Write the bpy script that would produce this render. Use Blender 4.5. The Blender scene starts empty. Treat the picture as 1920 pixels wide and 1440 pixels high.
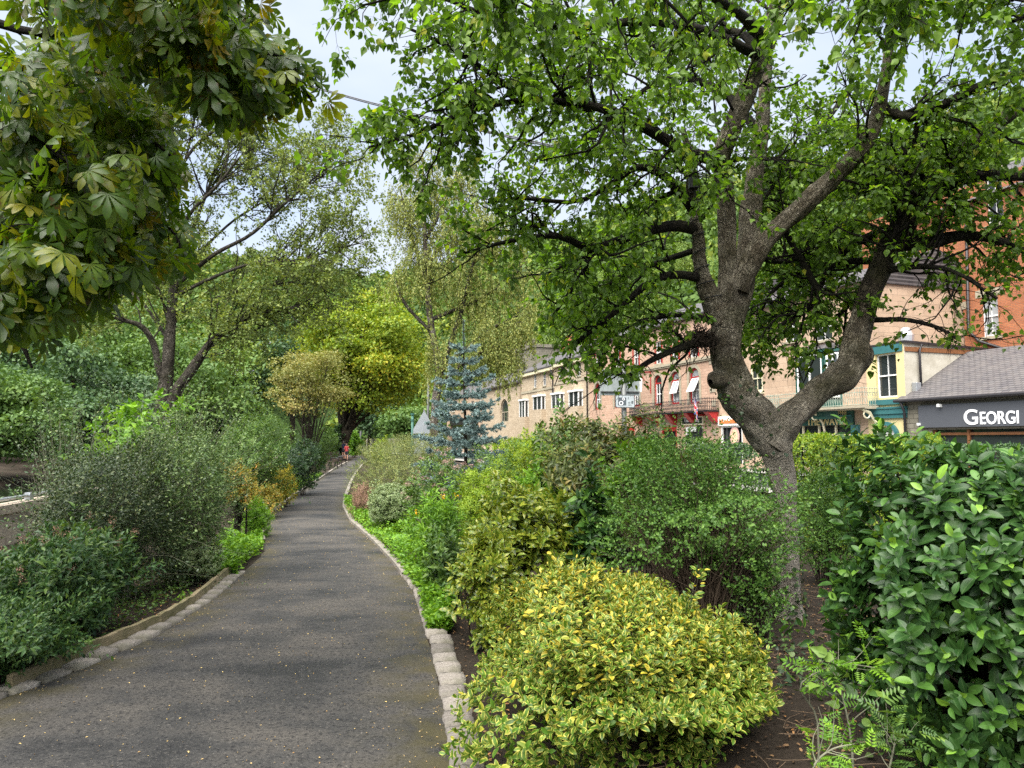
import bpy, math, random
import numpy as np
from mathutils import Vector, Matrix

scene = bpy.context.scene
# ------------------------------------------------------------------ camera
F, CX, CY, CAMH = 1331.0, 960.0, 720.0, 1.7
PHI = math.radians(4.55)
cam_d = bpy.data.cameras.new("camera")
cam = bpy.data.objects.new("camera", cam_d)
scene.collection.objects.link(cam)
cam.location = (0, 0, CAMH)
cam.rotation_euler = (math.pi / 2 + PHI, 0, 0)
cam_d.sensor_width = 36
cam_d.lens = 36 * F / 1920
cam_d.clip_start, cam_d.clip_end = 0.05, 4000
scene.camera = cam
# ------------------------------------------------------------------ light
SUN_EL, SUN_AZ = math.radians(63), math.radians(208)   # azimuth clockwise from +Y
world = bpy.data.worlds.new("World")
scene.world = world
world.use_nodes = True
wn, wl = world.node_tree.nodes, world.node_tree.links
wn.clear()
w_out = wn.new('ShaderNodeOutputWorld')
w_bg = wn.new('ShaderNodeBackground'); w_bg.inputs['Strength'].default_value = 0.1
w_sky = wn.new('ShaderNodeTexSky'); w_sky.sky_type = 'NISHITA'; w_sky.sun_disc = False
w_sky.sun_elevation, w_sky.sun_rotation = SUN_EL, SUN_AZ
w_sky.air_density, w_sky.dust_density, w_sky.ozone_density = 1.0, 1.5, 1.0
w_tc = wn.new('ShaderNodeTexCoord')
w_map = wn.new('ShaderNodeMapping'); w_map.inputs['Scale'].default_value = (1.3, 1.3, 3.2)
w_n = wn.new('ShaderNodeTexNoise'); w_n.inputs['Scale'].default_value = 1.7; w_n.inputs['Detail'].default_value = 6; w_n.inputs['Roughness'].default_value = .5
w_r = wn.new('ShaderNodeValToRGB')
w_r.color_ramp.elements[0].position, w_r.color_ramp.elements[0].color = .33, (.55, .55, .55, 1)
w_r.color_ramp.elements[1].position, w_r.color_ramp.elements[1].color = .62, (1, 1, 1, 1)
w_mix = wn.new('ShaderNodeMix'); w_mix.data_type = 'RGBA'
w_mix.inputs[7].default_value = (2.95, 3.25, 3.7, 1)
wl.new(w_tc.outputs['Generated'], w_map.inputs['Vector']); wl.new(w_map.outputs[0], w_n.inputs['Vector'])
wl.new(w_n.outputs['Fac'], w_r.inputs['Fac']); wl.new(w_r.outputs['Color'], w_mix.inputs[0])
wl.new(w_sky.outputs['Color'], w_mix.inputs[6]); wl.new(w_mix.outputs[2], w_bg.inputs['Color'])
wl.new(w_bg.outputs[0], w_out.inputs['Surface'])
sun_d = bpy.data.lights.new("sun", 'SUN'); sun_d.energy = 4.6; sun_d.angle = math.radians(75); sun_d.color = (1, .96, .9)
sun = bpy.data.objects.new("sun", sun_d); scene.collection.objects.link(sun)
sdir = Vector((math.sin(SUN_AZ) * math.cos(SUN_EL), math.cos(SUN_AZ) * math.cos(SUN_EL), math.sin(SUN_EL)))
sun.rotation_euler = sdir.to_track_quat('Z', 'Y').to_euler()
vs = scene.view_settings
vs.view_transform, vs.look, vs.gamma, vs.exposure = 'Standard', 'None', 1.0, 1.58
cy = scene.cycles
cy.use_denoising = False
cy.max_bounces, cy.diffuse_bounces, cy.glossy_bounces, cy.transmission_bounces, cy.transparent_max_bounces = 6, 4, 2, 4, 4
cy.caustics_reflective = cy.caustics_refractive = False

# ------------------------------------------------------------------ projection helpers
cph, sph = math.cos(PHI), math.sin(PHI)
def ray(px, py):
    a, b = (px - CX) / F, (CY - py) / F
    return np.array([a, cph - b * sph, sph + b * cph])
def at(px, py, Y):
    d = ray(px, py); return d * (Y / d[1]) + np.array([0, 0, CAMH])
def gp(px, py, z=0.0):
    d = ray(px, py); return d * ((z - CAMH) / d[2]) + np.array([0, 0, CAMH])
def proj(P):
    e = P - np.array([0, 0, CAMH]); d = np.maximum(e[:, 1] * cph + e[:, 2] * sph, .01)
    return CX + F * e[:, 0] / d, CY - F * (-e[:, 1] * sph + e[:, 2] * cph) / d
def zat(py, Y): return at(CX, py, Y)[2]
def xat(px, Y, py=826): return at(px, py, Y)[0]
def rad(pxr, Y): return pxr * Y / F

# ------------------------------------------------------------------ object helpers
def link(o, parent=None):
    scene.collection.objects.link(o)
    if parent is not None: o.parent = parent
    return o
def tag(o, label=None, cat=None, group=None, kind=None):
    if label: o['label'] = label
    if cat: o['category'] = cat
    if group: o['group'] = group
    if kind: o['kind'] = kind
    return o
def empty(name, label, cat, loc=(0, 0, 0), rz=0, group=None):
    o = bpy.data.objects.new(name, None); o.empty_display_size = .2
    o.location = tuple(map(float, loc)); o.rotation_euler = (0, 0, rz)
    link(o); return tag(o, label, cat, group)
def copy_tree(src, parent=None):
    c = src.copy(); link(c)
    if parent is not None: c.parent = parent
    for ch in list(src.children): copy_tree(ch, c)
    return c

def np_mesh(name, V, face_groups, attrs=None, smooth=False):
    """V (n,3); face_groups: list of int arrays (m,k)"""
    me = bpy.data.meshes.new(name)
    V = np.ascontiguousarray(V, dtype=np.float32)
    me.vertices.add(len(V)); me.vertices.foreach_set('co', V.ravel())
    face_groups = [np.asarray(f, dtype=np.int32) for f in face_groups if len(f)]
    loops = np.concatenate([f.ravel() for f in face_groups])
    sizes = np.concatenate([np.full(len(f), f.shape[1], dtype=np.int32) for f in face_groups])
    starts = np.concatenate([[0], np.cumsum(sizes)[:-1]]).astype(np.int32)
    me.loops.add(len(loops)); me.loops.foreach_set('vertex_index', loops)
    me.polygons.add(len(sizes)); me.polygons.foreach_set('loop_start', starts); me.polygons.foreach_set('loop_total', sizes)
    if smooth: me.polygons.foreach_set('use_smooth', np.ones(len(sizes), dtype=bool))
    for k, a in (attrs or {}).items():
        at_ = me.attributes.new(k, 'FLOAT_VECTOR', 'POINT')
        at_.data.foreach_set('vector', np.ascontiguousarray(a, dtype=np.float32).ravel())
    me.update(calc_edges=True)
    return me
def mesh_obj(name, me, mat, parent=None):
    o = bpy.data.objects.new(name, me)
    if mat is not None: me.materials.append(mat)
    return link(o, parent)

class MB:
    """collects polygons in local coordinates"""
    def __init__(s): s.v, s.f, s.m = [], [], []
    def face(s, pts, m=0):
        n = len(s.v); s.v += [tuple(map(float, p)) for p in pts]; s.f.append(tuple(range(n, n + len(pts)))); s.m.append(m)
    def box(s, x0, x1, y0, y1, z0, z1, m=0):
        x0, x1 = min(x0, x1), max(x0, x1); y0, y1 = min(y0, y1), max(y0, y1); z0, z1 = min(z0, z1), max(z0, z1)
        p = [(x0, y0, z0), (x1, y0, z0), (x1, y1, z0), (x0, y1, z0), (x0, y0, z1), (x1, y0, z1), (x1, y1, z1), (x0, y1, z1)]
        n = len(s.v); s.v += [tuple(map(float, q)) for q in p]
        for f in ((0, 3, 2, 1), (4, 5, 6, 7), (0, 1, 5, 4), (1, 2, 6, 5), (2, 3, 7, 6), (3, 0, 4, 7)):
            s.f.append(tuple(n + i for i in f)); s.m.append(m)
        return s
    def prism(s, poly, ax, a0, a1, m=0):
        """extrude 2-D polygon (list of (p,q)) along axis ax ('x','y','z')"""
        def P(p, q, a): return {'x': (a, p, q), 'y': (p, a, q), 'z': (p, q, a)}[ax]
        n = len(poly)
        s.face([P(p, q, a0) for p, q in poly], m); s.face([P(p, q, a1) for p, q in poly][::-1], m)
        for i in range(n):
            j = (i + 1) % n
            s.face([P(*poly[i], a0), P(*poly[i], a1), P(*poly[j], a1), P(*poly[j], a0)], m)
        return s
    def tube(s, pts, r, k=8, m=0, cap=True):
        pts = [np.array(p, float) for p in pts]
        if not hasattr(r, '__len__'): r = [r] * len(pts)
        n0 = len(s.v)
        for i, p in enumerate(pts):
            t = pts[min(i + 1, len(pts) - 1)] - pts[max(i - 1, 0)]; t /= np.linalg.norm(t) + 1e-9
            a = np.cross(t, (0, 0, 1)) if abs(t[2]) < .9 else np.cross(t, (1, 0, 0)); a /= np.linalg.norm(a); b = np.cross(t, a)
            for j in range(k):
                w = 2 * math.pi * j / k
                s.v.append(tuple(p + r[i] * (a * math.cos(w) + b * math.sin(w))))
        for i in range(len(pts) - 1):
            for j in range(k):
                j2 = (j + 1) % k
                s.f.append((n0 + i * k + j, n0 + i * k + j2, n0 + (i + 1) * k + j2, n0 + (i + 1) * k + j)); s.m.append(m)
        if cap:
            s.f.append(tuple(n0 + j for j in range(k))[::-1]); s.m.append(m)
            e = n0 + (len(pts) - 1) * k; s.f.append(tuple(e + j for j in range(k))); s.m.append(m)
        return s
    def build(s, name, mats, parent=None, smooth=False, bevel=0):
        me = bpy.data.meshes.new(name)
        me.from_pydata(s.v, [], s.f)
        mats = mats if isinstance(mats, (list, tuple)) else [mats]
        for m in mats: me.materials.append(m)
        me.polygons.foreach_set('material_index', s.m)
        if smooth: me.polygons.foreach_set('use_smooth', [True] * len(s.f))
        me.update()
        o = bpy.data.objects.new(name, me); link(o, parent)
        if bevel:
            b = o.modifiers.new('bevel', 'BEVEL'); b.width = bevel; b.segments = 2; b.limit_method = 'ANGLE'
        return o

# ------------------------------------------------------------------ materials
class N:
    """tiny node-graph helper"""
    def __init__(s, name):
        s.mat = bpy.data.materials.new(name); s.mat.use_nodes = True
        s.t = s.mat.node_tree; s.t.nodes.clear(); s.out = s.t.nodes.new('ShaderNodeOutputMaterial')
    def n(s, typ, **kw):
        nd = s.t.nodes.new(typ)
        for k, v in kw.items():
            if k.startswith('i_'):
                key = k[2:]; key = int(key) if key.isdigit() else key.replace('_', ' ')
                s.set(nd.inputs[key], v)
            else: setattr(nd, k, v)
        return nd
    def set(s, inp, v):
        if hasattr(v, 'is_output'): s.t.links.new(v, inp)
        elif isinstance(v, (tuple, list)) and len(v) == 3 and inp.type == 'RGBA': inp.default_value = (*v, 1)
        else: inp.default_value = v
    def noise(s, vec, scale, detail=4, rough=.55, dist=0):
        return s.n('ShaderNodeTexNoise', i_Vector=vec, i_Scale=scale, i_Detail=detail, i_Roughness=rough, i_Distortion=dist).outputs['Fac']
    def ramp(s, fac, stops):
        r = s.n('ShaderNodeValToRGB', i_Fac=fac); cr = r.color_ramp
        while len(cr.elements) < len(stops): cr.elements.new(.5)
        for e, (p, c) in zip(cr.elements, stops):
            e.position = p; e.color = (*c, 1) if hasattr(c, '__len__') else (c, c, c, 1)
        return r.outputs['Color']
    def mix(s, f, a, b, mode='MIX'):
        m = s.n('ShaderNodeMix', data_type='RGBA', blend_type=mode)
        s.set(m.inputs[0], f); s.set(m.inputs[6], a); s.set(m.inputs[7], b); return m.outputs[2]
    def math(s, op, a, b=0.0, c=None):
        m = s.n('ShaderNodeMath', operation=op); s.set(m.inputs[0], a); s.set(m.inputs[1], b)
        if c is not None: s.set(m.inputs[2], c)
        return m.outputs[0]
    def obj(s): return s.n('ShaderNodeTexCoord').outputs['Object']
    def attr(s, name): return s.n('ShaderNodeAttribute', attribute_name=name).outputs['Vector']
    def sep(s, v):
        x = s.n('ShaderNodeSeparateXYZ', i_0=v); return x.outputs
    def vmul(s, v, m):
        x = s.n('ShaderNodeVectorMath', operation='MULTIPLY'); s.set(x.inputs[0], v); x.inputs[1].default_value = m; return x.outputs[0]
    def bump(s, h, strength=.3, dist=.02):
        return s.n('ShaderNodeBump', i_Height=h, i_Strength=strength, i_Distance=dist).outputs[0]
    def pbr(s, col, rough=.8, bump=None, spec=.4, metal=0.0):
        p = s.n('ShaderNodeBsdfPrincipled'); s.set(p.inputs['Base Color'], col); s.set(p.inputs['Roughness'], rough)
        p.inputs['Specular IOR Level'].default_value = spec; p.inputs['Metallic'].default_value = metal
        if bump is not None: s.set(p.inputs['Normal'], bump)
        s.bs = p.outputs[0]; s.t.links.new(s.bs, s.out.inputs['Surface']); return s
def plain(name, col, rough=.6, spec=.4, metal=0.0, var=.15, scale=6.0):
    g = N(name); f = g.noise(g.obj(), scale, 5)
    c2 = tuple(x * (1 - var) for x in col)
    c1 = tuple(min(1, x * (1 + var)) for x in col)
    return g.pbr(g.ramp(f, [(.3, c2), (.7, c1)]), rough, spec=spec, metal=metal).mat
def leaf_mat(name, stops, rough=.45, trans=.3, margin=None, spots=None, vein=None, spec=.35, tcol=(1.25, 1.2, .55), gain=1.3):
    """stops: colour ramp over the leaf's own random number; margin=(colour, from, to, amount)"""
    g = N(name); x, y, z = g.sep(g.attr('leaf'))[0:3]
    wm = (1, 1, 1) if tcol == (1, 1, 1) else (1.14, 1.02, .78)
    col = g.ramp(z, [(p, tuple(min(.8, q * gain * k) for q, k in zip(c, wm))) for p, c in stops])
    if margin:
        mc, a, b, amt = margin
        e = g.n('ShaderNodeMapRange', i_Value=g.math('ADD', x, g.math('MULTIPLY', g.math('SUBTRACT', g.noise(g.obj(), 70, 2), .5), .5)), i_From_Min=a, i_From_Max=b).outputs[0]
        col = g.mix(g.math('MULTIPLY', g.math('MULTIPLY', e, amt), g.ramp(z, [(.10, 0), (.17, 1)])), col, mc)
    if spots:
        sc, thr, colr, scale = spots
        f = g.n('ShaderNodeMapRange', i_Value=g.noise(g.obj(), scale, 3, .6), i_From_Min=thr, i_From_Max=thr + .07).outputs[0]
        col = g.mix(g.math('MULTIPLY', f, sc), col, colr)
    if vein:
        f = g.n('ShaderNodeMapRange', i_Value=x, i_From_Min=.16, i_From_Max=.02).outputs[0]
        col = g.mix(g.math('MULTIPLY', f, vein[0]), col, vein[1])
    wv = g.noise(g.obj(), 23, 3, .6); col = g.mix(1.0, col, g.ramp(wv, [(.3, .72), (.7, 1.22)]), 'MULTIPLY')
    g.pbr(col, g.math('ADD', g.math('MULTIPLY', wv, .3), rough - .12), spec=spec)
    tr = g.n('ShaderNodeBsdfTranslucent', i_Color=g.mix(1.0, col, tcol, 'MULTIPLY'))
    ms = g.n('ShaderNodeMixShader', i_0=trans); g.t.links.new(g.bs, ms.inputs[1]); g.t.links.new(tr.outputs[0], ms.inputs[2])
    g.t.links.new(ms.outputs[0], g.out.inputs['Surface']); return g.mat

# ------------------------------------------------------------------ numpy foliage kit
def unit(v): return v / (np.linalg.norm(v, axis=-1, keepdims=True) + 1e-9)
def smooth_line(pts, K):
    """Catmull-Rom resample of (m,d) control points to K points"""
    P = np.asarray(pts, float); P = np.vstack([2 * P[0] - P[1], P, 2 * P[-1] - P[-2]])
    seg = len(P) - 3; out = []
    for u in np.linspace(0, seg - 1e-6, K):
        i = int(u); t = u - i; a, b, c, d = P[i:i + 4]
        out.append(.5 * (2 * b + (c - a) * t + (2 * a - 5 * b + 4 * c - d) * t * t + (3 * b - a - 3 * c + d) * t ** 3))
    return np.array(out)
def sample(P, idx, t):
    K = P.shape[1]; f = np.clip(t * (K - 1), 0, K - 1.001); i = f.astype(int); w = (f - i)[:, None]
    a, b = P[idx, i], P[idx, i + 1]
    return a * (1 - w) + b * w, unit(b - a)
def grow(P, R, n, L, ang=(35, 65), up=.15, jit=.15, K=6, rmax=1.0, t0=.2, t1=1.0, rng=None, shrink=.4, end=.3, rk=.6):
    """children polylines growing off parent polylines P (N,K,3), R (N,K)"""
    seg = np.linalg.norm(P[:, 1:] - P[:, :-1], axis=2).sum(1); idx = rng.choice(len(P), n, p=seg / seg.sum())
    t = rng.uniform(t0, t1, n); pos, tan = sample(P, idx, t)
    r0 = sample(np.repeat(R[:, :, None], 3, 2), idx, t)[0][:, 0] * rk; r0 = np.minimum(r0, rmax)
    e = rng.normal(size=(n, 3)); e = unit(e - (e * tan).sum(1, keepdims=True) * tan)
    a = np.radians(rng.uniform(*ang, n))[:, None]; d = tan * np.cos(a) + e * np.sin(a)
    ln = L * rng.uniform(.55, 1.25, n) * (1 - shrink * t)
    C = np.zeros((n, K, 3)); C[:, 0] = pos
    for k in range(1, K):
        d = unit(d + np.array([0, 0, up]) + rng.normal(size=(n, 3)) * jit); C[:, k] = C[:, k - 1] + d * (ln / (K - 1))[:, None]
    Rc = r0[:, None] * np.linspace(1, end, K)[None]
    return C, Rc
def tubes_mesh(name, groups, seed=0, knob=0.0):
    """groups: list of (P (N,K,3), R (N,K), sides)"""
    Vs, Fs, As, off = [], [], [], 0
    rng = np.random.default_rng(seed)
    for P, R, S in groups:
        n, K = P.shape[:2]
        T = np.zeros_like(P); T[:, 1:-1] = P[:, 2:] - P[:, :-2]; T[:, 0] = P[:, 1] - P[:, 0]; T[:, -1] = P[:, -1] - P[:, -2]; T = unit(T)
        ref = np.where(np.abs(T[:, :1, 2:3]) > .8, np.array([1., 0, 0]), np.array([0, 0, 1.])); ref = np.repeat(ref, K, 1)
        A = unit(np.cross(T, ref)); B = np.cross(T, A)
        w = np.linspace(0, 2 * np.pi, S, endpoint=False)
        ring = A[:, :, None] * np.cos(w)[None, None, :, None] + B[:, :, None] * np.sin(w)[None, None, :, None]
        ln = np.concatenate([np.zeros((n, 1)), np.cumsum(np.linalg.norm(P[:, 1:] - P[:, :-1], axis=2), 1)], 1)
        rr = R[:, :, None] * np.ones(S)
        if knob:
            ph = rng.uniform(0, 6.28, (n, 1, 1, 3)); s1 = ln[:, :, None] / (R.mean(1)[:, None, None] * 2 + 1e-6)
            rr = rr * (1 + knob * (np.sin(s1 * 1.3 + ph[..., 0]) * np.cos(w * 2 + ph[..., 1]) + .6 * np.sin(s1 * 2.7 + ph[..., 2] + w * 3)))
            if S > 20:
                for q in range(26):
                    fa, fl_ = rng.integers(1, 9), rng.uniform(2, 16); rr = rr * (1 + knob * 1.1 / (1 + .22 * fa + .07 * fl_) * np.sin(w * fa + ln[:, :, None] * fl_ + rng.uniform(0, 6.28)) * np.sin(ln[:, :, None] * rng.uniform(1, 7) + rng.uniform(0, 6.28)))
        V = P[:, :, None] + ring * rr[..., None]
        base = off + np.arange(n)[:, None, None] * (K * S) + np.arange(K - 1)[None, :, None] * S
        j = np.arange(S)[None, None, :]; j2 = (j + 1) % S
        Fc = np.stack([base + j, base + j2, base + S + j2, base + S + j], -1).reshape(-1, 4)
        at_ = np.stack([np.broadcast_to(w / (2 * np.pi), (n, K, S)), np.broadcast_to(ln[:, :, None], (n, K, S)), rr], -1)
        Vs.append(V.reshape(-1, 3)); Fs.append(Fc); As.append(at_.reshape(-1, 3)); off += n * K * S
    return np_mesh(name, np.concatenate(Vs), [np.concatenate(Fs)], {'tub': np.concatenate(As)}, smooth=True)

def T_(v, tri=(), quad=(), ac=None): return dict(v=np.array(v, float), tri=np.array(tri, int).reshape(-1, 3), quad=np.array(quad, int).reshape(-1, 4))
LEAF = {
 'quad': T_([(0, 0, 0), (-.5, .45, .1), (0, 1, -.06), (.5, .45, .1)], tri=[(0, 2, 1), (0, 3, 2)]),
 'oval': T_([(0, 0, 0), (0, .35, .0), (0, .7, 0), (0, 1, -.1), (-.42, .27, .09), (-.45, .62, .08), (.42, .27, .09), (.45, .62, .08)],
            tri=[(0, 1, 4), (0, 6, 1), (2, 3, 5), (2, 7, 3)], quad=[(1, 2, 5, 4), (1, 6, 7, 2)]),
 'ovate': T_([(0, 0, 0), (0, .3, .01), (0, .62, .0), (0, .86, -.05), (0, 1, -.12), (-.3, .14, .07), (-.47, .40, .09), (-.40, .68, .05), (-.2, .89, -.03), (.3, .14, .07), (.47, .40, .09), (.40, .68, .05), (.2, .89, -.03)],
            tri=[(0, 1, 5), (0, 9, 1), (8, 3, 4), (3, 12, 4), (7, 3, 8), (3, 11, 12)], quad=[(5, 1, 2, 6), (6, 2, 3, 7), (1, 9, 10, 2), (2, 10, 11, 3)] ),
 'lance': T_([(0, 0, 0), (0, .4, .03), (0, .75, -.02), (0, 1, -.16), (-.5, .35, .1), (-.36, .7, .02), (.5, .35, .1), (.36, .7, .02)],
            tri=[(0, 1, 4), (0, 6, 1), (2, 3, 5), (2, 7, 3)], quad=[(1, 2, 5, 4), (1, 6, 7, 2)]),
 'birch': T_([(0, 0, 0), (0, .4, 0), (0, 1, -.12), (-.36, .12, .05), (-.48, .38, .08), (-.2, .75, .02), (.36, .12, .05), (.48, .38, .08), (.2, .75, .02)],
            tri=[(0, 1, 3), (3, 1, 4), (0, 6, 1), (6, 7, 1), (5, 1, 2), (1, 8, 2)] + [(4, 1, 5), (1, 7, 8)]),
 'needle': T_([(-.5, 0, 0), (.5, 0, 0), (0, 1, 0)], tri=[(0, 1, 2)]),
}
def _palm(k=7, spread=105):
    V, tri, quad = [], [], []
    for i in range(k):
        a = math.radians((i / (k - 1) * 2 - 1) * spread); s = 1 - .42 * abs(i / (k - 1) * 2 - 1) ** 1.3
        c, sn = math.cos(a), math.sin(a); n = len(V)
        for (x, y, z) in [(0, 0, 0), (0, .55, .05), (0, .93, -.06), (0, 1, -.10), (-.06, .32, .03), (-.165, .70, .05), (-.10, .91, -.03), (.06, .32, .03), (.165, .70, .05), (.10, .91, -.03)]:
            V.append(((x * c + y * sn) * s, (-x * sn + y * c) * s, z * s - .16 * abs(math.sin(a)) * y * y - .05 * y))
        tri += [(n, n + 1, n + 4), (n + 4, n + 1, n + 5), (n + 5, n + 1, n + 2), (n + 5, n + 2, n + 6), (n + 6, n + 2, n + 3), (n, n + 7, n + 1), (n + 7, n + 8, n + 1), (n + 8, n + 2, n + 1), (n + 8, n + 9, n + 2), (n + 9, n + 3, n + 2)]
    return T_(V, tri=tri), np.tile([0, 0, 0, .3, .6, 1, .8, .6, 1, .8], k)
LEAF['palm'], PALM_X = _palm()
def _pinnate(k=5):
    V, tri = [], []
    for i in range(k):
        for sx in (-1, 1):
            y = .12 + i * .19; n = len(V)
            V += [(0, y, 0), (sx * .2, y + .0, .03), (sx * .5 * (1 - .08 * i), y + .16, -.04), (sx * .26, y + .16, .03)]; tri += [(n, n + 1, n + 2), (n, n + 2, n + 3)]
    n = len(V); V += [(0, .9, 0), (-.12, 1.0, .02), (0, 1.22, -.05), (.12, 1.0, .02)]; tri += [(n, n + 2, n + 1), (n, n + 3, n + 2)]
    return T_(V, tri=tri)
LEAF['pinnate'] = _pinnate()
def leaves_mesh(name, sets, rng):
    """sets: list of (kind, P, axis, normal, length (n,), width ratio, rnd (n,) or None)"""
    Vs, tris, quads, As, off = [], [], [], [], 0
    for kind, P, A, Nn, Ln, wr, rnd in sets:
        n = len(P)
        if n == 0: continue
        t = LEAF[kind]; A = unit(A); X = unit(np.cross(A, Nn)); Z = np.cross(X, A)
        Ln = np.broadcast_to(np.asarray(Ln, float), (n,)); tv = t['v']; k = len(tv)
        V = P[:, None] + Ln[:, None, None] * (tv[None, :, 0:1] * wr * X[:, None] + tv[None, :, 1:2] * A[:, None] + tv[None, :, 2:3] * Z[:, None])
        if rnd is None: rnd = rng.random(n)
        ax = PALM_X if kind == 'palm' else np.minimum(1, np.abs(tv[:, 0]) / .45)
        at_ = np.stack([np.broadcast_to(ax, (n, k)), np.broadcast_to(tv[:, 1], (n, k)), np.broadcast_to(rnd[:, None], (n, k))], -1)
        b = off + np.arange(n)[:, None, None] * k
        if len(t['tri']): tris.append((b + t['tri'][None]).reshape(-1, 3))
        if len(t['quad']): quads.append((b + t['quad'][None]).reshape(-1, 4))
        Vs.append(V.reshape(-1, 3)); As.append(at_.reshape(-1, 3)); off += n * k
    fg = ([np.concatenate(tris)] if tris else []) + ([np.concatenate(quads)] if quads else [])
    return np_mesh(name, np.concatenate(Vs), fg, {'leaf': np.concatenate(As)})
def twig_leaves(P, per, ln, rng, droop=.3, out=.8, up=.8, t0=.15, off=.02, var=.35):
    """leaf placement on twigs P (N,K,3): position, axis, normal, length"""
    n = len(P) * per; idx = np.repeat(np.arange(len(P)), per); t = rng.uniform(t0, 1, n)
    pos, tan = sample(P, idx, t); e = rng.normal(size=(n, 3)); e = unit(e - (e * tan).sum(1, keepdims=True) * tan)
    A = unit(tan * .45 + e * out + np.array([0, 0, -droop])); Nn = unit(np.array([0, 0, up]) + rng.normal(size=(n, 3)) * .55)
    return pos + e * off, A, Nn, ln * rng.uniform(1 - var, 1 + var, n)
def shoots(tips, dirs, L, per, ln, rng, axial=.55, var=.3, ang=2.4):
    """rosette-like leafy shoots ending at tips"""
    n = len(tips); D = unit(dirs); a = unit(np.cross(D, rng.normal(size=(n, 3)))); b = np.cross(D, a)
    Ps, As, Ns, Ls, Sh = [], [], [], [], []
    ph = rng.uniform(0, 6.28, n)
    for j in range(per):
        u = j / max(1, per - 1); w = ph + j * ang; R = a * np.cos(w)[:, None] + b * np.sin(w)[:, None]
        Ps.append(tips - D * (L * u)[:, None] if hasattr(L, '__len__') else tips - D * (L * u)); ax = unit(D * (axial * (1.25 - u)) + R * (.35 + .65 * u) + rng.normal(size=(n, 3)) * .18)
        As.append(ax); Ns.append(unit(D - (D * ax).sum(1, keepdims=True) * ax + rng.normal(size=(n, 3)) * .15))
        Ls.append(ln * (.55 + .45 * min(1, u * 2.2 + .15)) * rng.uniform(1 - var, 1 + var, n)); Sh.append(np.full(n, u))
    return np.concatenate(Ps), np.concatenate(As), np.concatenate(Ns), np.concatenate(Ls), np.concatenate(Sh)
def lumpy(d, rng, amp=.16, k=9, freq=3.2):
    f = rng.normal(size=(k, 3)) * freq; ph = rng.uniform(0, 6.28, k)
    return 1 + amp * np.sin(d @ f.T + ph).sum(1) / math.sqrt(k) * 1.3
# ================================================================== SETTING
WALL_PTS = [(-6.0, -30), (-6.2, 0), (-7.2, 6), (-8.3, 12), (-10.5, 22), (-13.2, 36), (-17.5, 62), (-26, 110), (-60, 300), (-150, 900)]
def wall_x(Y): return float(np.interp(Y, [p[1] for p in WALL_PTS], [p[0] for p in WALL_PTS]))

g = N('soil'); o = g.obj(); f = g.noise(o, .9, 6); f2 = g.noise(o, 34, 4, .7)
M_SOIL = g.pbr(g.mix(g.ramp(f2, [(.35, .25), (.65, 1)]), g.ramp(f, [(.35, (.014, .011, .008)), (.65, (.032, .024, .018))]), g.ramp(f, [(.3, (.036, .028, .02)), (.7, (.07, .054, .04))])), .95,
               g.bump(g.noise(o, 26, 6, .7), .9, .05), spec=.15).mat
def strip_mesh(name, ys, offs, fx, mat, kind='structure', parent=None):
    """sheet swept along the river wall: offs = [(dx, z)]"""
    V = [[fx(y) + dx, y, z] for y in ys for dx, z in offs]; k = len(offs); n = len(ys)
    Fc = [(i * k + j, i * k + j + 1, (i + 1) * k + j + 1, (i + 1) * k + j) for i in range(n - 1) for j in range(k - 1)]
    return tag(mesh_obj(name, np_mesh(name, np.array(V), [np.array(Fc)]), mat, parent), kind=kind)
YS = [-30, -10, 0, 3, 6, 9, 12, 16, 22, 29, 36, 48, 62, 85, 110, 180, 300, 600, 1500]
strip_mesh('ground', YS, [(-1400, 1.0), (-60, 1.2), (-18, -.2), (-13.4, -.5), (-12.2, -2.6), (-.25, -2.6), (-.2, -.02), (0, 0), (12, 0), (60, 0), (1400, 0)], wall_x, M_SOIL)
g = N('river_water'); o = g.obj()
M_WATER = g.pbr((.012, .016, .011), .06, g.bump(g.noise(g.vmul(o, (1, .35, 1)), 3.5, 4), .12, .05), spec=.5).mat
strip_mesh('river', YS[:-1], [(-13.3, -.7), (-.23, -.7)], wall_x, M_WATER)

# ---- path
LE = [gp(*p) for p in [(0, 1318), (150, 1262), (300, 1195), (400, 1130), (465, 1072), (500, 1035), (497, 1005), (493, 985), (517, 962), (560, 926), (603, 897), (634, 876), (655, 865), (676, 855)]]
RE = [gp(*p) for p in [(835, 1440), (822, 1330), (800, 1210), (770, 1110), (738, 1062), (692, 1012), (655, 980), (641, 952), (645, 930), (655, 905), (664, 888), (678, 872), (690, 861)]]
LEx = lambda Y: float(np.interp(Y, [-3, 2] + [p[1] for p in LE] + [200], [-4.3, -3.5] + [p[0] for p in LE] + [-52]))
REx = lambda Y: float(np.interp(Y, [-3] + [p[1] for p in RE] + [200], [.25] + [p[0] for p in RE] + [-49]))
g = N('asphalt'); o = g.obj(); e = g.sep(g.attr('edge'))[0]
fine = g.noise(o, 62, 3, .85); mid = g.noise(o, 44, 3, .75); blot = g.noise(g.vmul(o, (1, 1.5, 1)), .9, 6, .62)
c = g.ramp(blot, [(.38, (.019, .0185, .0185)), (.48, (.044, .042, .039)), (.60, (.074, .067, .058))])
c = g.mix(g.ramp(fine, [(.58, 0), (.70, .75)]), c, (.21, .19, .165)); c = g.mix(g.ramp(mid, [(.36, .9), (.50, 0)]), c, (.008, .008, .009))
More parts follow.
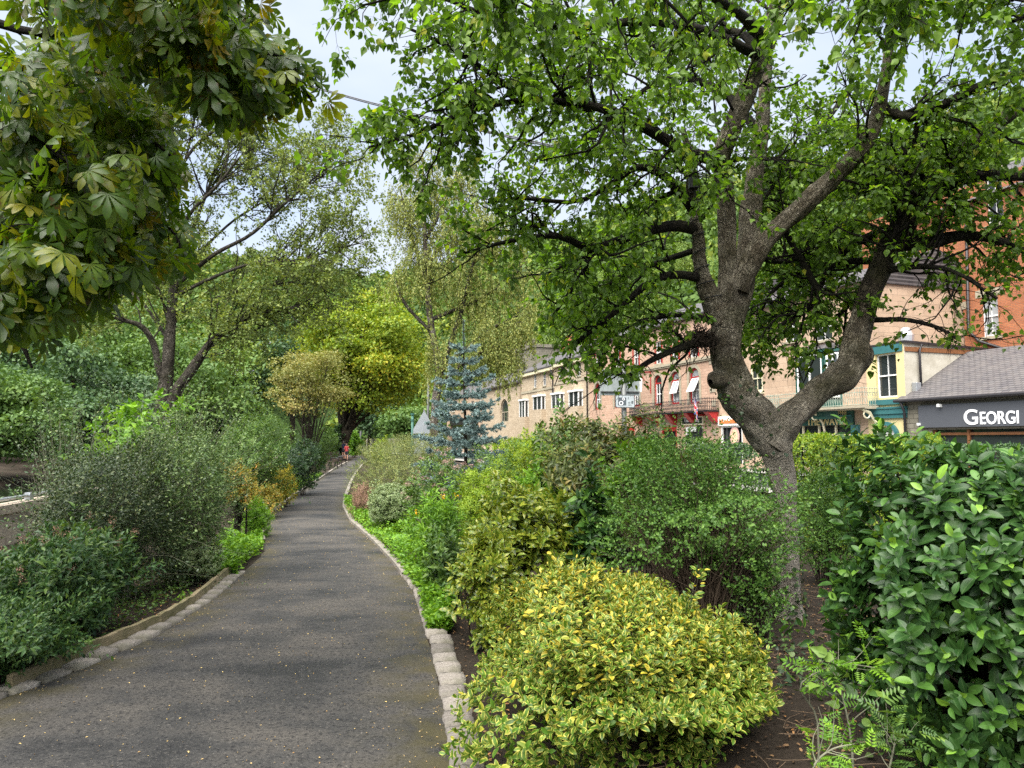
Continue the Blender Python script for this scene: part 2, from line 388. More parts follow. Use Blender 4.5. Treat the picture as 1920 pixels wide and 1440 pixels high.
moss = g.math('MULTIPLY', g.ramp(e, [(.0, 1), (.09, .6), (.16, 0), (.9, 0), (.96, .6), (1, 1)]) if False else g.ramp(g.math('ABSOLUTE', g.math('SUBTRACT', e, .5)), [(.30, 0), (.5, 1)]), g.ramp(g.noise(o, 3.2, 5, .65), [(.40, 0), (.60, .9)]))
c = g.mix(moss, c, (.062, .052, .02))
M_ASPHALT = g.pbr(c, g.ramp(blot, [(.38, .55), (.52, .9)]), g.bump(g.noise(o, 110, 3, .8), .9, .012), spec=.35).mat
ys = np.concatenate([np.arange(-3, 14, .25), np.arange(14, 40, 1.0), np.arange(40, 201, 5)]); cols = np.linspace(0, 1, 13)
rs = np.random.default_rng(5)
V, ed = [], []
for y in ys:
    l, r = LEx(y) - .03 + rs.normal() * .015, REx(y) + .03 + rs.normal() * .012
    for c_ in cols: V.append((l + (r - l) * c_, y, .012 + .03 * (1 - (2 * c_ - 1) ** 2))); ed.append((c_, 0, 0))
k = len(cols); Fc = [(i * k + j, i * k + j + 1, (i + 1) * k + j + 1, (i + 1) * k + j) for i in range(len(ys) - 1) for j in range(k - 1)]
tag(mesh_obj('path', np_mesh('path', np.array(V), [np.array(Fc)], {'edge': np.array(ed)}, smooth=True), M_ASPHALT), kind='structure')

# ---- granite setts edging the path
g = N('granite_sett'); o = g.obj(); rn = g.n('ShaderNodeObjectInfo').outputs['Random']
c = g.mix(g.ramp(g.noise(o, 40, 5, .7), [(.35, 0), (.7, 1)]), (.15, .13, .112), (.30, .27, .235)); c = g.mix(g.ramp(g.noise(o, 5, 4), [(.45, 0), (.65, .6)]), c, (.085, .085, .05))
g2 = g.ramp(rn, [(0, .6), (1, 1.3)])
M_SETT = g.pbr(g.mix(1.0, c, g2, 'MULTIPLY'), .85, g.bump(g.noise(o, 30, 5, .7), .7, .015)).mat
def sett_mesh(rng, w, l, h=.05):
    nx, ny = 7, 7; V = []; a, b = w / 2, l / 2
    for j in range(ny):
        for i in range(nx):
            u, v = i / (nx - 1) * 2 - 1, j / (ny - 1) * 2 - 1; e_ = max(abs(u), abs(v))
            V.append((u * a * (1 - .03 * v * v) + rng.normal() * .004, v * b * (1 - .05 * u * u) + rng.normal() * .004, h - .008 * e_ ** 14 + rng.normal() * .003))
    top = len(V); per = [j for j in range(nx)] + [j * nx + nx - 1 for j in range(1, ny)] + [(ny - 1) * nx + i for i in range(nx - 2, -1, -1)] + [j * nx for j in range(ny - 2, 0, -1)]
    for q in per: V.append((V[q][0] * 1.02, V[q][1] * 1.02, -.03))
    Q = [(j * nx + i, j * nx + i + 1, (j + 1) * nx + i + 1, (j + 1) * nx + i) for j in range(ny - 1) for i in range(nx - 1)]
    m = len(per); Q += [(per[i], top + i, top + (i + 1) % m, per[(i + 1) % m]) for i in range(m)]
    return np_mesh('kerb_stone', np.array(V), [np.array(Q)], smooth=True)
sett_rng = np.random.default_rng(3)
SETTS = [sett_mesh(sett_rng, .175, .218) for _ in range(7)]
for m in SETTS: m.materials.append(M_SETT)
def place_setts(fx, side, y0, y1, label, group):
    y = y0; i = 0
    while y < y1:
        l = .25 + sett_rng.normal() * .012; ym = y + l / 2
        ang = math.atan2(fx(ym + .15) - fx(ym - .15), .3); dy = l * math.cos(ang)
        o = bpy.data.objects.new('kerb_stone', SETTS[sett_rng.integers(len(SETTS))]); link(o)
        o.location = (fx(ym) + side * (.115 + sett_rng.normal() * .008), ym, -.005 + sett_rng.normal() * .004)
        o.rotation_euler = (sett_rng.normal() * .03, sett_rng.normal() * .03, -ang + sett_rng.normal() * .03); o.scale = (1, l / .25 * sett_rng.uniform(.96, 1.0), 1)
        tag(o, label, 'kerb stone', group); y += max(.08, dy)
place_setts(REx, 1, 2.3, 9.0, 'grey granite sett in the right-hand row edging the path beside the golden bush', 'granite setts along the right edge of the path')
place_setts(LEx, -1, 3.6, 9.3, 'worn mossy stone sett in the row between the path and the timber edging', 'stone setts along the left edge of the path')
# far kerbs: low concrete edging, part of the path
for fx, sd, y0, y1 in ((REx, .06, 9.0, 60), (LEx, -.06, 12, 60)):
    mb = MB(); yy = np.concatenate([np.arange(y0, 30, .6), np.arange(30, y1, 3)])
    for a, b in zip(yy[:-1], yy[1:]):
        xa, xb = fx(a) + sd, fx(b) + sd; w = .05
        mb.face([(xa - w, a, .06), (xa + w, a, .06), (xb + w, b, .06), (xb - w, b, .06)]); mb.face([(xa - w, a, 0), (xa - w, a, .06), (xb - w, b, .06), (xb - w, b, 0)]); mb.face([(xa + w, a, 0), (xb + w, b, 0), (xb + w, b, .06), (xa + w, a, .06)])
    tag(mb.build('kerb', M_SETT), kind='structure')

# ---- timber edging boards (left bed)
g = N('weathered_timber'); o = g.obj()
M_TIMBER = g.pbr(g.mix(g.ramp(g.noise(o, 4, 4), [(.4, 0), (.65, .75)]), g.ramp(g.noise(g.vmul(o, (3, 3, 40)), 3, 5, .6), [(.3, (.15, .115, .065)), (.7, (.33, .265, .16))]), (.085, .085, .03)), .85, g.bump(g.noise(g.vmul(o, (4, 4, 60)), 3, 4), .5, .01)).mat
bl = [gp(18, 1300), gp(155, 1238), gp(300, 1176), gp(362, 1138), gp(432, 1078)]
names = ['mossy weathered timber edging board nearest the camera in the left bed', 'second pale timber edging board along the left bed behind the setts', 'short third timber edging board, below the arching shrub', 'far timber edging board ending at the bright green weeds']
for (a, b), lb in zip(zip(bl[:-1], bl[1:]), names):
    d = (b - a) / np.linalg.norm(b - a); n_ = np.array([-d[1], d[0], 0]) * .022; mb = MB(); lift = np.array([0, 0, .115]); a2 = a + d * .004; b2 = b - d * .004
    tilt = n_ * .5; K = 9; rows = []
    for i in range(K):
        p = a2 + (b2 - a2) * i / (K - 1) + n_ * .12 * math.sin(i * 1.3); z = lift * (1 + .05 * math.sin(i * 2.1))
        rows.append([p - n_, p + n_, p + n_ + z + tilt, p - n_ + z + tilt])
    for r0, r1 in zip(rows[:-1], rows[1:]):
        for j in range(4): mb.face([r0[j], r1[j], r1[(j + 1) % 4], r0[(j + 1) % 4]])
    mb.face(rows[0]); mb.face(rows[-1][::-1])
    tag(mb.build('timber_edging', M_TIMBER), lb, 'edging board', 'timber boards edging the left bed')

# ---- river parapet wall with galvanised rail
g = N('old_concrete'); o = g.obj()
M_CONC = g.pbr(g.mix(g.ramp(g.noise(g.vmul(o, (2, 2, .7)), 1.5, 5, .65), [(.45, 0), (.7, .5)]), g.ramp(g.noise(o, 14, 5, .7), [(.3, (.26, .215, .165)), (.7, (.42, .36, .28))]), (.07, .06, .045)), .9, g.bump(g.noise(o, 45, 5, .7), .6, .015)).mat
M_GALV = plain('galvanised_steel', (.42, .44, .46), .4, metal=.7, var=.25, scale=20)
wr = empty('river_wall', 'stained concrete river parapet wall with a metal rail along its top, behind the left bed', 'wall', (wall_x(10), 10, 0))
mb = MB(); yy = [4, 6, 8, 10, 12, 15, 18, 22, 29, 36, 48, 62]; L0 = np.array([wall_x(10), 10, 0])
def ringw(y, sec): return [np.array([wall_x(y) + dx, y, z]) - L0 for dx, z in sec]
sec = [(.04, -.3), (.02, .50), (.07, .52), (.07, .66), (-.22, .66), (-.22, -2.6)]
rows = [ringw(y, sec) for y in yy]
for r0, r1 in zip(rows[:-1], rows[1:]):
    for j in range(len(sec) - 1): mb.face([r0[j], r0[j + 1], r1[j + 1], r1[j]])
mb.build('concrete_panel', M_CONC, wr)
mb = MB(); mb.tube([np.array([wall_x(y) - .06, y, .74]) - L0 for y in yy], .03, 8); mb.build('top_rail', M_GALV, wr)
mb = MB()
for y in np.arange(6, 40, 2.2): x = wall_x(y) - .06; mb.box(x - .05 - L0[0], x + .05 - L0[0], y - .05 - 10, y + .05 - 10, .662, .79)
mb.build('rail_bracket', M_GALV, wr)

# ---- hills (polar height field) and their woods
HP = [-900, -200, 0, 300, 520, 620, 720, 850, 1000, 1240, 1500, 1900, 2300, 3000]
HT = [.30, .30, .29, .26, .236, .232, .229, .245, .262, .318, .37, .44, .46, .46]
HC = [230, 240, 260, 330, 430, 500, 500, 430, 350, 270, 215, 170, 160, 160]
HS = [60, 62, 64, 80, 110, 140, 150, 135, 115, 92, 74, 58, 52, 50]
def hill(px, d, wob=True):
    """height at bearing px and distance d (along Y)"""
    t, c, s = np.interp(px, HP, HT), np.interp(px, HP, HC), np.interp(px, HP, HS)
    u = np.clip((d - s) / (c - s), 0, None); h = t * c * np.where(u < 1, u ** .92, 1 + .08 * (u - 1))
    return h + (np.sin(px * .012 + d * .02) * 2.5 + np.sin(px * .031 - d * .035) * 1.5) * np.clip(u * 3, 0, 1)
g = N('hill_grass'); o = g.obj()
M_HILL = g.pbr(g.ramp(g.noise(o, .05, 6), [(.3, (.022, .042, .012)), (.7, (.05, .085, .02))]), .95, spec=.1).mat
PX = np.linspace(-1300, 3300, 150); V = []; U = np.concatenate([np.linspace(0, 1, 22), [1.2, 1.6, 2.4]])
for p in PX:
    c, s = np.interp(p, HP, HC), np.interp(p, HP, HS)
    for u in U:
        d = s + (c - s) * u; V.append(((p - CX) / F * d, d, float(hill(p, d)) - (.8 if u == 0 else 0)))
k = len(U); Fc = [(i * k + j, (i + 1) * k + j, (i + 1) * k + j + 1, i * k + j + 1) for i in range(len(PX) - 1) for j in range(k - 1)]
tag(mesh_obj('hills', np_mesh('hills', np.array(V), [np.array(Fc)], smooth=True), M_HILL), kind='structure')
M_WOOD = leaf_mat('woodland_leaf', [(0, (.026, .060, .014)), (.3, (.042, .088, .02)), (.6, (.065, .125, .026)), (.85, (.10, .165, .034)), (1, (.15, .2, .04))], .6, .25, spec=.2)
rng = np.random.default_rng(11)
P_, A_, N_, L_, R_ = [], [], [], [], []
n_t = 3600
px = rng.uniform(-250, 2250, n_t); u = rng.random(n_t) ** .8 * 1.06
c = np.interp(px, HP, HC); s = np.interp(px, HP, HS); d = s + (c - s) * u; z = hill(px, d); x = (px - CX) / F * d
for i in range(n_t):
    if (abs(px[i] - 468) < 42 and d[i] < 172) or (abs(px[i] - 1178) < 40 and d[i] < 150): continue
    w = rng.uniform(2.6, 5.2); hh = w * rng.uniform(.85, 1.5); m = int(np.clip(26000 / d[i], 70, 190))
    q = unit(rng.normal(size=(m, 3)) + np.array([0, -.35, .5])); r = lumpy(q, rng, .2, 6, 2.6)[:, None] * rng.uniform(.82, 1.05, (m, 1))
    P_.append(q * r * [w, w, hh] + [x[i], d[i], z[i] + hh * .75]); N_.append(unit(q + rng.normal(size=(m, 3)) * .45)); A_.append(rng.normal(size=(m, 3)))
    L_.append(np.full(m, .85 + d[i] * .0022) * rng.uniform(.7, 1.3, m)); R_.append(np.clip(rng.uniform(0, 1) ** 1.2 + rng.normal(size=m) * .09, 0, 1))
woods = mesh_obj('hillside_woods', leaves_mesh('hillside_woods', [('quad', np.concatenate(P_), np.concatenate(A_), np.concatenate(N_), np.concatenate(L_), 1.0, np.concatenate(R_))], rng), M_WOOD)
tag(woods, 'dense green woodland covering the valley hillsides', 'woods', kind='stuff')
# ================================================================== TREES
def bark_mat(name, light, dark, lent=.6, moss=.3, sc=1.0, fleck=None):
    g = N(name); o = g.obj(); u, v, r = g.sep(g.attr('tub'))[0:3]
    cv = g.n('ShaderNodeCombineXYZ', i_0=g.math('MULTIPLY', g.math('SINE', g.math('MULTIPLY', u, 6.2832)), 1.2), i_1=g.math('MULTIPLY', g.math('COSINE', g.math('MULTIPLY', u, 6.2832)), 1.2), i_2=g.math('MULTIPLY', v, 34 * sc)).outputs[0]
    l = g.ramp(g.noise(cv, 1.1, 4, .65), [(.40, 0), (.52, 1)])
    big = g.ramp(g.noise(o, 4 * sc, 6, .7), [(.40, 0), (.58, 1)])
    cf = g.n('ShaderNodeCombineXYZ', i_0=g.math('MULTIPLY', g.math('SINE', g.math('MULTIPLY', u, 6.2832)), 5.5 * sc), i_1=g.math('MULTIPLY', g.math('COSINE', g.math('MULTIPLY', u, 6.2832)), 5.5 * sc), i_2=g.math('MULTIPLY', v, 5 * sc)).outputs[0]
    fis = g.ramp(g.noise(cf, 1.6, 6, .72), [(.42, 0), (.56, 1)])
    c = g.mix(big, dark, light); c = g.mix(g.math('MULTIPLY', g.math('SUBTRACT', 1.0, fis), .8), c, tuple(x * .5 for x in dark))
    lmask = g.ramp(g.noise(o, 3.1, 3), [(.45, 0), (.6, 1)]); c = g.mix(g.math('MULTIPLY', g.math('MULTIPLY', g.math('SUBTRACT', 1.0, l), lmask), lent), c, tuple(x * .45 for x in dark))
    c = g.mix(g.math('MULTIPLY', g.ramp(g.noise(o, 2.4, 5, .65), [(.50, 0), (.64, 1)]), .62), c, tuple(x * .28 for x in dark))
    nz = g.n('ShaderNodeTexNoise', i_Vector=o, i_Scale=9 * sc, i_Detail=3).outputs['Color']; dv = g.n('ShaderNodeVectorMath', operation='MULTIPLY_ADD'); g.set(dv.inputs[0], nz); dv.inputs[1].default_value = (.09, .09, .09); g.set(dv.inputs[2], g.vmul(o, (1, 1, .7)))
    cr = g.n('ShaderNodeTexVoronoi', feature='DISTANCE_TO_EDGE', i_Vector=dv.outputs[0], i_Scale=13 * sc).outputs['Distance']
    crack = g.ramp(cr, [(.0, 1), (.11, 0)]); crack = g.math('MULTIPLY', crack, g.ramp(g.noise(o, 7, 3), [(.38, 0), (.52, 1)])); c = g.mix(g.math('MULTIPLY', crack, .85), c, tuple(x * .3 for x in dark))
    c = g.mix(g.math('MULTIPLY', g.ramp(g.noise(o, 2.6, 5), [(.48, 0), (.66, 1)]), moss), c, (.05, .058, .015))
    if fleck: c = g.mix(g.math('MULTIPLY', g.ramp(g.math('ADD', g.sep(o)[2], g.math('MULTIPLY', g.noise(o, 6, 4), .9)), [(0, 1), (1, 1)]) if False else g.n('ShaderNodeMapRange', i_Value=g.math('ADD', g.sep(o)[2], g.math('MULTIPLY', g.noise(o, 5, 5), 1.2)), i_From_Min=2.9, i_From_Max=1.7).outputs[0], g.math('ADD', g.math('MULTIPLY', l, .5), .42)), c, fleck)
    h = g.math('ADD', g.math('MULTIPLY', fis, .7), g.math('SUBTRACT', g.noise(o, 28 * sc, 5, .7), g.math('MULTIPLY', crack, .8)))
    return g.pbr(c, .9, g.bump(h, 1.0, .06), spec=.2).mat
M_BIRCH = bark_mat('birch_bark', (.62, .55, .42), (.26, .21, .14), .8, .5, 1.6)
M_BIRCHTRUNK = bark_mat('birch_trunk_bark', (.62, .55, .42), (.26, .21, .14), .8, .48, 1.6, fleck=(.52, .47, .39))
M_BIRCH_WHITE = bark_mat('pale_birch_bark', (.52, .47, .40), (.19, .15, .11), .7, .15)
M_STEMDARK = bark_mat('mossy_stem_bark', (.20, .165, .11), (.075, .058, .036), .5, .55, 1.6)
M_LIMB = bark_mat('dark_mossy_bark', (.075, .063, .045), (.028, .022, .016), .4, .35)
M_BARK = bark_mat('brown_bark', (.17, .14, .1), (.06, .048, .034), .3, .3)
M_GREYBARK = bark_mat('grey_bark', (.26, .23, .19), (.10, .085, .062), .4, .35)
M_TWIG = plain('dark_twig', (.03, .022, .016), .9, .15)
M_GREYTWIG = plain('grey_green_twig', (.16, .16, .11), .85, .2)

def limb(pts, K=16):
    """pts: (px,py,Y,pxr) -> polyline K,3 and radii K"""
    q = np.array([[*at(a, b, Y), rad(r, Y)] for a, b, Y, r in pts]); s = smooth_line(q, K); return s[:, :3], np.maximum(s[:, 3], .003)
def limbs(lst, K=16):
    a = [limb(l, K) for l in lst]; return np.array([q[0] for q in a]), np.array([q[1] for q in a])
def rel(me, root):
    """shift mesh into the frame of its root"""
    n = len(me.vertices); v = np.empty(n * 3, np.float32); me.vertices.foreach_get('co', v); v = v.reshape(-1, 3) - np.array(root.location, np.float32)
    me.vertices.foreach_set('co', v.ravel()); me.update(); return me

# ---------- big birch on the right
rng = np.random.default_rng(21)
birch = empty('birch_tree', 'large spreading birch with forked rough trunk and dark limbs over the right bed', 'tree', gp(1478, 1160))
trunk_l = [[(1480, 1178, 7.0, 40), (1479, 1150, 7.0, 29), (1478, 1110, 7.0, 24), (1478, 1040, 7.0, 22), (1475, 960, 7.0, 21), (1464, 880, 7.0, 27), (1450, 820, 7.0, 36), (1436, 790, 7.0, 38)],
           [(1462, 850, 7.0, 30), (1424, 790, 7.0, 39), (1388, 740, 6.98, 39), (1366, 690, 6.96, 33), (1360, 640, 6.95, 30), (1364, 580, 6.95, 28), (1364, 520, 6.95, 21), (1363, 430, 6.9, 18.5), (1360, 350, 6.85, 18.5), (1352, 295, 6.8, 19), (1378, 225, 6.75, 20), (1418, 130, 6.7, 19), (1446, 60, 6.7, 17), (1462, -30, 6.7, 15), (1470, -120, 6.7, 12)],
           [(1442, 836, 7.0, 34), (1478, 785, 6.98, 31), (1520, 748, 6.95, 27), (1552, 722, 6.9, 27), (1578, 706, 6.9, 33), (1594, 688, 6.9, 28), (1604, 664, 6.9, 32), (1606, 640, 6.9, 25), (1616, 595, 6.9, 23), (1634, 540, 6.9, 23), (1660, 480, 6.9, 24), (1690, 430, 6.85, 25), (1716, 380, 6.8, 22), (1765, 325, 6.7, 17), (1830, 262, 6.6, 15), (1925, 190, 6.5, 14), (2010, 120, 6.4, 11)]]
P0, R0 = limbs(trunk_l, 170); R0 = R0 * .9
second_l = [[(1372, 600, 6.98, 26), (1392, 540, 7.05, 23), (1402, 470, 7.12, 22), (1408, 390, 7.2, 21), (1420, 300, 7.25, 18), (1430, 220, 7.3, 15), (1438, 120, 7.4, 11), (1445, 20, 7.5, 8)],
            [(1385, 545, 6.98, 24), (1405, 495, 6.92, 23), (1440, 445, 6.85, 21), (1500, 390, 6.75, 19), (1560, 335, 6.65, 19), (1620, 272, 6.55, 18), (1648, 205, 6.5, 15), (1662, 130, 6.4, 11), (1670, 50, 6.3, 8)],
            [(1352, 605, 6.93, 22), (1330, 555, 6.9, 21), (1314, 500, 6.85, 15), (1308, 440, 6.8, 12), (1300, 390, 6.8, 12), (1296, 340, 6.75, 11), (1292, 290, 6.7, 8), (1280, 240, 6.6, 5)]]
P1, R1 = limbs(second_l, 90); R1 = R1 * .88
dark_l = [[(1352, 300, 6.8, 18), (1310, 292, 6.6, 13), (1273, 276, 6.4, 12), (1202, 236, 6.1, 11), (1138, 206, 5.8, 10), (1070, 193, 5.6, 8), (983, 180, 5.4, 7), (919, 138, 5.2, 6), (850, 92, 5.0, 5), (770, 55, 4.9, 3)],
          [(1000, 184, 5.5, 7), (930, 196, 5.4, 6), (869, 212, 5.3, 5), (823, 234, 5.3, 5), (760, 258, 5.2, 4), (690, 276, 5.2, 2.5)],
          [(1300, 392, 6.8, 12), (1275, 360, 6.6, 11), (1240, 326, 6.5, 10), (1195, 314, 6.4, 7), (1150, 342, 6.3, 6), (1080, 378, 6.2, 5), (980, 372, 6.1, 4), (915, 379, 6.0, 3)],
          [(1302, 430, 6.8, 13), (1260, 423, 6.7, 12), (1190, 440, 6.5, 10), (1110, 465, 6.3, 9), (1050, 443, 6.2, 7), (990, 446, 6.1, 6), (930, 458, 6.0, 4), (870, 475, 6.0, 3)],
          [(1108, 464, 6.3, 7), (1098, 500, 6.4, 5), (1060, 560, 6.5, 4), (1030, 600, 6.5, 2)],
          [(1310, 520, 6.85, 10), (1262, 515, 6.8, 9), (1215, 532, 6.7, 8), (1165, 575, 6.6, 7), (1110, 620, 6.5, 5), (1062, 655, 6.5, 4)],
          [(1345, 640, 6.9, 12), (1300, 645, 6.8, 9), (1255, 660, 6.7, 7), (1210, 682, 6.6, 6), (1180, 706, 6.5, 4), (1150, 700, 6.5, 2)],
          [(1700, 455, 6.85, 18), (1745, 455, 6.7, 15), (1800, 442, 6.6, 12), (1860, 448, 6.5, 9), (1930, 475, 6.4, 6), (2000, 520, 6.4, 4)],
          [(1712, 400, 6.8, 18), (1745, 365, 6.7, 15), (1800, 338, 6.6, 13), (1860, 328, 6.5, 12), (1930, 330, 6.4, 11), (2020, 320, 6.3, 9)],
          [(1655, 200, 6.5, 12), (1700, 220, 6.4, 11), (1760, 200, 6.3, 10), (1840, 160, 6.1, 9), (1930, 130, 6, 8)],
          [(1720, 230, 6.4, 6), (1715, 270, 6.5, 5), (1722, 310, 6.6, 5), (1735, 345, 6.7, 6)],
          [(1700, 420, 6.7, 6), (1672, 465, 6.6, 6), (1690, 400, 6.55, 6), (1702, 330, 6.5, 6), (1690, 255, 6.5, 4)],
          [(1470, 430, 6.9, 6), (1520, 520, 7.0, 7), (1535, 560, 7.1, 7), (1500, 590, 7.2, 5), (1440, 620, 7.3, 3)],
          [(1640, 440, 7.0, 10), (1590, 465, 7.2, 8), (1545, 520, 7.3, 6), (1530, 580, 7.4, 4), (1500, 640, 7.5, 2)],
          [(1645, 490, 7.0, 8), (1590, 490, 7.3, 7), (1520, 500, 7.6, 5), (1450, 545, 7.8, 4), (1420, 600, 7.9, 2)],
          [(1630, 520, 7.0, 7), (1600, 560, 7.3, 6), (1560, 600, 7.5, 4), (1500, 615, 7.6, 2)],
          [(1412, 480, 7.0, 7), (1470, 490, 7.4, 6), (1530, 470, 7.8, 4), (1590, 430, 8.0, 3)],
          [(1300, 470, 6.85, 7), (1240, 490, 7.2, 6), (1160, 520, 7.5, 5), (1090, 545, 7.7, 4), (1030, 600, 7.8, 2)],
          [(1335, 600, 6.9, 7), (1270, 590, 7.2, 6), (1200, 605, 7.5, 4), (1120, 640, 7.7, 3)],
          [(1640, 600, 6.9, 6), (1700, 600, 6.7, 5), (1760, 615, 6.6, 4), (1800, 640, 6.5, 2)],
          [(1650, 510, 6.9, 8), (1720, 500, 6.6, 6), (1790, 510, 6.3, 4), (1870, 560, 6.2, 3)]]
P2, R2 = limbs(dark_l, 20); R2 = R2 * .9
high_l = [[(1440, 80, 6.7, 14), (1380, 20, 5.8, 10), (1280, -30, 4.9, 8), (1150, -40, 4.1, 6), (1000, -20, 3.7, 4), (900, 0, 3.6, 2)],
          [(1455, 0, 6.7, 14), (1500, -80, 5.8, 10), (1560, -100, 4.6, 8), (1640, -60, 3.9, 5), (1700, 0, 3.7, 3)],
          [(1665, 60, 6.3, 9), (1700, -20, 5.6, 8), (1800, -50, 4.8, 6), (1900, 0, 4.4, 4)],
          [(1430, 110, 6.7, 11), (1330, 60, 6.2, 9), (1210, 40, 5.7, 8), (1080, 50, 5.2, 6), (950, 40, 4.9, 5), (800, -10, 4.7, 3), (680, 10, 4.6, 2)],
          [(1438, 120, 7.4, 9), (1380, 60, 8.0, 8), (1250, 80, 8.6, 6), (1100, 120, 9, 4), (980, 180, 9.2, 2)],
          [(1920, 190, 6.5, 9), (2000, 60, 5.6, 8), (2000, 0, 5, 5), (1900, 40, 4.6, 3)],
          [(1600, 300, 6.6, 9), (1640, 330, 7.2, 8), (1720, 300, 7.8, 6), (1800, 320, 8.2, 4)],
          [(1410, 400, 7.2, 9), (1460, 330, 7.8, 8), (1530, 250, 8.2, 6), (1600, 160, 8.6, 4)],
          [(1425, 250, 7.3, 9), (1350, 170, 7.9, 8), (1240, 150, 8.3, 6), (1100, 260, 8.6, 4), (1000, 300, 8.8, 3)]]
P3, R3 = limbs(high_l, 20)
burl = limb([(1372, 700, 6.96, 17), (1350, 710, 6.86, 18), (1338, 714, 6.8, 15), (1332, 716, 6.77, 5)], 14)
tr = mesh_obj('trunk', rel(tubes_mesh('trunk', [(P0[0:2], R0[0:2], 40), (P0[2:3, :88], R0[2:3, :88], 40), (burl[0][None], burl[1][None], 22)], 4, .05), birch), M_BIRCHTRUNK, birch)
mesh_obj('stem', rel(tubes_mesh('stem', [(P0[2:3, 86:], R0[2:3, 86:], 40)], 9, .05), birch), M_STEMDARK, birch)
mesh_obj('stem', rel(tubes_mesh('stem', [(P1, R1, 24)], 5, .05), birch), M_BIRCH, birch)
PL, RL = np.concatenate([P2, P3]), np.concatenate([R2, R3])
mesh_obj('limb', rel(tubes_mesh('limb', [(PL, RL, 9)], 6, .07), birch), M_LIMB, birch)
allP = np.concatenate([PL] + [np.array([smooth_line(p[32:], 20) for p in P1])] + [np.array([smooth_line(p[94:], 20) for p in P0[1:]])]); allR = np.concatenate([RL, R1[:, np.linspace(32, 89, 20).astype(int)], R0[1:, np.linspace(94, 169, 20).astype(int)]])
B1, Q1 = grow(allP, allR, 380, .95, (35, 75), .03, .22, 8, .016, .12, 1, rng, end=.35)
keep = B1[:, -1, 1] > 2.6; B1, Q1 = B1[keep], Q1[keep]
B2, Q2 = grow(np.concatenate([B1]), Q1, 2100, .5, (30, 70), -.06, .22, 6, .006, .15, 1, rng)
B2b, Q2b = grow(PL, RL, 900, .45, (40, 85), -.05, .25, 6, .005, .25, 1, rng)
B3, Q3 = grow(np.concatenate([B2, B2b]), np.concatenate([Q2, Q2b]), 5200, .26, (25, 65), -.22, .2, 5, .0028, .2, 1, rng)
hang, Qh = grow(B2, Q2, 60, .7, (40, 90), -.7, .12, 7, .0025, .5, 1, rng)
mesh_obj('twig', rel(tubes_mesh('twig', [(B1, Q1, 5), (np.concatenate([B2, B2b]), np.concatenate([Q2, Q2b]), 4), (B3, Q3, 3), (hang, Qh, 3)], 6), birch), M_LIMB, birch)
M_BIRCHLEAF = leaf_mat('birch_leaf', [(0, (.038, .082, .016)), (.45, (.07, .14, .024)), (.8, (.11, .21, .03)), (.95, (.15, .26, .038)), (1, (.24, .27, .03))], .42, .48, tcol=(1.35, 1.5, .45))
def prune(a):
    x_, y_ = proj(a[0]); lim = np.interp(x_, [560, 640, 900, 980, 1050, 1180, 1250, 1390, 1420, 1560, 1640, 1700, 1740, 1800, 1860, 1930], [300, 340, 500, 640, 712, 725, 700, 690, 690, 715, 690, 630, 540, 520, 530, 480]); k = (y_ < lim + rng.normal(size=len(x_)) * 14) | ((x_ > 1640) & (y_ < 655) & (rng.random(len(x_)) < .22))
    return tuple(q[k] for q in a)
s3 = [('birch', *prune(twig_leaves(B3, 10, .054, rng, .5, .8, .7)), .74, None), ('birch', *prune(twig_leaves(hang, 9, .05, rng, .9, .5, .5)), .7, None), ('birch', *prune(twig_leaves(np.concatenate([B2, B2b]), 3, .06, rng, .5)), .74, None)]
mesh_obj('crown', rel(leaves_mesh('crown', s3, rng), birch), M_BIRCHLEAF, birch)
# witches' broom of dense twigs on the low limb
c0 = at(1312, 632, 6.8); q = unit(rng.normal(size=(150, 3))); br = np.zeros((150, 5, 3))
for k_ in range(5): br[:, k_] = c0 + q * (.16 * k_ / 4) + rng.normal(size=(150, 3)) * .012 * k_ + np.array([0, 0, -.05]) * (k_ / 4) ** 2 * rng.random((150, 1)) * 2
mesh_obj('twig_clump', rel(tubes_mesh('twig_clump', [(br, np.full((150, 5), .004), 3)]), birch), M_TWIG, birch)

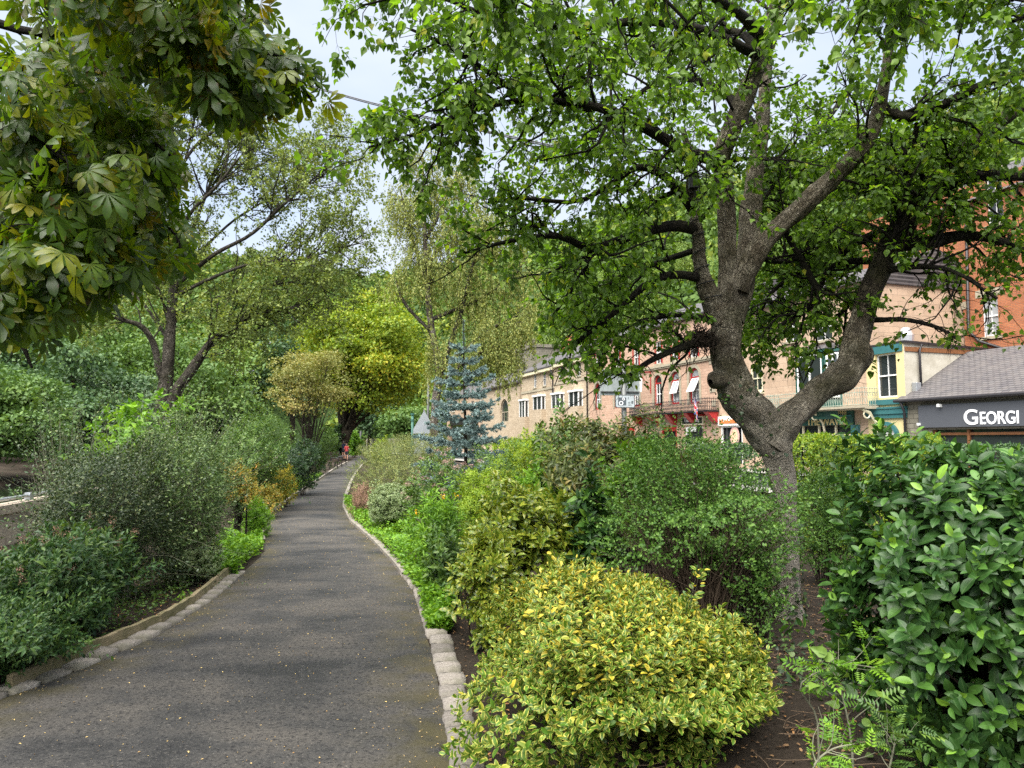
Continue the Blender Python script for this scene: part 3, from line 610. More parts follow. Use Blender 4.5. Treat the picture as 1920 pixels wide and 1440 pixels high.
# ---------- horse chestnut overhanging from the left
rng = np.random.default_rng(31)
ches = empty('horse_chestnut_tree', 'horse chestnut with big rusty palmate leaves overhanging the top left', 'tree', (-6.6, 4.3, 0))
tb = np.array([[-6.6, 4.3, 0], [-6.55, 4.3, 1.5], [-6.4, 4.35, 3.0], [-6.3, 4.4, 4.5], [-6.2, 4.4, 6.5], [-6.1, 4.5, 8.5]])
TP, TR = smooth_line(tb, 16)[None], np.linspace(.34, .12, 16)[None]
mesh_obj('trunk', rel(tubes_mesh('trunk', [(TP, TR, 16)], 2, .06), ches), M_BARK, ches)
def from_trunk(z, pts): return np.vstack([[np.interp(z, tb[:, 2], tb[:, 0]), np.interp(z, tb[:, 2], tb[:, 1]), z]] + [at(*p) for p in pts])
cl = [(4.9, [(-80, -60, 4.4), (120, -70, 4.2), (300, -40, 4.0), (400, 20, 3.9), (470, 85, 3.9), (540, 130, 3.9), (585, 190, 3.95)]),
      (4.6, [(-120, -20, 4.6), (60, -20, 4.6), (180, 0, 4.5), (225, 70, 4.5), (238, 150, 4.5), (245, 240, 4.5), (280, 340, 4.5)]),
      (4.2, [(-150, 100, 4.3), (0, 110, 4.2), (130, 170, 4.2), (240, 230, 4.2), (330, 300, 4.25)]),
      (3.8, [(-150, 260, 4.6), (20, 270, 4.7), (150, 330, 4.8), (260, 380, 4.9), (330, 440, 4.9), (340, 500, 4.9)]),
      (3.4, [(-150, 400, 4.2), (0, 380, 4.1), (100, 400, 4.1), (180, 440, 4.1), (210, 470, 4.1)]),
      (3.0, [(-150, 480, 4.5), (0, 470, 4.8), (130, 470, 5.0), (230, 470, 5.1), (290, 490, 5.1)]),
      (2.7, [(-150, 560, 4.3), (-20, 550, 4.3), (70, 560, 4.3), (150, 590, 4.3)]),
      (2.5, [(-150, 600, 4.0), (-40, 600, 3.9), (30, 630, 3.9), (60, 690, 3.9)]),
      (5.4, [(-100, -140, 4.0), (80, -120, 3.7), (220, -60, 3.5), (300, 20, 3.4), (340, 90, 3.4)]),
      (5.0, [(-100, 20, 5.4), (60, 60, 5.6), (200, 60, 5.7), (330, 70, 5.7), (400, 110, 5.7)]),
      (4.3, [(-100, 180, 5.6), (50, 220, 5.8), (170, 260, 5.9), (290, 280, 6), (330, 330, 6)]),
      (3.6, [(-100, 330, 5.6), (50, 340, 5.8), (170, 400, 5.9), (260, 440, 6), (320, 420, 6)]),
      (3.1, [(-100, 450, 5.6), (50, 480, 5.8), (100, 520, 5.9), (150, 560, 6)]),
      (4.0, [(-100, 200, 3.6), (-20, 230, 3.5), (60, 250, 3.4), (120, 300, 3.4)]),
      (3.2, [(-100, 420, 3.6), (-20, 450, 3.5), (40, 480, 3.4), (90, 500, 3.4)])]
CP = np.array([smooth_line(from_trunk(z, p), 18) for z, p in cl]); CR = np.tile(np.linspace(.05, .007, 18), (len(cl), 1))
C1, E1 = grow(CP, CR, 150, .6, (30, 70), -.08, .2, 7, .010, .3, 1, rng)
def in_px(P, poly_x):   # keep foliage left of the photographed outline
    e_ = P[:, -1] - np.array([0, 0, CAMH]); dep = e_[:, 1] * cph + e_[:, 2] * sph; up_ = -e_[:, 1] * sph + e_[:, 2] * cph
    pxx = CX + F * e_[:, 0] / dep; pyy = CY - F * up_ / dep
    return pxx < np.interp(pyy, [p[0] for p in poly_x], [p[1] for p in poly_x])
OUT = [(-400, 620), (0, 480), (60, 540), (120, 560), (150, 590), (225, 590), (240, 330), (300, 330), (400, 345), (480, 340), (510, 280), (560, 170), (640, 140), (700, 80), (730, 0), (760, -60)]
k1 = in_px(C1, OUT); C1, E1 = C1[k1], E1[k1]
C2, E2 = grow(np.concatenate([C1, CP[:, 6:][:, np.linspace(0, 11, 7).astype(int)]]), np.concatenate([E1, CR[:, 6:][:, np.linspace(0, 11, 7).astype(int)]]), 760, .28, (30, 75), -.05, .2, 5, .0045, .25, 1, rng)
k2 = in_px(C2, OUT); C2, E2 = C2[k2], E2[k2]
mesh_obj('branch', rel(tubes_mesh('branch', [(CP, CR, 8), (C1, E1, 5), (C2, E2, 4)], 3, .05), ches), M_LIMB, ches)
M_CHES = leaf_mat('chestnut_leaf', [(0, (.025, .055, .014)), (.4, (.045, .095, .016)), (.75, (.075, .125, .016)), (.94, (.12, .145, .012)), (1, (.19, .15, .015))], .36, .52, spots=(.85, .615, (.085, .04, .014), 16), vein=(.5, (.10, .14, .04)), tcol=(1.7, 1.75, .30), spec=.45)
pos, A, Nn, Ln = twig_leaves(C2, 5, .122, rng, 1.1, .85, .45, .2, .09, .35)
pet = np.stack([sample(C2, np.repeat(np.arange(len(C2)), 5), np.full(len(pos), .7))[0], pos], 1)
mesh_obj('crown', rel(leaves_mesh('crown', [('palm', pos, A, Nn, Ln, 1.0, None)], rng), ches), M_CHES, ches)

# ---------- light alder / birch, mid left
rng = np.random.default_rng(41)
ald = empty('alder_tree', 'tall airy tree with thin pale leaves and bare pale limbs, behind the left shrubs', 'tree', (*at(305, 826, 18)[:2], 0))
al = [[(300, 900, 18, 22), (303, 780, 18, 18), (312, 710, 18, 17), (318, 640, 18, 14), (324, 560, 18, 12), (330, 440, 18, 10), (326, 300, 18, 7), (318, 180, 18, 4), (316, 110, 18, 2)],
      [(305, 800, 18, 16), (330, 735, 18, 14), (362, 690, 17.9, 13), (395, 642, 17.8, 9), (432, 617, 17.6, 8), (500, 585, 17.3, 5), (560, 575, 17, 3)],
      [(312, 730, 18, 9), (298, 690, 17.9, 9), (288, 645, 17.8, 8), (265, 612, 17.6, 7), (230, 600, 17.4, 5), (190, 590, 17.2, 3)],
      [(330, 535, 18, 8), (400, 478, 17.6, 7), (470, 440, 17.2, 6), (530, 385, 16.8, 5), (600, 325, 16.5, 3), (640, 300, 16.3, 2)],
      [(328, 555, 18, 7), (400, 520, 17.6, 6), (480, 492, 17.2, 5), (560, 488, 16.9, 4), (625, 468, 16.6, 3), (680, 455, 16.4, 2)],
      [(330, 440, 18, 7), (365, 390, 17.8, 6), (410, 345, 17.6, 5), (455, 290, 17.4, 3), (500, 270, 17.2, 2)],
      [(328, 330, 18, 6), (370, 270, 18.2, 5), (430, 225, 18.3, 4), (475, 185, 18.4, 3), (490, 140, 18.4, 2)],
      [(332, 500, 18, 7), (365, 420, 18.3, 6), (400, 330, 18.5, 5), (440, 230, 18.7, 3), (450, 150, 18.8, 2)],
      [(330, 470, 18, 6), (300, 420, 18.4, 5), (270, 360, 18.7, 4), (230, 300, 19, 2)],
      [(326, 360, 18, 5), (350, 290, 18.3, 4), (370, 200, 18.5, 3), (390, 120, 18.6, 2)],
      [(320, 600, 18, 7), (380, 570, 18.6, 6), (450, 545, 19.2, 5), (540, 530, 19.8, 3), (600, 520, 20, 2)],
      [(318, 640, 18, 6), (260, 560, 18.6, 5), (210, 540, 19, 4), (170, 560, 19.4, 2)],
      [(330, 520, 18, 5), (430, 420, 19, 4), (520, 360, 19.6, 3), (590, 290, 20, 2)]]
AP, AR = limbs(al, 20); AR = AR * np.array([.72] * 3 + [.55] * (len(al) - 3))[:, None]
mesh_obj('trunk', rel(tubes_mesh('trunk', [(AP[:3], AR[:3], 12)], 7, .06), ald), M_GREYBARK, ald)
mesh_obj('limb', rel(tubes_mesh('limb', [(AP[3:], AR[3:], 8)], 7, .04), ald), M_GREYBARK, ald)
A1, S1 = grow(AP[:, 6:], AR[:, 6:], 420, 1.75, (25, 60), .08, .16, 8, .022, .1, 1, rng)
A2, S2 = grow(A1, S1, 2000, .85, (25, 60), .02, .18, 6, .007, .1, 1, rng)
A3, S3 = grow(A2, S2, 6500, .40, (25, 65), -.05, .2, 4, .004, .15, 1, rng)
mesh_obj('twig', rel(tubes_mesh('twig', [(A1, S1, 5), (A2, S2, 3), (A3[::2], S3[::2], 3)], 7), ald), M_GREYBARK, ald)
M_ALD = leaf_mat('alder_leaf', [(0, (.07, .115, .038)), (.5, (.115, .18, .06)), (1, (.2, .26, .08))], .5, .35)
mesh_obj('crown', rel(leaves_mesh('crown', [('quad', *twig_leaves(A3, 13, .068, rng, .2, .8, .6), .7, None)], rng), ald), M_ALD, ald)

# ---------- weeping birch
rng = np.random.default_rng(51)
wb = empty('weeping_birch_tree', 'weeping birch with curtains of fine pale leaves beyond the blue spruce', 'tree', (*at(812, 826, 36)[:2], 0))
wlb = [[(812, 875, 36, 15), (814, 800, 36, 13), (818, 740, 36, 13), (824, 690, 36, 12), (808, 610, 36, 10), (800, 520, 36, 9), (796, 420, 36, 7), (794, 340, 36, 4), (792, 285, 36, 2)],
       [(824, 700, 36, 9), (860, 600, 36, 8), (880, 520, 35.6, 6), (905, 440, 35.4, 4), (915, 400, 35.2, 2)],
       [(802, 540, 36, 7), (780, 470, 36.3, 5), (760, 400, 36.5, 4), (750, 350, 36.6, 2)],
       [(798, 450, 36, 6), (830, 390, 36, 5), (850, 340, 36, 3), (860, 310, 36, 2)],
       [(806, 600, 36, 7), (900, 560, 36, 5), (960, 520, 35.6, 4), (990, 480, 35.5, 2)],
       [(806, 620, 36, 6), (760, 570, 36, 5), (740, 520, 36, 3)],
       [(822, 700, 36, 7), (890, 640, 35.6, 6), (950, 600, 35.2, 4), (1000, 585, 35, 2)],
       [(818, 730, 36, 7), (870, 680, 35.6, 5), (930, 650, 35.3, 4), (985, 650, 35, 2)],
       [(800, 500, 36, 5), (840, 440, 36.4, 4), (880, 380, 36.6, 2)]]
WP, WR = limbs(wlb, 18); WR = WR * .6
mesh_obj('trunk', rel(tubes_mesh('trunk', [(WP[:1], WR[:1], 10)], 7, .05), wb), M_BIRCH_WHITE, wb)
mesh_obj('limb', rel(tubes_mesh('limb', [(WP[1:], WR[1:], 7)], 7, .04), wb), M_GREYBARK, wb)
W1, X1 = grow(WP[:, 5:], WR[:, 5:], 150, 2.0, (30, 70), .0, .15, 8, .02, .05, 1, rng)
W2, X2 = grow(np.concatenate([W1, WP[1:, ::2][:, :8]]), np.concatenate([X1, WR[1:, ::2][:, :8]]), 2300, 2.3, (40, 90), -.65, .09, 9, .008, .1, 1, rng)
mp = W2.mean(1); dp_ = mp[:, 1] * cph + (mp[:, 2] - CAMH) * sph; wpx = CX + F * mp[:, 0] / dp_; wpy = CY - F * (-mp[:, 1] * sph + (mp[:, 2] - CAMH) * cph) / dp_
keepw = ~((wpx < 800) & (wpy > 560)); W2, X2 = W2[keepw], X2[keepw]
M_WB = leaf_mat('weeping_birch_leaf', [(0, (.09, .14, .04)), (.5, (.15, .20, .06)), (1, (.24, .27, .09))], .5, .35)
mesh_obj('twig', rel(tubes_mesh('twig', [(W1, X1, 4), (W2[::2], X2[::2] * .7, 3)], 7), wb), M_GREYBARK, wb)
mesh_obj('crown', rel(leaves_mesh('crown', [('quad', *twig_leaves(W2, 34, .10, rng, .6, .5, .5, .05, .03), .62, None)], rng), wb), M_WB, wb)

# ---------- generic crown tree
def crown_tree(name, label, cat, base, h, w, leaf, n, mat, bark, seed, lobes=16, low=.2, group=None, flat=.75, tr_r=None, lean=(0, 0), trunk_pts=None, kind='quad', wr=.62, lobe_r=.30, rnd_f=None, parts=True, narrow=0.0):
    r = np.random.default_rng(seed); root = empty(name, label, cat, base, 0, group); tr_r = tr_r or h * .02
    tp = np.array(trunk_pts if trunk_pts is not None else [(0, 0, 0), (.1 * w * .2, 0, h * .25), (lean[0] * .5, lean[1] * .5, h * .5), (lean[0], lean[1], h * .8)], float); TPp = smooth_line(tp, 10)[None]; TRr = np.linspace(tr_r, tr_r * .35, 10)[None]
    lc = []
    while len(lc) < lobes:
        q = r.uniform(-1, 1, 3)
        if q @ q < 1: lc.append(q * [1 - narrow * max(0, q[2]), 1 - narrow * max(0, q[2]), 1])
    lc = np.array(lc); cz = h * (low + 1) / 2; hz = h * (1 - low) / 2; ct = lc * np.array([w / 2, w / 2, hz]) * .72 + np.array([lean[0], lean[1], cz])
    lr = w * lobe_r * r.uniform(.7, 1.2, lobes)
    br = np.zeros((lobes, 7, 3)); t0 = np.clip((ct[:, 2] / h) * .62, .15, .95); s0 = sample(TPp, np.zeros(lobes, int), t0)[0]
    for k_ in range(7): u_ = k_ / 6; br[:, k_] = s0 * (1 - u_) + ct * u_ + np.array([0, 0, h * .03]) * math.sin(u_ * 3.14)
    BR = (np.linspace(tr_r * .4, tr_r * .1, 7) * min(1, (14 / lobes) ** .75))[None].repeat(lobes, 0)
    b2, q2 = grow(br, BR, lobes * 6, w * .17, (30, 70), .05, .2, 5, tr_r * .1, .3, 1, r)
    li = r.integers(lobes, size=n); q = unit(r.normal(size=(n, 3)) + np.array([0, 0, .35])); rr = lumpy(q, r, .22, 8, 3.0) * r.uniform(.62, 1.06, n)
    P = ct[li] + q * (rr * lr[li])[:, None] * np.array([1, 1, flat]); ok = P[:, 2] > h * low * .5
    P, q, li = P[ok], q[ok], li[ok]
    Nn = unit(q * .8 + np.array([0, 0, .5]) + r.normal(size=P.shape) * .5); A = unit(q * .5 + r.normal(size=P.shape) - np.array([0, 0, .4]))
    lb = r.random(lobes); rn = np.clip(.55 * r.random(len(P)) + .45 * lb[li], 0, 1) if rnd_f is None else rnd_f(P, r, lb[li])
    mesh_obj('trunk', tubes_mesh('trunk', [(TPp, TRr, 10), (br, BR, 6), (b2, q2, 4)], seed, .06), bark, root)
    mesh_obj('crown', leaves_mesh('crown', [(kind, P, A, Nn, leaf * r.uniform(.65, 1.3, len(P)), wr, rn)], r), mat, root); return root

M_YEL = leaf_mat('yellowing_chestnut_leaf', [(0, (.065, .14, .016)), (.35, (.12, .21, .022)), (.7, (.20, .27, .026)), (.9, (.30, .29, .028)), (1, (.38, .23, .028))], .5, .35, tcol=(1.2, 1.15, .4))
def yel(P, r, lb): return np.clip(.12 + .2 * lb + .58 * r.random(len(P)) + .02 * (P[:, 0] > 3) * (10 - P[:, 2]), 0, 1)
b0 = gp(640, 862)
ty = crown_tree('horse_chestnut_tree', 'big horse chestnut turning yellow, leaning over the path beside the benches', 'tree', b0, zat(492, 62), 15.2, .27, 52000, M_YEL, M_BARK, 61, lobes=56, low=.15,
                tr_r=.75, trunk_pts=[(-.3, 0, -.1), (-.1, 0, 1.4), (.3, 0, 2.4), (1.1, 0, 4.4), (1.6, 0, 8), (1.8, 0, 12)], lean=(1.75, 0), flat=.55, rnd_f=yel, lobe_r=.145, narrow=.3)
M_ELD = leaf_mat('pale_small_leaf', [(0, (.09, .12, .035)), (.5, (.16, .185, .065)), (.9, (.25, .24, .10)), (1, (.30, .21, .10))], .5, .3)
crown_tree('spindle_tree', 'small pale many-stemmed tree beside the path, in front of the yellow chestnut', 'tree', (*at(578, 826, 34)[:2], 0), zat(632, 34), 5.1, .11, 10500, M_ELD, M_BARK, 62, lobes=44, low=.34, tr_r=.12, flat=.45, lobe_r=.16,
           trunk_pts=[(.3, 0, 0), (.25, 0, .8), (-.2, 0, 1.6), (-.3, 0, 3.4)])
# ---------- blue spruce
rng = np.random.default_rng(71)
sp = empty('blue_spruce', 'young blue-grey spruce with bare leader standing in the right bed', 'tree', (*at(872, 826, 17)[:2], 0))
Hs = zat(655, 17)
tP = np.array([[0, 0, 0], [.02, 0, Hs * .4], [-.03, 0, Hs * .8], [-.05, 0, zat(600, 17)]]); tP = smooth_line(tP, 10)[None]
br, bl_ = [], []
for i, zz in enumerate(np.linspace(.5, Hs - .05, 13)):
    u_ = 1 - zz / (Hs + .1); Lb = .18 + 1.28 * u_ ** .8 * (1 + .12 * math.sin(i * 2.3)); m = 10 if u_ > .3 else 6
    if i in (3, 8): Lb *= .8
    for j in range(m):
        a = 2 * math.pi * (j + rng.uniform(-.3, .3)) / m + i * .7; l_ = Lb * rng.uniform(.75, 1.12); pts = []
        for k_ in range(7):
            t = k_ / 6; pts.append([l_ * t * math.cos(a) - .03 * zz / Hs, l_ * t * math.sin(a), zz + rng.uniform(-.02, .02) + l_ * (.18 * (1 - u_) * t - .22 * u_ * t + .24 * t * t)])
        br.append(pts)
br = np.array(br); bR = np.tile(np.linspace(.013, .004, 7), (len(br), 1))
sd, sR = [], []
s1, r1 = grow(br, bR, len(br) * 20, .34, (40, 62), .05, .07, 5, .004, .15, 1, rng, shrink=.55)
fl = np.abs((s1[:, -1] - s1[:, 0])[:, 2]) < .075; s1, r1 = s1[fl], r1[fl]
mesh_obj('trunk', tubes_mesh('trunk', [(tP, np.linspace(.055, .010, 10)[None], 8), (br, bR, 5)]), M_BARK, sp)
M_SPRUCE = leaf_mat('spruce_needle', [(0, (.065, .115, .105)), (.5, (.14, .21, .195)), (1, (.27, .35, .34))], .55, .12, tcol=(1, 1, 1))
need = []
for Pn, per in ((s1, 85), (br, 90), (tP[:, 7:], 160)):
    n_ = len(Pn) * per; idx = np.repeat(np.arange(len(Pn)), per); pos, tan = sample(Pn, idx, rng.uniform(.1, 1, n_)); e = rng.normal(size=(n_, 3)); e = unit(e - (e * tan).sum(1, keepdims=True) * tan)
    need.append(('needle', pos, unit(tan * .7 + e), rng.normal(size=(n_, 3)),   .062 * rng.uniform(.7, 1.2, n_), .30, None))
mesh_obj('needles', leaves_mesh('needles', need, rng), M_SPRUCE, sp)

# ---------- trees across the river and on the slopes
mats = [leaf_mat('riverside_leaf_mid', [(0, (.025, .062, .018)), (.5, (.05, .105, .03)), (1, (.095, .165, .045))], .5, .3, gain=1.7),
        leaf_mat('riverside_leaf_deep', [(0, (.016, .042, .022)), (.5, (.032, .072, .034)), (1, (.06, .115, .05))], .5, .25, gain=1.7),
        leaf_mat('riverside_leaf_light', [(0, (.055, .1, .025)), (.5, (.09, .15, .035)), (1, (.15, .21, .05))], .5, .3, gain=1.7),
        leaf_mat('riverside_leaf_blue', [(0, (.035, .07, .05)), (.5, (.06, .105, .075)), (1, (.1, .15, .105))], .5, .25, gain=1.7)]
rb = [('beech_tree', 'beech tree with bright layered leaves overhanging the dark river at the left edge', -30, 655, 39, 340, 0, -.08, .26, 22000, .2),
      ('leafy_tree', 'deep green dense tree rising above the river wall behind the layered beech', 130, 620, 50, 290, 1, -.03, .32, 15000, .2),
      ('leafy_tree', 'tall dark tree at the far left behind the chestnut leaves', -40, 470, 56, 420, 1, 0, .42, 12000, .25),
      ('leafy_tree', 'blue-green willow-like tree across the river, left of the pale-limbed alder', 215, 690, 60, 220, 3, -.05, .34, 10000, .2),
      ('leafy_tree', 'mid-green tree across the river directly behind the alder trunk', 330, 600, 78, 270, 0, 0, .45, 11000, .25),
      ('leafy_tree', 'light green tree across the river, right of the alder trunk', 418, 655, 97, 190, 2, 0, .5, 8000, .25),
      ('leafy_tree', 'grey-green bushy tree below the white hillside house', 438, 712, 92, 120, 3, 0, .42, 6000, .3),
      ('leafy_tree', 'tall green tree filling the slope above the river bend', 210, 520, 84, 300, 0, .1, .5, 9000, .3),
      ('leafy_tree', 'dark tree on the slope left of the yellow chestnut crown', 545, 560, 96, 150, 1, .1, .5, 6000, .3),
      ('leafy_tree', 'light tree on the slope above the white houses', 430, 590, 92, 190, 2, .1, .5, 6000, .3),
      ('leafy_tree', 'dark green tree closing the path behind the yellow chestnut', 690, 700, 112, 130, 1, .05, .55, 5000, .25),
      ('leafy_tree', 'green tree between the yellow chestnut and the weeping birch', 775, 745, 100, 120, 0, .05, .5, 5000, .25)]
for i, (nm, lb, px_, top, Y, wpx, mi, lowf, lf, n_, lobf) in enumerate(rb):
    bz = -.4 if px_ < 480 else 0
    crown_tree(nm, lb, 'tree', (*at(px_, 826, Y)[:2], bz), zat(top, Y) - bz, wpx * Y / F, lf, n_, mats[mi], M_BARK, 100 + i, lobes=26, low=max(0, lowf + .04), flat=.42 if mi in (0, 1) else .6, lobe_r=lobf, group=None)
hs = [(1010, 560, 105), (1075, 505, 125), (1140, 480, 140), (1205, 455, 150), (1290, 440, 140), (960, 560, 120), (1110, 590, 100), (1420, 430, 110), (1500, 430, 105), (900, 590, 118), (1180, 540, 108)]
hill_src = crown_tree('hillside_tree', 'broadleaf tree on the wooded hillside above the shop roofs', 'tree', (0, 0, 0), 12, 11, .19, 26000, mats[2], M_BARK, 140, lobes=24, low=.1, flat=.6, lobe_r=.2, group='trees on the hillside above the shops')
hill_alt = crown_tree('hillside_tree', 'broadleaf tree on the wooded hillside above the shop roofs', 'tree', (0, 0, 0), 13, 10, .19, 26000, mats[0], M_BARK, 141, lobes=24, low=.1, flat=.6, lobe_r=.2, group='trees on the hillside above the shops')
for i, (px_, top, Y) in enumerate(hs):
    src = (hill_src, hill_alt)[i % 2]; o = src if i < 2 else copy_tree(src)
    zt = zat(top, Y); zb = max(0, float(hill(px_, Y)) - 1); k_ = (zt - zb) / 12.5
    k_ = max(.8, k_); o.location = (xat(px_, Y), Y, zt - 12.5 * k_); o.scale = (k_, k_, k_); o.rotation_euler[2] = i * 1.3
# ================================================================== SHRUBS
def shrub(name, label, px0, px1, top, Y, mat, leaf=('oval', .05, .5), n=500, per=8, L=.12, ry=None, H0=.0, cat='shrub', seed=1, axial=.55, bare=.12, amp=.24, freq=3.8, upb=.55, stems=24, stem_mat=None, inner=.25, sprays=0,
          spray_L=.6, group=None, rnd=None, power=2.4, slope=0.0, stem_r=.006, spray_up=-.05, top_bias=0.0, extra=None, jit=.0, px_y=None):
    r = np.random.default_rng(seed); yb = px_y or 900
    x0, x1 = at(px0, yb, Y)[0], at(px1, yb, Y)[0]; cx_, rx = (x0 + x1) / 2, (x1 - x0) / 2; H = zat(top, Y); ry = ry or rx
    if not sprays and stems: sprays, spray_L, spray_up = max(10, int(n * .035)), .30 * H, .12
    root = empty(name, label, cat, (cx_, Y, H0), 0, group); Hh = H - H0
    m = n * 3; q = unit(r.normal(size=(m, 3)) + np.array([0, -.15, .18 + top_bias])); e_ = (np.abs(q[:, 0]) ** power + np.abs(q[:, 1]) ** power + np.abs(q[:, 2]) ** power) ** (-1 / power)
    shell = np.where(r.random(m) < inner, r.uniform(.35, .85, m), r.uniform(.85, 1.03, m)); R_ = lumpy(q, r, amp, 9, freq) * e_ * shell * .92
    zc = .52; P = q * R_[:, None] * np.array([rx, ry, Hh * (1 - zc)]); P[:, 2] = np.where(P[:, 2] < 0, P[:, 2] * zc / (1 - zc), P[:, 2]) + Hh * zc
    P[:, 2] *= 1 - slope * np.clip(P[:, 0] / rx, -1, 1)
    k = P[:, 2] > bare * Hh; P, q = P[k][:n], q[k][:n]
    D = unit(q * np.array([1 / rx, 1 / ry, 1.6 / Hh]) * min(rx, Hh) + np.array([0, 0, upb]) + r.normal(size=P.shape) * .3)
    pos, A, Nn, Ln, sh = shoots(P, D, L, per, leaf[1], r, axial)
    if jit: pos = pos + r.normal(size=pos.shape) * jit
    rn = r.random(len(pos)) if rnd is None else np.clip(rnd(pos, sh, r), 0, 1)
    sets = [(leaf[0], pos, A, Nn, Ln, leaf[2], rn)]; tb_ = []
    if stems:
        s_i = r.integers(len(P), size=stems); tip = P[s_i] * np.array([.92, .92, .95]); base = np.stack([tip[:, 0] * .25 + r.normal(size=stems) * .05, tip[:, 1] * .25 + r.normal(size=stems) * .05, np.zeros(stems) - .03], 1)
        SP = np.zeros((stems, 8, 3))
        for k_ in range(8):
            u = k_ / 7; SP[:, k_] = base * (1 - u ** 1.4) + tip * u ** 1.4 + np.array([0, 0, 1]) * (Hh * .12 * math.sin(math.pi * u))
        SR = np.linspace(stem_r, stem_r * .3, 8)[None].repeat(stems, 0); b2, q2 = grow(SP, SR, stems * 5, Hh * .3, (25, 60), .1, .2, 5, stem_r * .5, .25, 1, r)
        b2[:, :, 2] = np.maximum(b2[:, :, 2], .01); tb_ += [(SP, SR, 5), (b2, q2, 3)]
        if sprays:
            s3, q3 = grow(SP, SR, sprays, spray_L, (15, 50), spray_up, .13, 9, stem_r * .5, .55, 1, r, shrink=0)
            s3[:, :, 2] = np.maximum(s3[:, :, 2], .02); tb_.append((s3, q3, 3)); sets.append((leaf[0], *twig_leaves(s3, 22, leaf[1] * .9, r, .05, .8, .8, .25), leaf[2], None))
        mesh_obj('stems', tubes_mesh('stems', tb_, seed), stem_mat or M_TWIG, root)
    if extra: extra(root, P, D, r, sets)
    mesh_obj('foliage', leaves_mesh('foliage', sets, r), mat, root); return root
def flowers(mat, n, size, name='blossom', petals=26, flat=.55, top=.55, kind='quad', lift=.05, psz=.5):
    def f(root, P, D, r, sets):
        hi = np.where(P[:, 2] > np.quantile(P[:, 2], top))[0]
        for i_ in r.choice(hi, n, replace=len(hi) < n):
            c = np.repeat((P[i_] + D[i_] * lift)[None], petals, 0); q = unit(r.normal(size=c.shape) + np.array([0, 0, .6]))
            mesh_obj(name, leaves_mesh(name, [(kind, c + q * size * np.array([1, 1, flat]) * r.uniform(.5, 1, (petals, 1)), r.normal(size=c.shape), q, size * psz * r.uniform(.6, 1.2, petals), .9, None)], r), mat, root)
    return f
LM = leaf_mat
M_GOLD = LM('variegated_golden_leaf', [(0, (.045, .12, .014)), (.3, (.08, .18, .018)), (.5, (.05, .11, .018)), (.80, (.12, .2, .03)), (.86, (.40, .37, .045)), (1, (.50, .43, .06))], .42, .25, margin=((.52, .49, .10), .50, .74, .85), spec=.35, gain=1.0)
M_LAUREL = LM('laurel_leaf', [(0, (.012, .040, .012)), (.5, (.022, .066, .016)), (.78, (.045, .12, .022)), (1, (.12, .25, .035))], .40, .22, vein=(.45, (.09, .16, .05)), spec=.35)
M_AUCUBA = LM('spotted_laurel_leaf', [(0, (.05, .10, .015)), (.6, (.10, .18, .022)), (1, (.20, .26, .03))], .3, .25, spots=(.85, .53, (.45, .42, .06), 60), spec=.5)
M_COTON = LM('cotoneaster_leaf', [(0, (.018, .036, .02)), (.6, (.035, .065, .03)), (.9, (.07, .11, .05)), (1, (.15, .19, .09))], .4, .15, spec=.4)
M_SPIR = LM('spiraea_leaf', [(0, (.02, .055, .025)), (.6, (.04, .095, .035)), (1, (.09, .16, .045))], .42, .25)
M_FRESH = LM('fresh_green_leaf', [(0, (.05, .13, .015)), (.5, (.085, .21, .02)), (1, (.16, .31, .03))], .45, .35)
M_MID = LM('mid_green_leaf', [(0, (.025, .065, .018)), (.5, (.05, .11, .026)), (1, (.1, .18, .04))], .42, .28)
M_DARKG = LM('dark_green_leaf', [(0, (.012, .034, .016)), (.6, (.024, .062, .024)), (1, (.055, .12, .035))], .35, .2, spec=.45)
M_HEBE = LM('grey_green_leaf', [(0, (.06, .095, .045)), (.5, (.12, .165, .07)), (1, (.23, .27, .11))], .55, .25)
M_VARIW = LM('white_edged_leaf', [(0, (.07, .13, .055)), (1, (.13, .19, .09))], .5, .25, margin=((.5, .54, .36), .5, .8, .75))
M_LIME = LM('lime_leaf', [(0, (.08, .16, .013)), (.5, (.14, .24, .018)), (1, (.26, .34, .03))], .5, .35)
M_YGREEN = LM('yellow_green_leaf', [(0, (.16, .18, .03)), (.6, (.28, .28, .04)), (1, (.40, .34, .05))], .5, .3)
M_VIBUR = LM('leatherleaf_leaf', [(0, (.026, .042, .017)), (.5, (.055, .082, .026)), (.85, (.10, .13, .036)), (1, (.17, .15, .05))], .42, .22, vein=(.25, (.14, .16, .06)), spec=.35)
M_LONI = LM('box_honeysuckle_leaf', [(0, (.03, .085, .018)), (.5, (.065, .155, .034)), (1, (.14, .27, .07))], .4, .25)
M_IVY = LM('ivy_leaf', [(0, (.014, .03, .018)), (.7, (.03, .062, .03)), (1, (.09, .15, .05))], .35, .15, vein=(.4, (.08, .11, .06)))
M_RHODO = LM('bronze_yellow_leaf', [(0, (.06, .085, .02)), (.5, (.14, .15, .03)), (.85, (.26, .22, .04)), (1, (.30, .14, .04))], .45, .3)
M_PINK = LM('faded_pink_petal', [(0, (.15, .09, .065)), (.6, (.27, .175, .14)), (1, (.40, .27, .24))], .7, .25, tcol=(1, 1, 1))
M_SEED = LM('brown_seed_head', [(0, (.12, .075, .042)), (.6, (.20, .125, .075)), (1, (.30, .17, .14))], .8, .2, tcol=(1, 1, 1))
M_ORANGE = LM('orange_petal', [(0, (.75, .30, .01)), (1, (.85, .45, .02))], .5, .3, tcol=(1, 1, 1))

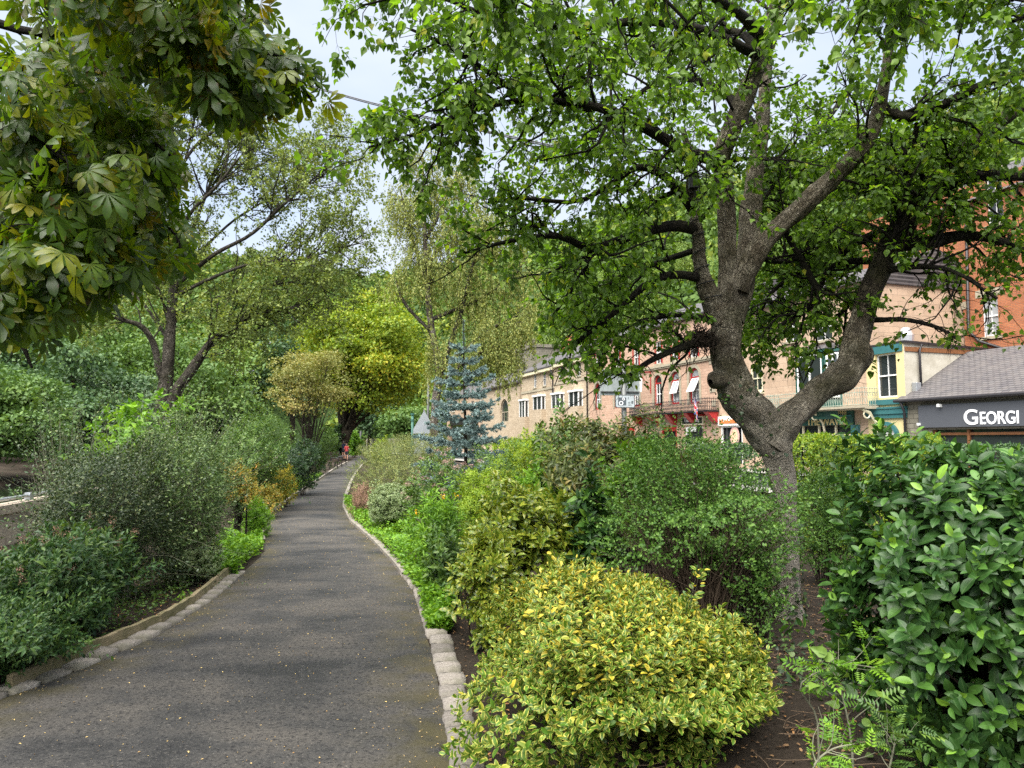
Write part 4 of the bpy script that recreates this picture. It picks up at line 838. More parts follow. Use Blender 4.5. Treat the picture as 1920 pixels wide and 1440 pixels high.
# ---- right bed, near
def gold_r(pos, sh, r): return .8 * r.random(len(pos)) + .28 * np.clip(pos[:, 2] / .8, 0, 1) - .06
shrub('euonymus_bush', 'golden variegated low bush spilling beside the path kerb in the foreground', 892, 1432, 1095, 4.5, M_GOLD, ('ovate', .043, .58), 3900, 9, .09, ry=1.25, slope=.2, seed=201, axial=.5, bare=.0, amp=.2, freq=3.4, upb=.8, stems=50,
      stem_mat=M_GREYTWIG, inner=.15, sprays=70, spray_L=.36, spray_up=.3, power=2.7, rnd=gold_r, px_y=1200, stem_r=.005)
shrub('laurel_bush', 'big glossy dark green laurel bush filling the lower right corner', 1575, 2160, 838, 3.75, M_LAUREL, ('ovate', .076, .54), 2100, 8, .12, ry=.85, seed=202, axial=.45, bare=.02, amp=.16, upb=.5, stems=46, inner=.3, power=3.0,
      rnd=lambda p, s, r: .72 * r.random(len(p)) + .42 * (s < .3) * r.random(len(p)), px_y=1100, stem_r=.012)
shrub('box_honeysuckle', 'loose shrub of tiny bright leaves over bare twigs against the birch trunk', 1145, 1480, 832, 6.35, M_LONI, ('oval', .030, .6), 1700, 13, .22, ry=.75, seed=203, axial=.9, bare=.34, amp=.36, freq=4.5, upb=.1, stems=230,
      inner=.3, sprays=150, spray_L=.6, spray_up=.0, power=2.6, top_bias=.35, stem_r=.007, jit=.004, stem_mat=plain('bare_brown_twig', (.075, .055, .038), .9, .15))
shrub('spotted_laurel', 'spotted yellow-green laurel on short trunks behind the golden bush', 880, 1085, 912, 7.0, M_AUCUBA, ('lance', .105, .40), 420, 9, .12, ry=.5, seed=204, axial=.6, bare=.42, upb=.6, stems=14, stem_r=.022, stem_mat=M_BARK, inner=.25)
shrub('spotted_laurel', 'pale yellow-flecked lower skirt of leaves between the golden bush and the green herbs', 856, 975, 985, 6.1, M_AUCUBA, ('lance', .085, .42), 260, 9, .10, ry=.4, seed=214, axial=.6, bare=.08, upb=.6, stems=14, stem_r=.01, inner=.25)
shrub('laurel_bush', 'narrow dark glossy laurel standing between the spotted laurel and the bare-twigged shrub', 1062, 1150, 902, 6.9, M_LAUREL, ('lance', .12, .42), 150, 9, .12, ry=.3, seed=205, bare=.45, upb=.7, stems=14, stem_r=.012)
shrub('laurel_bush', 'bright light-green laurel shoots rising beside the brownish leatherleaf shrub', 1130, 1255, 842, 7.4, M_FRESH, ('lance', .115, .38), 150, 8, .10, ry=.35, seed=206, axial=1.0, bare=.45, upb=1.4, stems=14)
shrub('leatherleaf_viburnum', 'wide shrub of drooping brownish leathery leaves in front of the pub', 1010, 1320, 782, 10.2, M_VIBUR, ('lance', .13, .30), 900, 9, .16, ry=1.0, seed=207, axial=.25, bare=.1, upb=.3, stems=50, inner=.3, stem_mat=M_BARK)
shrub('leafy_shrub', 'shrub with long leafy wands in front of the stone terrace', 985, 1150, 778, 12.4, M_MID, ('oval', .075, .75), 420, 8, .16, ry=.8, seed=208, bare=.1, stems=40, sprays=34, spray_L=.75, spray_up=.12, stem_mat=M_GREYTWIG)
shrub('lime_shrub', 'small yellow-lime shrub between the blue spruce and the leafy wands', 955, 1045, 798, 15, M_LIME, ('oval', .05, .6), 700, 8, .12, ry=.6, seed=209, bare=.1)
shrub('green_herb_clump', 'clump of nettle-like green leaves left of the brownish leatherleaf shrub', 955, 1075, 872, 10.5, M_FRESH, ('birch', .075, .6), 420, 8, .13, ry=.5, seed=210, bare=.05)
shrub('lime_shrub', 'bright lime-green rounded shrub beside the faded pink flowers', 845, 965, 868, 10.2, M_LIME, ('lance', .05, .36), 900, 9, .12, ry=.5, seed=211, bare=.05, rnd=lambda p, s, r: .55 * r.random(len(p)) + .2 * (p[:, 2] > .7))
shrub('sedum_clump', 'clump of faded dusty-pink flower heads behind the lime shrub', 745, 905, 858, 12.5, M_MID, ('oval', .06, .5), 600, 8, .13, ry=.9, seed=212, bare=.05, extra=flowers(M_PINK, 60, .075, petals=44, top=.35, psz=.26), cat='flowering plant')
shrub('day_lily', 'green clump with orange-yellow day lily flowers beside the path herbs', 770, 868, 935, 9.3, M_FRESH, ('lance', .10, .22), 330, 8, .12, ry=.5, seed=213, bare=.02, extra=flowers(M_ORANGE, 3, .055, 'blossom', 8, 1.0, .75, 'lance', .05), cat='flowering plant')
shrub('clipped_shrub', 'small clipped grey-white variegated shrub at the path bend', 690, 790, 905, 13.5, M_VARIW, ('oval', .04, .6), 1500, 8, .08, ry=.55, seed=215, bare=.28, amp=.07, power=3.2, stems=50)
shrub('hebe_bush', 'large rounded grey-green bush on the right of the path bend', 668, 850, 806, 19.5, M_HEBE, ('lance', .055, .28), 3600, 9, .16, ry=3.4, seed=216, bare=.05, amp=.1, upb=.8)
shrub('heather_clump', 'low brownish twiggy plant at the foot of the grey-green bush', 655, 705, 912, 15.5, M_SEED, ('needle', .05, .25), 700, 8, .12, ry=.5, seed=217, bare=.02, upb=1.2)
shrub('leafy_shrub', 'dark leafy plant under the spotted laurel, edging the bright herbs', 800, 872, 985, 7.6, M_MID, ('lance', .07, .42), 330, 8, .1, ry=.6, seed=218, bare=.02)
shrub('leafy_shrub', 'mid-green shrub under the blue spruce branches', 880, 985, 838, 14, M_MID, ('lance', .07, .4), 420, 8, .12, ry=.8, seed=219)
shrub('leafy_shrub', 'yellow-green shrub behind the blue spruce at the hedge line', 905, 1010, 815, 21, M_YGREEN if False else M_LIME, ('oval', .07, .6), 500, 8, .14, ry=1.2, seed=220)
shrub('leafy_shrub', 'pale-leaved bush against the bright hedge just right of the birch trunk', 1470, 1620, 870, 8.6, M_LONI, ('oval', .035, .5), 1000, 10, .16, ry=.6, seed=221, axial=.9, stems=40, sprays=30, bare=.15)
shrub('leafy_shrub', 'tangle of climbing green growth hiding the foot of the birch trunk', 1350, 1470, 960, 6.2, M_LONI, ('oval', .034, .6), 420, 10, .16, ry=.45, seed=222, axial=.9, bare=.05, stems=50)
# hedges along the street side
def hedge(label, p0, p1, top, Y0, Y1, mat, leaf, n, seed, wid=.7):
    r = np.random.default_rng(seed); a = at(p0, 826, Y0); b = at(p1, 826, Y1); H = (zat(top, Y0) + zat(top, Y1)) / 2; root = empty('hedge', label, 'hedge', ((a[0] + b[0]) / 2, (Y0 + Y1) / 2, 0))
    c = np.array(root.location); d = b - a; ln = np.hypot(d[0], d[1]); t = np.array([d[0], d[1], 0]) / ln; nn = np.array([-t[1], t[0], 0]); u = r.uniform(-ln / 2, ln / 2, n); th = r.uniform(-.2, math.pi + .2, n)
    rr = (1 + .12 * np.sin(u * 3 + th * 2) + .08 * np.sin(u * 7.3)) * r.uniform(.8, 1.03, n); pr = np.abs(np.cos(th)) ** .5 * np.sign(np.cos(th)), np.abs(np.sin(th)) ** .45
    P = t * u[:, None] + nn * (pr[0] * wid * rr)[:, None] + np.array([0, 0, 1]) * (np.clip(pr[1] * H * (.93 + .07 * rr) * np.where(r.random(n) < .35, r.uniform(.15, 1, n), 1), .05, None))[:, None]
    D = unit(nn * pr[0][:, None] + np.array([0, 0, .6]) + r.normal(size=P.shape) * .35); pos, A, Nn, Ln, sh = shoots(P, D, .13, 8, leaf[1], r)
    st = np.zeros((30, 5, 3)); us = r.uniform(-ln / 2, ln / 2, 30)
    for k_ in range(5): st[:, k_] = t * us[:, None] + nn * r.normal(size=(30, 1)) * .05 * k_ + np.array([0, 0, 1]) * H * .9 * k_ / 4
    mesh_obj('stems', tubes_mesh('stems', [(st, np.full((30, 5), .012), 4)], seed), M_TWIG, root); mesh_obj('foliage', leaves_mesh('foliage', [(leaf[0], pos, A, Nn, Ln, leaf[2], None)], r), mat, root)
hedge('bright yellow-green hedge right of the birch trunk, below the cream building', 1465, 1760, 815, 11.5, 10.5, M_LIME if False else LM('privet_leaf', [(0, (.06, .13, .012)), (.5, (.11, .21, .018)), (1, (.24, .32, .03))], .45, .35), ('oval', .055, .55), 1900, 230, .6)
hedge('dark evergreen hedge beside the street behind the birch, below the shop signs', 1300, 2000, 832, 19, 16, M_DARKG, ('oval', .07, .55), 2600, 231, .8)
hedge('long street-side hedge below the stone terrace', 900, 1330, 822, 33, 21, M_MID, ('oval', .09, .55), 2200, 232, .8)

# ---- left bed
shrub('spiraea_bush', 'green bush with faded pink and brown flower plumes at the left edge', 20, 235, 985, 6.3, M_SPIR, ('lance', .075, .33), 780, 10, .15, ry=.75, seed=301, axial=.7, bare=.05, upb=.7, stems=36, extra=flowers(M_SEED, 26, .042, petals=40, flat=1.3, top=.4, psz=.3), px_y=1080)
shrub('prostrate_cotoneaster', 'low spreading blue-green shrub over the timber edging in the lower left', -120, 150, 1112, 5.3, M_SPIR, ('lance', .045, .4), 1300, 11, .16, ry=.75, seed=302, axial=1.0, bare=.02, upb=.1, stems=50, sprays=30, spray_L=.4, px_y=1180)
shrub('cotoneaster_bush', 'large dark small-leaved shrub with long arching grey wands in the left bed', 75, 350, 835, 7.7, M_COTON, ('oval', .034, .52), 2600, 11, .2, ry=.95, seed=303, axial=.9, bare=.05, amp=.2, upb=.2, stems=130, sprays=150, spray_L=1.25, spray_up=.0, stem_mat=M_GREYTWIG, px_y=950)
shrub('cotoneaster_bush', 'paler grey-green twiggy half of the arching shrubs, toward the path', 250, 452, 800, 8.8, LM('pale_cotoneaster_leaf', [(0, (.035, .075, .03)), (.6, (.065, .125, .045)), (1, (.15, .23, .09))], .42, .2), ('oval', .034, .5), 2100, 11, .2, ry=.9, seed=304, axial=.9, bare=.1, amp=.22, upb=.1, stems=120, sprays=170, spray_L=1.25, spray_up=.0, stem_mat=M_GREYTWIG, px_y=950)
shrub('hydrangea_bush', 'bright green large-leaved shrub showing above the arching shrubs', 175, 375, 762, 10.2, M_FRESH, ('birch', .12, .75), 330, 7, .14, ry=.8, seed=305, bare=.2, upb=.6)
shrub('willow_herb_clump', 'tall thin pale-stemmed plants left of the dark arching shrub, before the river', 60, 190, 770, 9.2, M_SPIR, ('lance', .05, .35), 120, 7, .3, ry=.5, seed=306, axial=.8, bare=.3, stems=60, sprays=60, spray_L=.7, spray_up=.25, stem_mat=M_GREYTWIG)
shrub('leafy_shrub', 'bushy green shrub above the crooked dwarf tree, left of the path', 380, 545, 790, 16.5, M_MID, ('lance', .075, .4), 1300, 8, .15, ry=1.2, seed=307, sprays=50, spray_L=.5, spray_up=.15)
shrub('leafy_shrub', 'dark glossy shrub left of the path, in front of the benches', 525, 600, 822, 22, M_DARKG, ('lance', .09, .4), 700, 8, .15, ry=1.1, seed=308)
shrub('golden_shrub', 'small yellow-leaved shrub by the left path edge', 508, 556, 872, 18.2, M_YGREEN, ('oval', .05, .5), 500, 8, .1, ry=.4, seed=309)
shrub('leafy_shrub', 'green shrubs behind the small pale tree at the river wall', 420, 560, 770, 27, M_MID, ('oval', .09, .5), 900, 8, .2, ry=1.5, seed=310)
shrub('leafy_shrub', 'green shrub behind the first bench', 560, 622, 812, 36, M_DARKG if False else M_MID, ('oval', .1, .5), 700, 8, .2, ry=1.4, seed=311)
shrub('ivy_mound', 'bright green ivy mound right of the leaning chestnut trunk', 648, 676, 812, 72, M_FRESH, ('oval', .2, .7), 420, 7, .3, ry=1.2, seed=312)
shrub('leafy_shrub', 'dark bush left of the chestnut trunk behind the benches', 585, 632, 800, 60, M_MID, ('oval', .17, .6), 600, 7, .3, ry=1.4, seed=313)
shrub('clipped_shrub', 'low golden-green bush on the right verge far along the path', 698, 735, 822, 48, M_LIME, ('oval', .12, .6), 420, 7, .2, ry=1.0, seed=314)
shrub('conifer_ball', 'small bright moss-green dwarf conifer at the left path edge', 463, 506, 942, 12.6, M_LIME if False else M_FRESH, ('needle', .06, .22), 900, 10, .08, ry=.26, H0=.02, seed=315, amp=.32, bare=0, upb=.9, stems=0)
shrub('variegated_shrub', 'creamy white variegated low shrub under the paler twiggy shrub', 320, 425, 1010, 8.6, M_VARIW, ('oval', .04, .55), 500, 9, .1, ry=.4, seed=316, bare=.02)
shrub('pieris_bush', 'shrub with yellow and bronze leaves on crooked bare stems at the path bend', 415, 485, 862, 12.0, M_RHODO, ('lance', .075, .33), 230, 8, .1, ry=.4, seed=317, bare=.5, upb=.5, stems=14, stem_r=.022, stem_mat=M_BARK)
shrub('leafy_shrub', 'low green plant with gold leaves between the bend and the yellow shrub', 455, 530, 902, 15.5, M_RHODO, ('oval', .05, .5), 400, 8, .12, ry=.5, seed=318)
shrub('leafy_shrub', 'twiggy brownish-green shrub below the bushy green one, left of the path', 470, 520, 850, 17.3, M_HEBE, ('lance', .05, .3), 500, 8, .12, ry=.5, seed=319)
shrub('ivy_mound', 'ivy growing thickly up the back of the chestnut trunk', 621, 640, 800, 62.6, M_DARKG, ('oval', .16, .7), 380, 6, .2, ry=.5, seed=320)

# ---- ground cover, herbs, litter ('stuff')
def patch(name, label, pts, mat, kind, ln, wr, seed, hmax=.2, up=1.2):
    r = np.random.default_rng(seed); P = np.asarray(pts); n = len(P); P = P.copy(); hh = hmax * (.35 + .65 * (np.sin(P[:, 0] * 5.1 + P[:, 1] * 3.3) * .5 + .5)); P[:, 2] = .01 + hh * r.random(n) ** .6
    A = unit(r.normal(size=P.shape) * np.array([1, 1, .5]) + np.array([0, 0, .25])); Nn = unit(np.array([0, 0, up]) + r.normal(size=P.shape) * .5)
    o_ = mesh_obj(name, leaves_mesh(name, [(kind, P, A, Nn, ln * r.uniform(.5, 1.25, n), wr, None)], r), mat); return tag(o_, label, kind='stuff')
rr_ = np.random.default_rng(77)
y = 6.4 + 13 * rr_.random(15000) ** 1.5; w = np.interp(y, [6, 7.5, 9, 12, 16, 20], [.12, .35, .65, .9, .85, .5]); u = rr_.random(len(y)) ** 1.1
patch('herb_ground_cover', 'bright green low herbs spilling over the right kerb', np.stack([np.array([REx(q) for q in y]) + .06 + u * w, y, y * 0], 1), M_FRESH, 'birch', .055, .75, 1, .30)
y = rr_.uniform(9.0, 12.4, 5200); u = rr_.random(len(y)); w = np.interp(y, [9, 10, 11, 12.4], [.25, .75, .7, .3])
patch('herb_ground_cover', 'bright green weeds beside the path below the white variegated shrub', np.stack([np.array([LEx(q) for q in y]) + .05 - u * w - .12, y, y * 0], 1), M_FRESH, 'birch', .055, .75, 2, .32)
y = rr_.uniform(13, 34, 5200); u = rr_.random(len(y))
patch('grass', 'low grass and weeds along the far left path edge', np.stack([np.array([LEx(q) for q in y]) - .1 - u * .55, y, y * 0], 1), M_FRESH, 'lance', .09, .2, 3, .2)
y = rr_.uniform(3.7, 9.6, 1500); u = rr_.random(len(y)); cl_ = np.sin(y * 4.3) + np.sin(y * 9.1 + 1) + rr_.normal(size=len(y)) * .5 > .55; y, u = y[cl_], u[cl_]
patch('weeds', 'small weeds growing between the setts and the timber edging', np.stack([np.array([LEx(q) for q in y]) - .18 - u * .22, y, y * 0], 1), M_FRESH, 'birch', .032, .7, 4, .07)
y = rr_.uniform(4.2, 9, 2600); u = rr_.random(len(y))
patch('weeds', 'small leafy weeds on the soil inside the left timber edging', np.stack([np.array([LEx(q) for q in y]) - .42 - u * .7, y, y * 0], 1), M_MID, 'birch', .035, .7, 5, .12)
# ivy and weeds on the soil at the right
x, y = rr_.uniform(.3, 3.6, 5200), rr_.uniform(3.2, 8.2, 5200); ok = (np.sin(x * 3.1 + 1) + np.sin(y * 2.7) + np.sin(x * 7 + y * 5) + rr_.normal(size=5200) * .5 > 1.0) & (x > np.array([REx(q) for q in y]) + .3)
patch('ivy_ground_cover', 'dark ivy and seedlings creeping on the soil under the right shrubs', np.stack([x[ok], y[ok], 0 * x[ok]], 1), M_IVY, 'birch', .05, .9, 6, .10)
M_LITTER = LM('dead_leaf', [(0, (.05, .028, .016)), (.45, (.12, .07, .035)), (.8, (.22, .13, .06)), (.95, (.34, .16, .05)), (1, (.45, .36, .1))], .8, .1, tcol=(1, 1, 1))
def litter(name, label, x, y, z, ln, seed, mat=M_LITTER):
    r = np.random.default_rng(seed); n = len(x); Nn = unit(np.array([0, 0, 1.]) + r.normal(size=(n, 3)) * .3); A = r.normal(size=(n, 3)) * [1, 1, .15]
    return tag(mesh_obj(name, leaves_mesh(name, [('oval', np.stack([x, y, z], 1), A, Nn, ln * r.uniform(.4, 1.3, n), .5, None)], r), mat), label, kind='stuff')
x, y = rr_.uniform(-.6, 5.5, 12000), rr_.uniform(2.0, 9.5, 12000); ok = x > np.array([REx(q) for q in y]) + .23
litter('leaf_litter', 'dead leaves and twigs on the dark soil of the right bed', x[ok], y[ok], .008 + .01 * rr_.random(ok.sum()), .028, 1)
y = rr_.uniform(3.2, 12, 1700); litter('leaf_litter', 'dead leaves on the soil of the left bed', np.array([LEx(q) for q in y]) - .18 - 1.4 * rr_.random(1700), y, .012 + .01 * rr_.random(1700), .04, 2)
y = 2.3 + 13 * rr_.random(2600) ** 1.6; t_ = rr_.beta(.55, .55, 2600); xx = np.array([LEx(q) for q in y]); xr = np.array([REx(q) for q in y])
litter('fallen_leaves', 'tiny fallen leaves scattered on the asphalt path', xx + (xr - xx) * t_, y, .016 + .03 * (1 - (2 * t_ - 1) ** 2), .013, 3, LM('fallen_leaf', [(0, (.16, .10, .05)), (.6, (.30, .24, .13)), (1, (.48, .40, .18))], .8, .1))
n_ = 420; st = np.zeros((n_, 4, 3)); x, y = rr_.uniform(.2, 4.2, n_), rr_.uniform(2.6, 8.5, n_); k = x > np.array([REx(q) for q in y]) + .3; a = rr_.uniform(0, 6.28, n_)
for i in range(4): st[:, i] = np.stack([x + np.cos(a) * .09 * i + rr_.normal(size=n_) * .01, y + np.sin(a) * .09 * i + rr_.normal(size=n_) * .01, .015 + rr_.random(n_) * .025], 1)
tag(mesh_obj('dead_twigs', tubes_mesh('dead_twigs', [(st[k], np.full((k.sum(), 4), .0028), 3)], 1), plain('dry_twig', (.16, .11, .07), .9)), 'dry twigs strewn on the soil of the right bed', kind='stuff')
# ---- ivy at the birch foot, briar in the right foreground
r = np.random.default_rng(9)
iv = empty('ivy', 'dark ivy clinging round the foot and fork of the birch trunk', 'climber', gp(1470, 1160))
n_ = 260; tt = r.random(n_); pts_, _ = sample(P0[0:1], np.zeros(n_, int), .55 * tt ** 1.5); rad_ = np.interp(.55 * tt ** 1.5, np.linspace(0, 1, R0.shape[1]), R0[0]); a = r.uniform(-3.4, .4, n_); off = np.stack([np.cos(a), np.sin(a), 0 * a], 1)
n2 = 60; p2, _ = sample(P0[1:2], np.zeros(n2, int), r.uniform(0, .2, n2)); a2 = r.uniform(-3.2, 0, n2); o2 = np.stack([np.cos(a2), np.sin(a2), 0 * a2], 1)
Pv = np.concatenate([pts_ + off * (rad_[:, None] + .02), p2 + o2 * .25]) - np.array(iv.location); Nv = np.concatenate([off, o2])
mesh_obj('foliage', leaves_mesh('foliage', [('birch', Pv, unit(np.array([0, 0, -1.]) + r.normal(size=Pv.shape) * .5), Nv + r.normal(size=Pv.shape) * .3, .038 * r.uniform(.5, 1.4, len(Pv)), .95, None)], r), M_IVY, iv)
def briar(label, pts, n_leaf, seed, mat, ln=.10, kind='pinnate', wr=.8):
    r = np.random.default_rng(seed); base = at(*pts[0]); base[2] = 0; root = empty('briar', label, 'wild plant', base); L = [smooth_line([at(*p) for p in pts], 14) - base]; L[0][0, 2] = 0
    st = np.array(L); tb = [(st, np.linspace(.006, .0025, 14)[None], 5)]; s2, q2 = grow(st, tb[0][1], 7, .25, (30, 60), .1, .15, 6, .003, .25, 1, r); tb.append((s2, q2, 4))
    mesh_obj('stems', tubes_mesh('stems', tb, seed), M_GREYTWIG, root); a = twig_leaves(st, n_leaf, ln, r, .1, .9, 1.0, .25); b = twig_leaves(s2, 4, ln * .9, r, .1, .9, 1.0, .2)
    mesh_obj('foliage', leaves_mesh('foliage', [(kind, *a, wr, None), (kind, *b, wr, None)], r), mat, root)
briar('arching rose briar with toothed leaflets on the soil between the golden bush and the laurel', [(1535, 1400, 3.55), (1530, 1340, 3.55), (1500, 1290, 3.5), (1530, 1262, 3.45), (1580, 1245, 3.4), (1640, 1252, 3.35)], 13, 1, M_FRESH, .085)
briar('upright seedling stem with small leaves in front of the laurel bush', [(1600, 1425, 3.35), (1590, 1350, 3.35), (1572, 1280, 3.35), (1562, 1260, 3.35)], 12, 2, M_MID, .07, 'birch', .7)
briar('low leafy weed at the bottom edge between the golden bush and the laurel', [(1520, 1470, 3.0), (1530, 1430, 3.0), (1560, 1405, 3.0), (1600, 1395, 3.0)], 16, 3, M_FRESH, .075)
briar('fern-like seedling at the bottom edge under the laurel bush', [(1660, 1480, 3.0), (1670, 1430, 3.0), (1680, 1385, 3.0)], 14, 4, M_MID, .075)
# ================================================================== BUILDINGS on the street
FO = np.array([16.5, 30.0, 0.0]); ft = np.array([-.345, 1, 0]); ft /= np.linalg.norm(ft); fn = np.array([-ft[1], ft[0], 0])   # fn: towards the road
FROT = math.atan2(-ft[1], -ft[0])      # local x runs right along the facade seen from the road, local y into the building
def fl(px, py, off=0.0):
    d = ray(px, py); o = np.array([0, 0, CAMH]); p0 = FO - fn * off; s = ((p0 - o) @ fn) / (d @ fn); p = o + d * s
    return float(-(p - FO) @ ft), float(p[2])
def flx(px, off=0.0, py=760): return fl(px, py, off)[0]
def broot(name, label, cat, x):
    p = FO - ft * x; return empty(name, label, cat, (p[0], p[1], 0), FROT)
def brick_mat(name, c1, c2, mortar, bw, bh, ms=.012, var=.35, stain=.3, rough=.9, scale=1.0):
    g = N(name); o = g.obj(); x, y, z = g.sep(o)[0:3]
    v = g.n('ShaderNodeCombineXYZ', i_0=g.math('ADD', x, y), i_1=z, i_2=0.0).outputs[0]
    b = g.n('ShaderNodeTexBrick', i_Vector=v, i_Color1=c1, i_Color2=c2, i_Mortar=mortar, i_Scale=scale); b.inputs['Mortar Size'].default_value = ms; b.inputs['Brick Width'].default_value = bw; b.inputs['Row Height'].default_value = bh; b.inputs['Mortar Smooth'].default_value = .3; b.inputs['Bias'].default_value = 0
    c = g.mix(g.math('MULTIPLY', g.ramp(g.noise(o, 1.1, 6, .65), [(.4, 0), (.7, 1)]), stain), b.outputs['Color'], tuple(q * .45 for q in c2))
    c = g.mix(g.ramp(g.noise(o, 9, 5, .7), [(.3, .35), (.6, 0)]), c, tuple(q * .6 for q in c1))
    h = g.math('ADD', g.math('MULTIPLY', b.outputs['Fac'], -1.0), g.math('MULTIPLY', g.noise(o, 40, 4), .5))
    return g.pbr(c, rough, g.bump(h, .6, .02), spec=.25).mat
M_STONE = brick_mat('sandstone', (.52, .38, .27), (.43, .305, .21), (.33, .25, .18), .62, .3, .009, stain=.25)
M_STONE2 = brick_mat('buff_sandstone', (.53, .43, .31), (.43, .34, .235), (.32, .25, .18), .5, .22, .009, stain=.3)
M_STONE3 = brick_mat('grey_stone', (.25, .23, .18), (.18, .165, .125), (.10, .09, .07), .42, .2, .016, stain=.3)
M_PINKST = brick_mat('pink_sandstone', (.55, .37, .27), (.45, .29, .205), (.35, .25, .18), .4, .18, .010, stain=.2)
M_REDBRICK = brick_mat('red_brick', (.46, .17, .075), (.34, .115, .055), (.24, .17, .12), .225, .075, .009, stain=.35)
g = N('slate_roof'); o = g.obj(); x, y, z = g.sep(o)[0:3]; v = g.n('ShaderNodeCombineXYZ', i_0=x, i_1=g.math('MULTIPLY', z, 1.0), i_2=0.0).outputs[0]
b = g.n('ShaderNodeTexBrick', i_Vector=v, i_Color1=(.105, .098, .098), i_Color2=(.075, .068, .072), i_Mortar=(.02, .02, .022), i_Scale=1.0); b.inputs['Mortar Size'].default_value = .012; b.inputs['Brick Width'].default_value = .25; b.inputs['Row Height'].default_value = .09
M_SLATE = g.pbr(g.mix(g.ramp(g.noise(o, 2.5, 5), [(.4, 0), (.7, .5)]), b.outputs['Color'], (.13, .115, .105)), .6, g.bump(g.math('MULTIPLY', b.outputs['Fac'], -1.0), .7, .02), spec=.4).mat
M_CREAM = plain('cream_render', (.60, .50, .255), .85, .2, var=.07, scale=2.5)
g = N('grey_render'); o = g.obj()
M_RENDER = g.pbr(g.mix(g.ramp(g.n('ShaderNodeTexVoronoi', feature='DISTANCE_TO_EDGE', i_Vector=o, i_Scale=2.4).outputs['Distance'], [(0, .35), (.03, 0)]), g.ramp(g.noise(o, 1.6, 6, .65), [(.3, (.36, .33, .26)), (.7, (.52, .49, .41))]), (.24, .22, .18)), .9, g.bump(g.noise(o, 25, 4), .3, .01)).mat
M_TEAL = plain('teal_paint', (.035, .13, .135), .45, .4, var=.12)
M_DKGREEN = plain('dark_green_paint', (.018, .075, .06), .4, .45, var=.15)
M_PALEGREEN = plain('weathered_pale_green_iron', (.27, .31, .25), .6, .3, var=.3)
M_WHITE = plain('white_paint', (.74, .74, .72), .45, .4, var=.05)
M_CREAMP = plain('cream_paint', (.66, .60, .42), .5, .4, var=.06)
M_RED = plain('red_paint', (.36, .022, .022), .45, .4, var=.1)
M_BLACK = plain('black_iron', (.014, .014, .016), .45, .4, var=.2)
M_FASCIA = plain('dark_grey_fascia', (.075, .08, .092), .45, .4, var=.06, scale=1.5)
M_GUTTER = plain('dark_gutter', (.022, .02, .022), .45, .4)
M_TERRA = plain('terracotta', (.38, .14, .075), .85, .2)
M_LINTEL = plain('stone_lintel', (.34, .30, .22), .9, .2, var=.2)
M_CURT = plain('net_curtain', (.62, .62, .6), .9, .1, var=.1, scale=14)
M_INSIDE = plain('dark_interior', (.03, .026, .02), .9, .1, var=.4)
M_BROWNW = plain('brown_timber', (.20, .085, .035), .55, .3, var=.25, scale=12)
M_LETTER = plain('white_lettering', (.82, .82, .82), .5, .3, var=.02)
M_GOLDL = plain('cream_gold_lettering', (.62, .5, .24), .5, .3, var=.05)
g = N('window_glass'); M_GLASS = g.pbr((.025, .03, .032), .06, g.bump(g.noise(g.obj(), 1.3, 2), .05, .05), spec=.8).mat
g = N('pale_window_glass'); M_GLASSP = g.pbr((.30, .32, .33), .10, spec=.8).mat

def wall_front(mb, x0, x1, z0, z1, holes, y=0.0, dep=.16, m=0):
    """front wall face with rectangular openings (x0,x1,z0,z1) and their reveals"""
    xs = sorted({x0, x1, *[h[0] for h in holes], *[h[1] for h in holes]}); zs = sorted({z0, z1, *[h[2] for h in holes], *[h[3] for h in holes]})
    for a, b in zip(xs[:-1], xs[1:]):
        for c, d in zip(zs[:-1], zs[1:]):
            mx, mz = (a + b) / 2, (c + d) / 2
            if any(h[0] < mx < h[1] and h[2] < mz < h[3] for h in holes): continue
            mb.face([(a, y, c), (b, y, c), (b, y, d), (a, y, d)], m)
    for a, b, c, d in [h[:4] for h in holes]:
        y2 = y + dep
        mb.face([(a, y, c), (a, y, d), (a, y2, d), (a, y2, c)], m); mb.face([(b, y, c), (b, y2, c), (b, y2, d), (b, y, d)], m)
        mb.face([(a, y, d), (b, y, d), (b, y2, d), (a, y2, d)], m); mb.face([(a, y, c), (a, y2, c), (b, y2, c), (b, y, c)], m)
def shell(mb, x0, x1, z1, depth, m=0, z0=0.0):
    """sides, back of a block whose front is built by wall_front"""
    mb.face([(x0, 0, z0), (x0, 0, z1), (x0, depth, z1), (x0, depth, z0)], m); mb.face([(x1, 0, z0), (x1, depth, z0), (x1, depth, z1), (x1, 0, z1)], m)
    mb.face([(x0, depth, z0), (x0, depth, z1), (x1, depth, z1), (x1, depth, z0)], m); mb.face([(x0, 0, z1 - .01), (x1, 0, z1 - .01), (x1, depth, z1 - .01), (x0, depth, z1 - .01)], m)
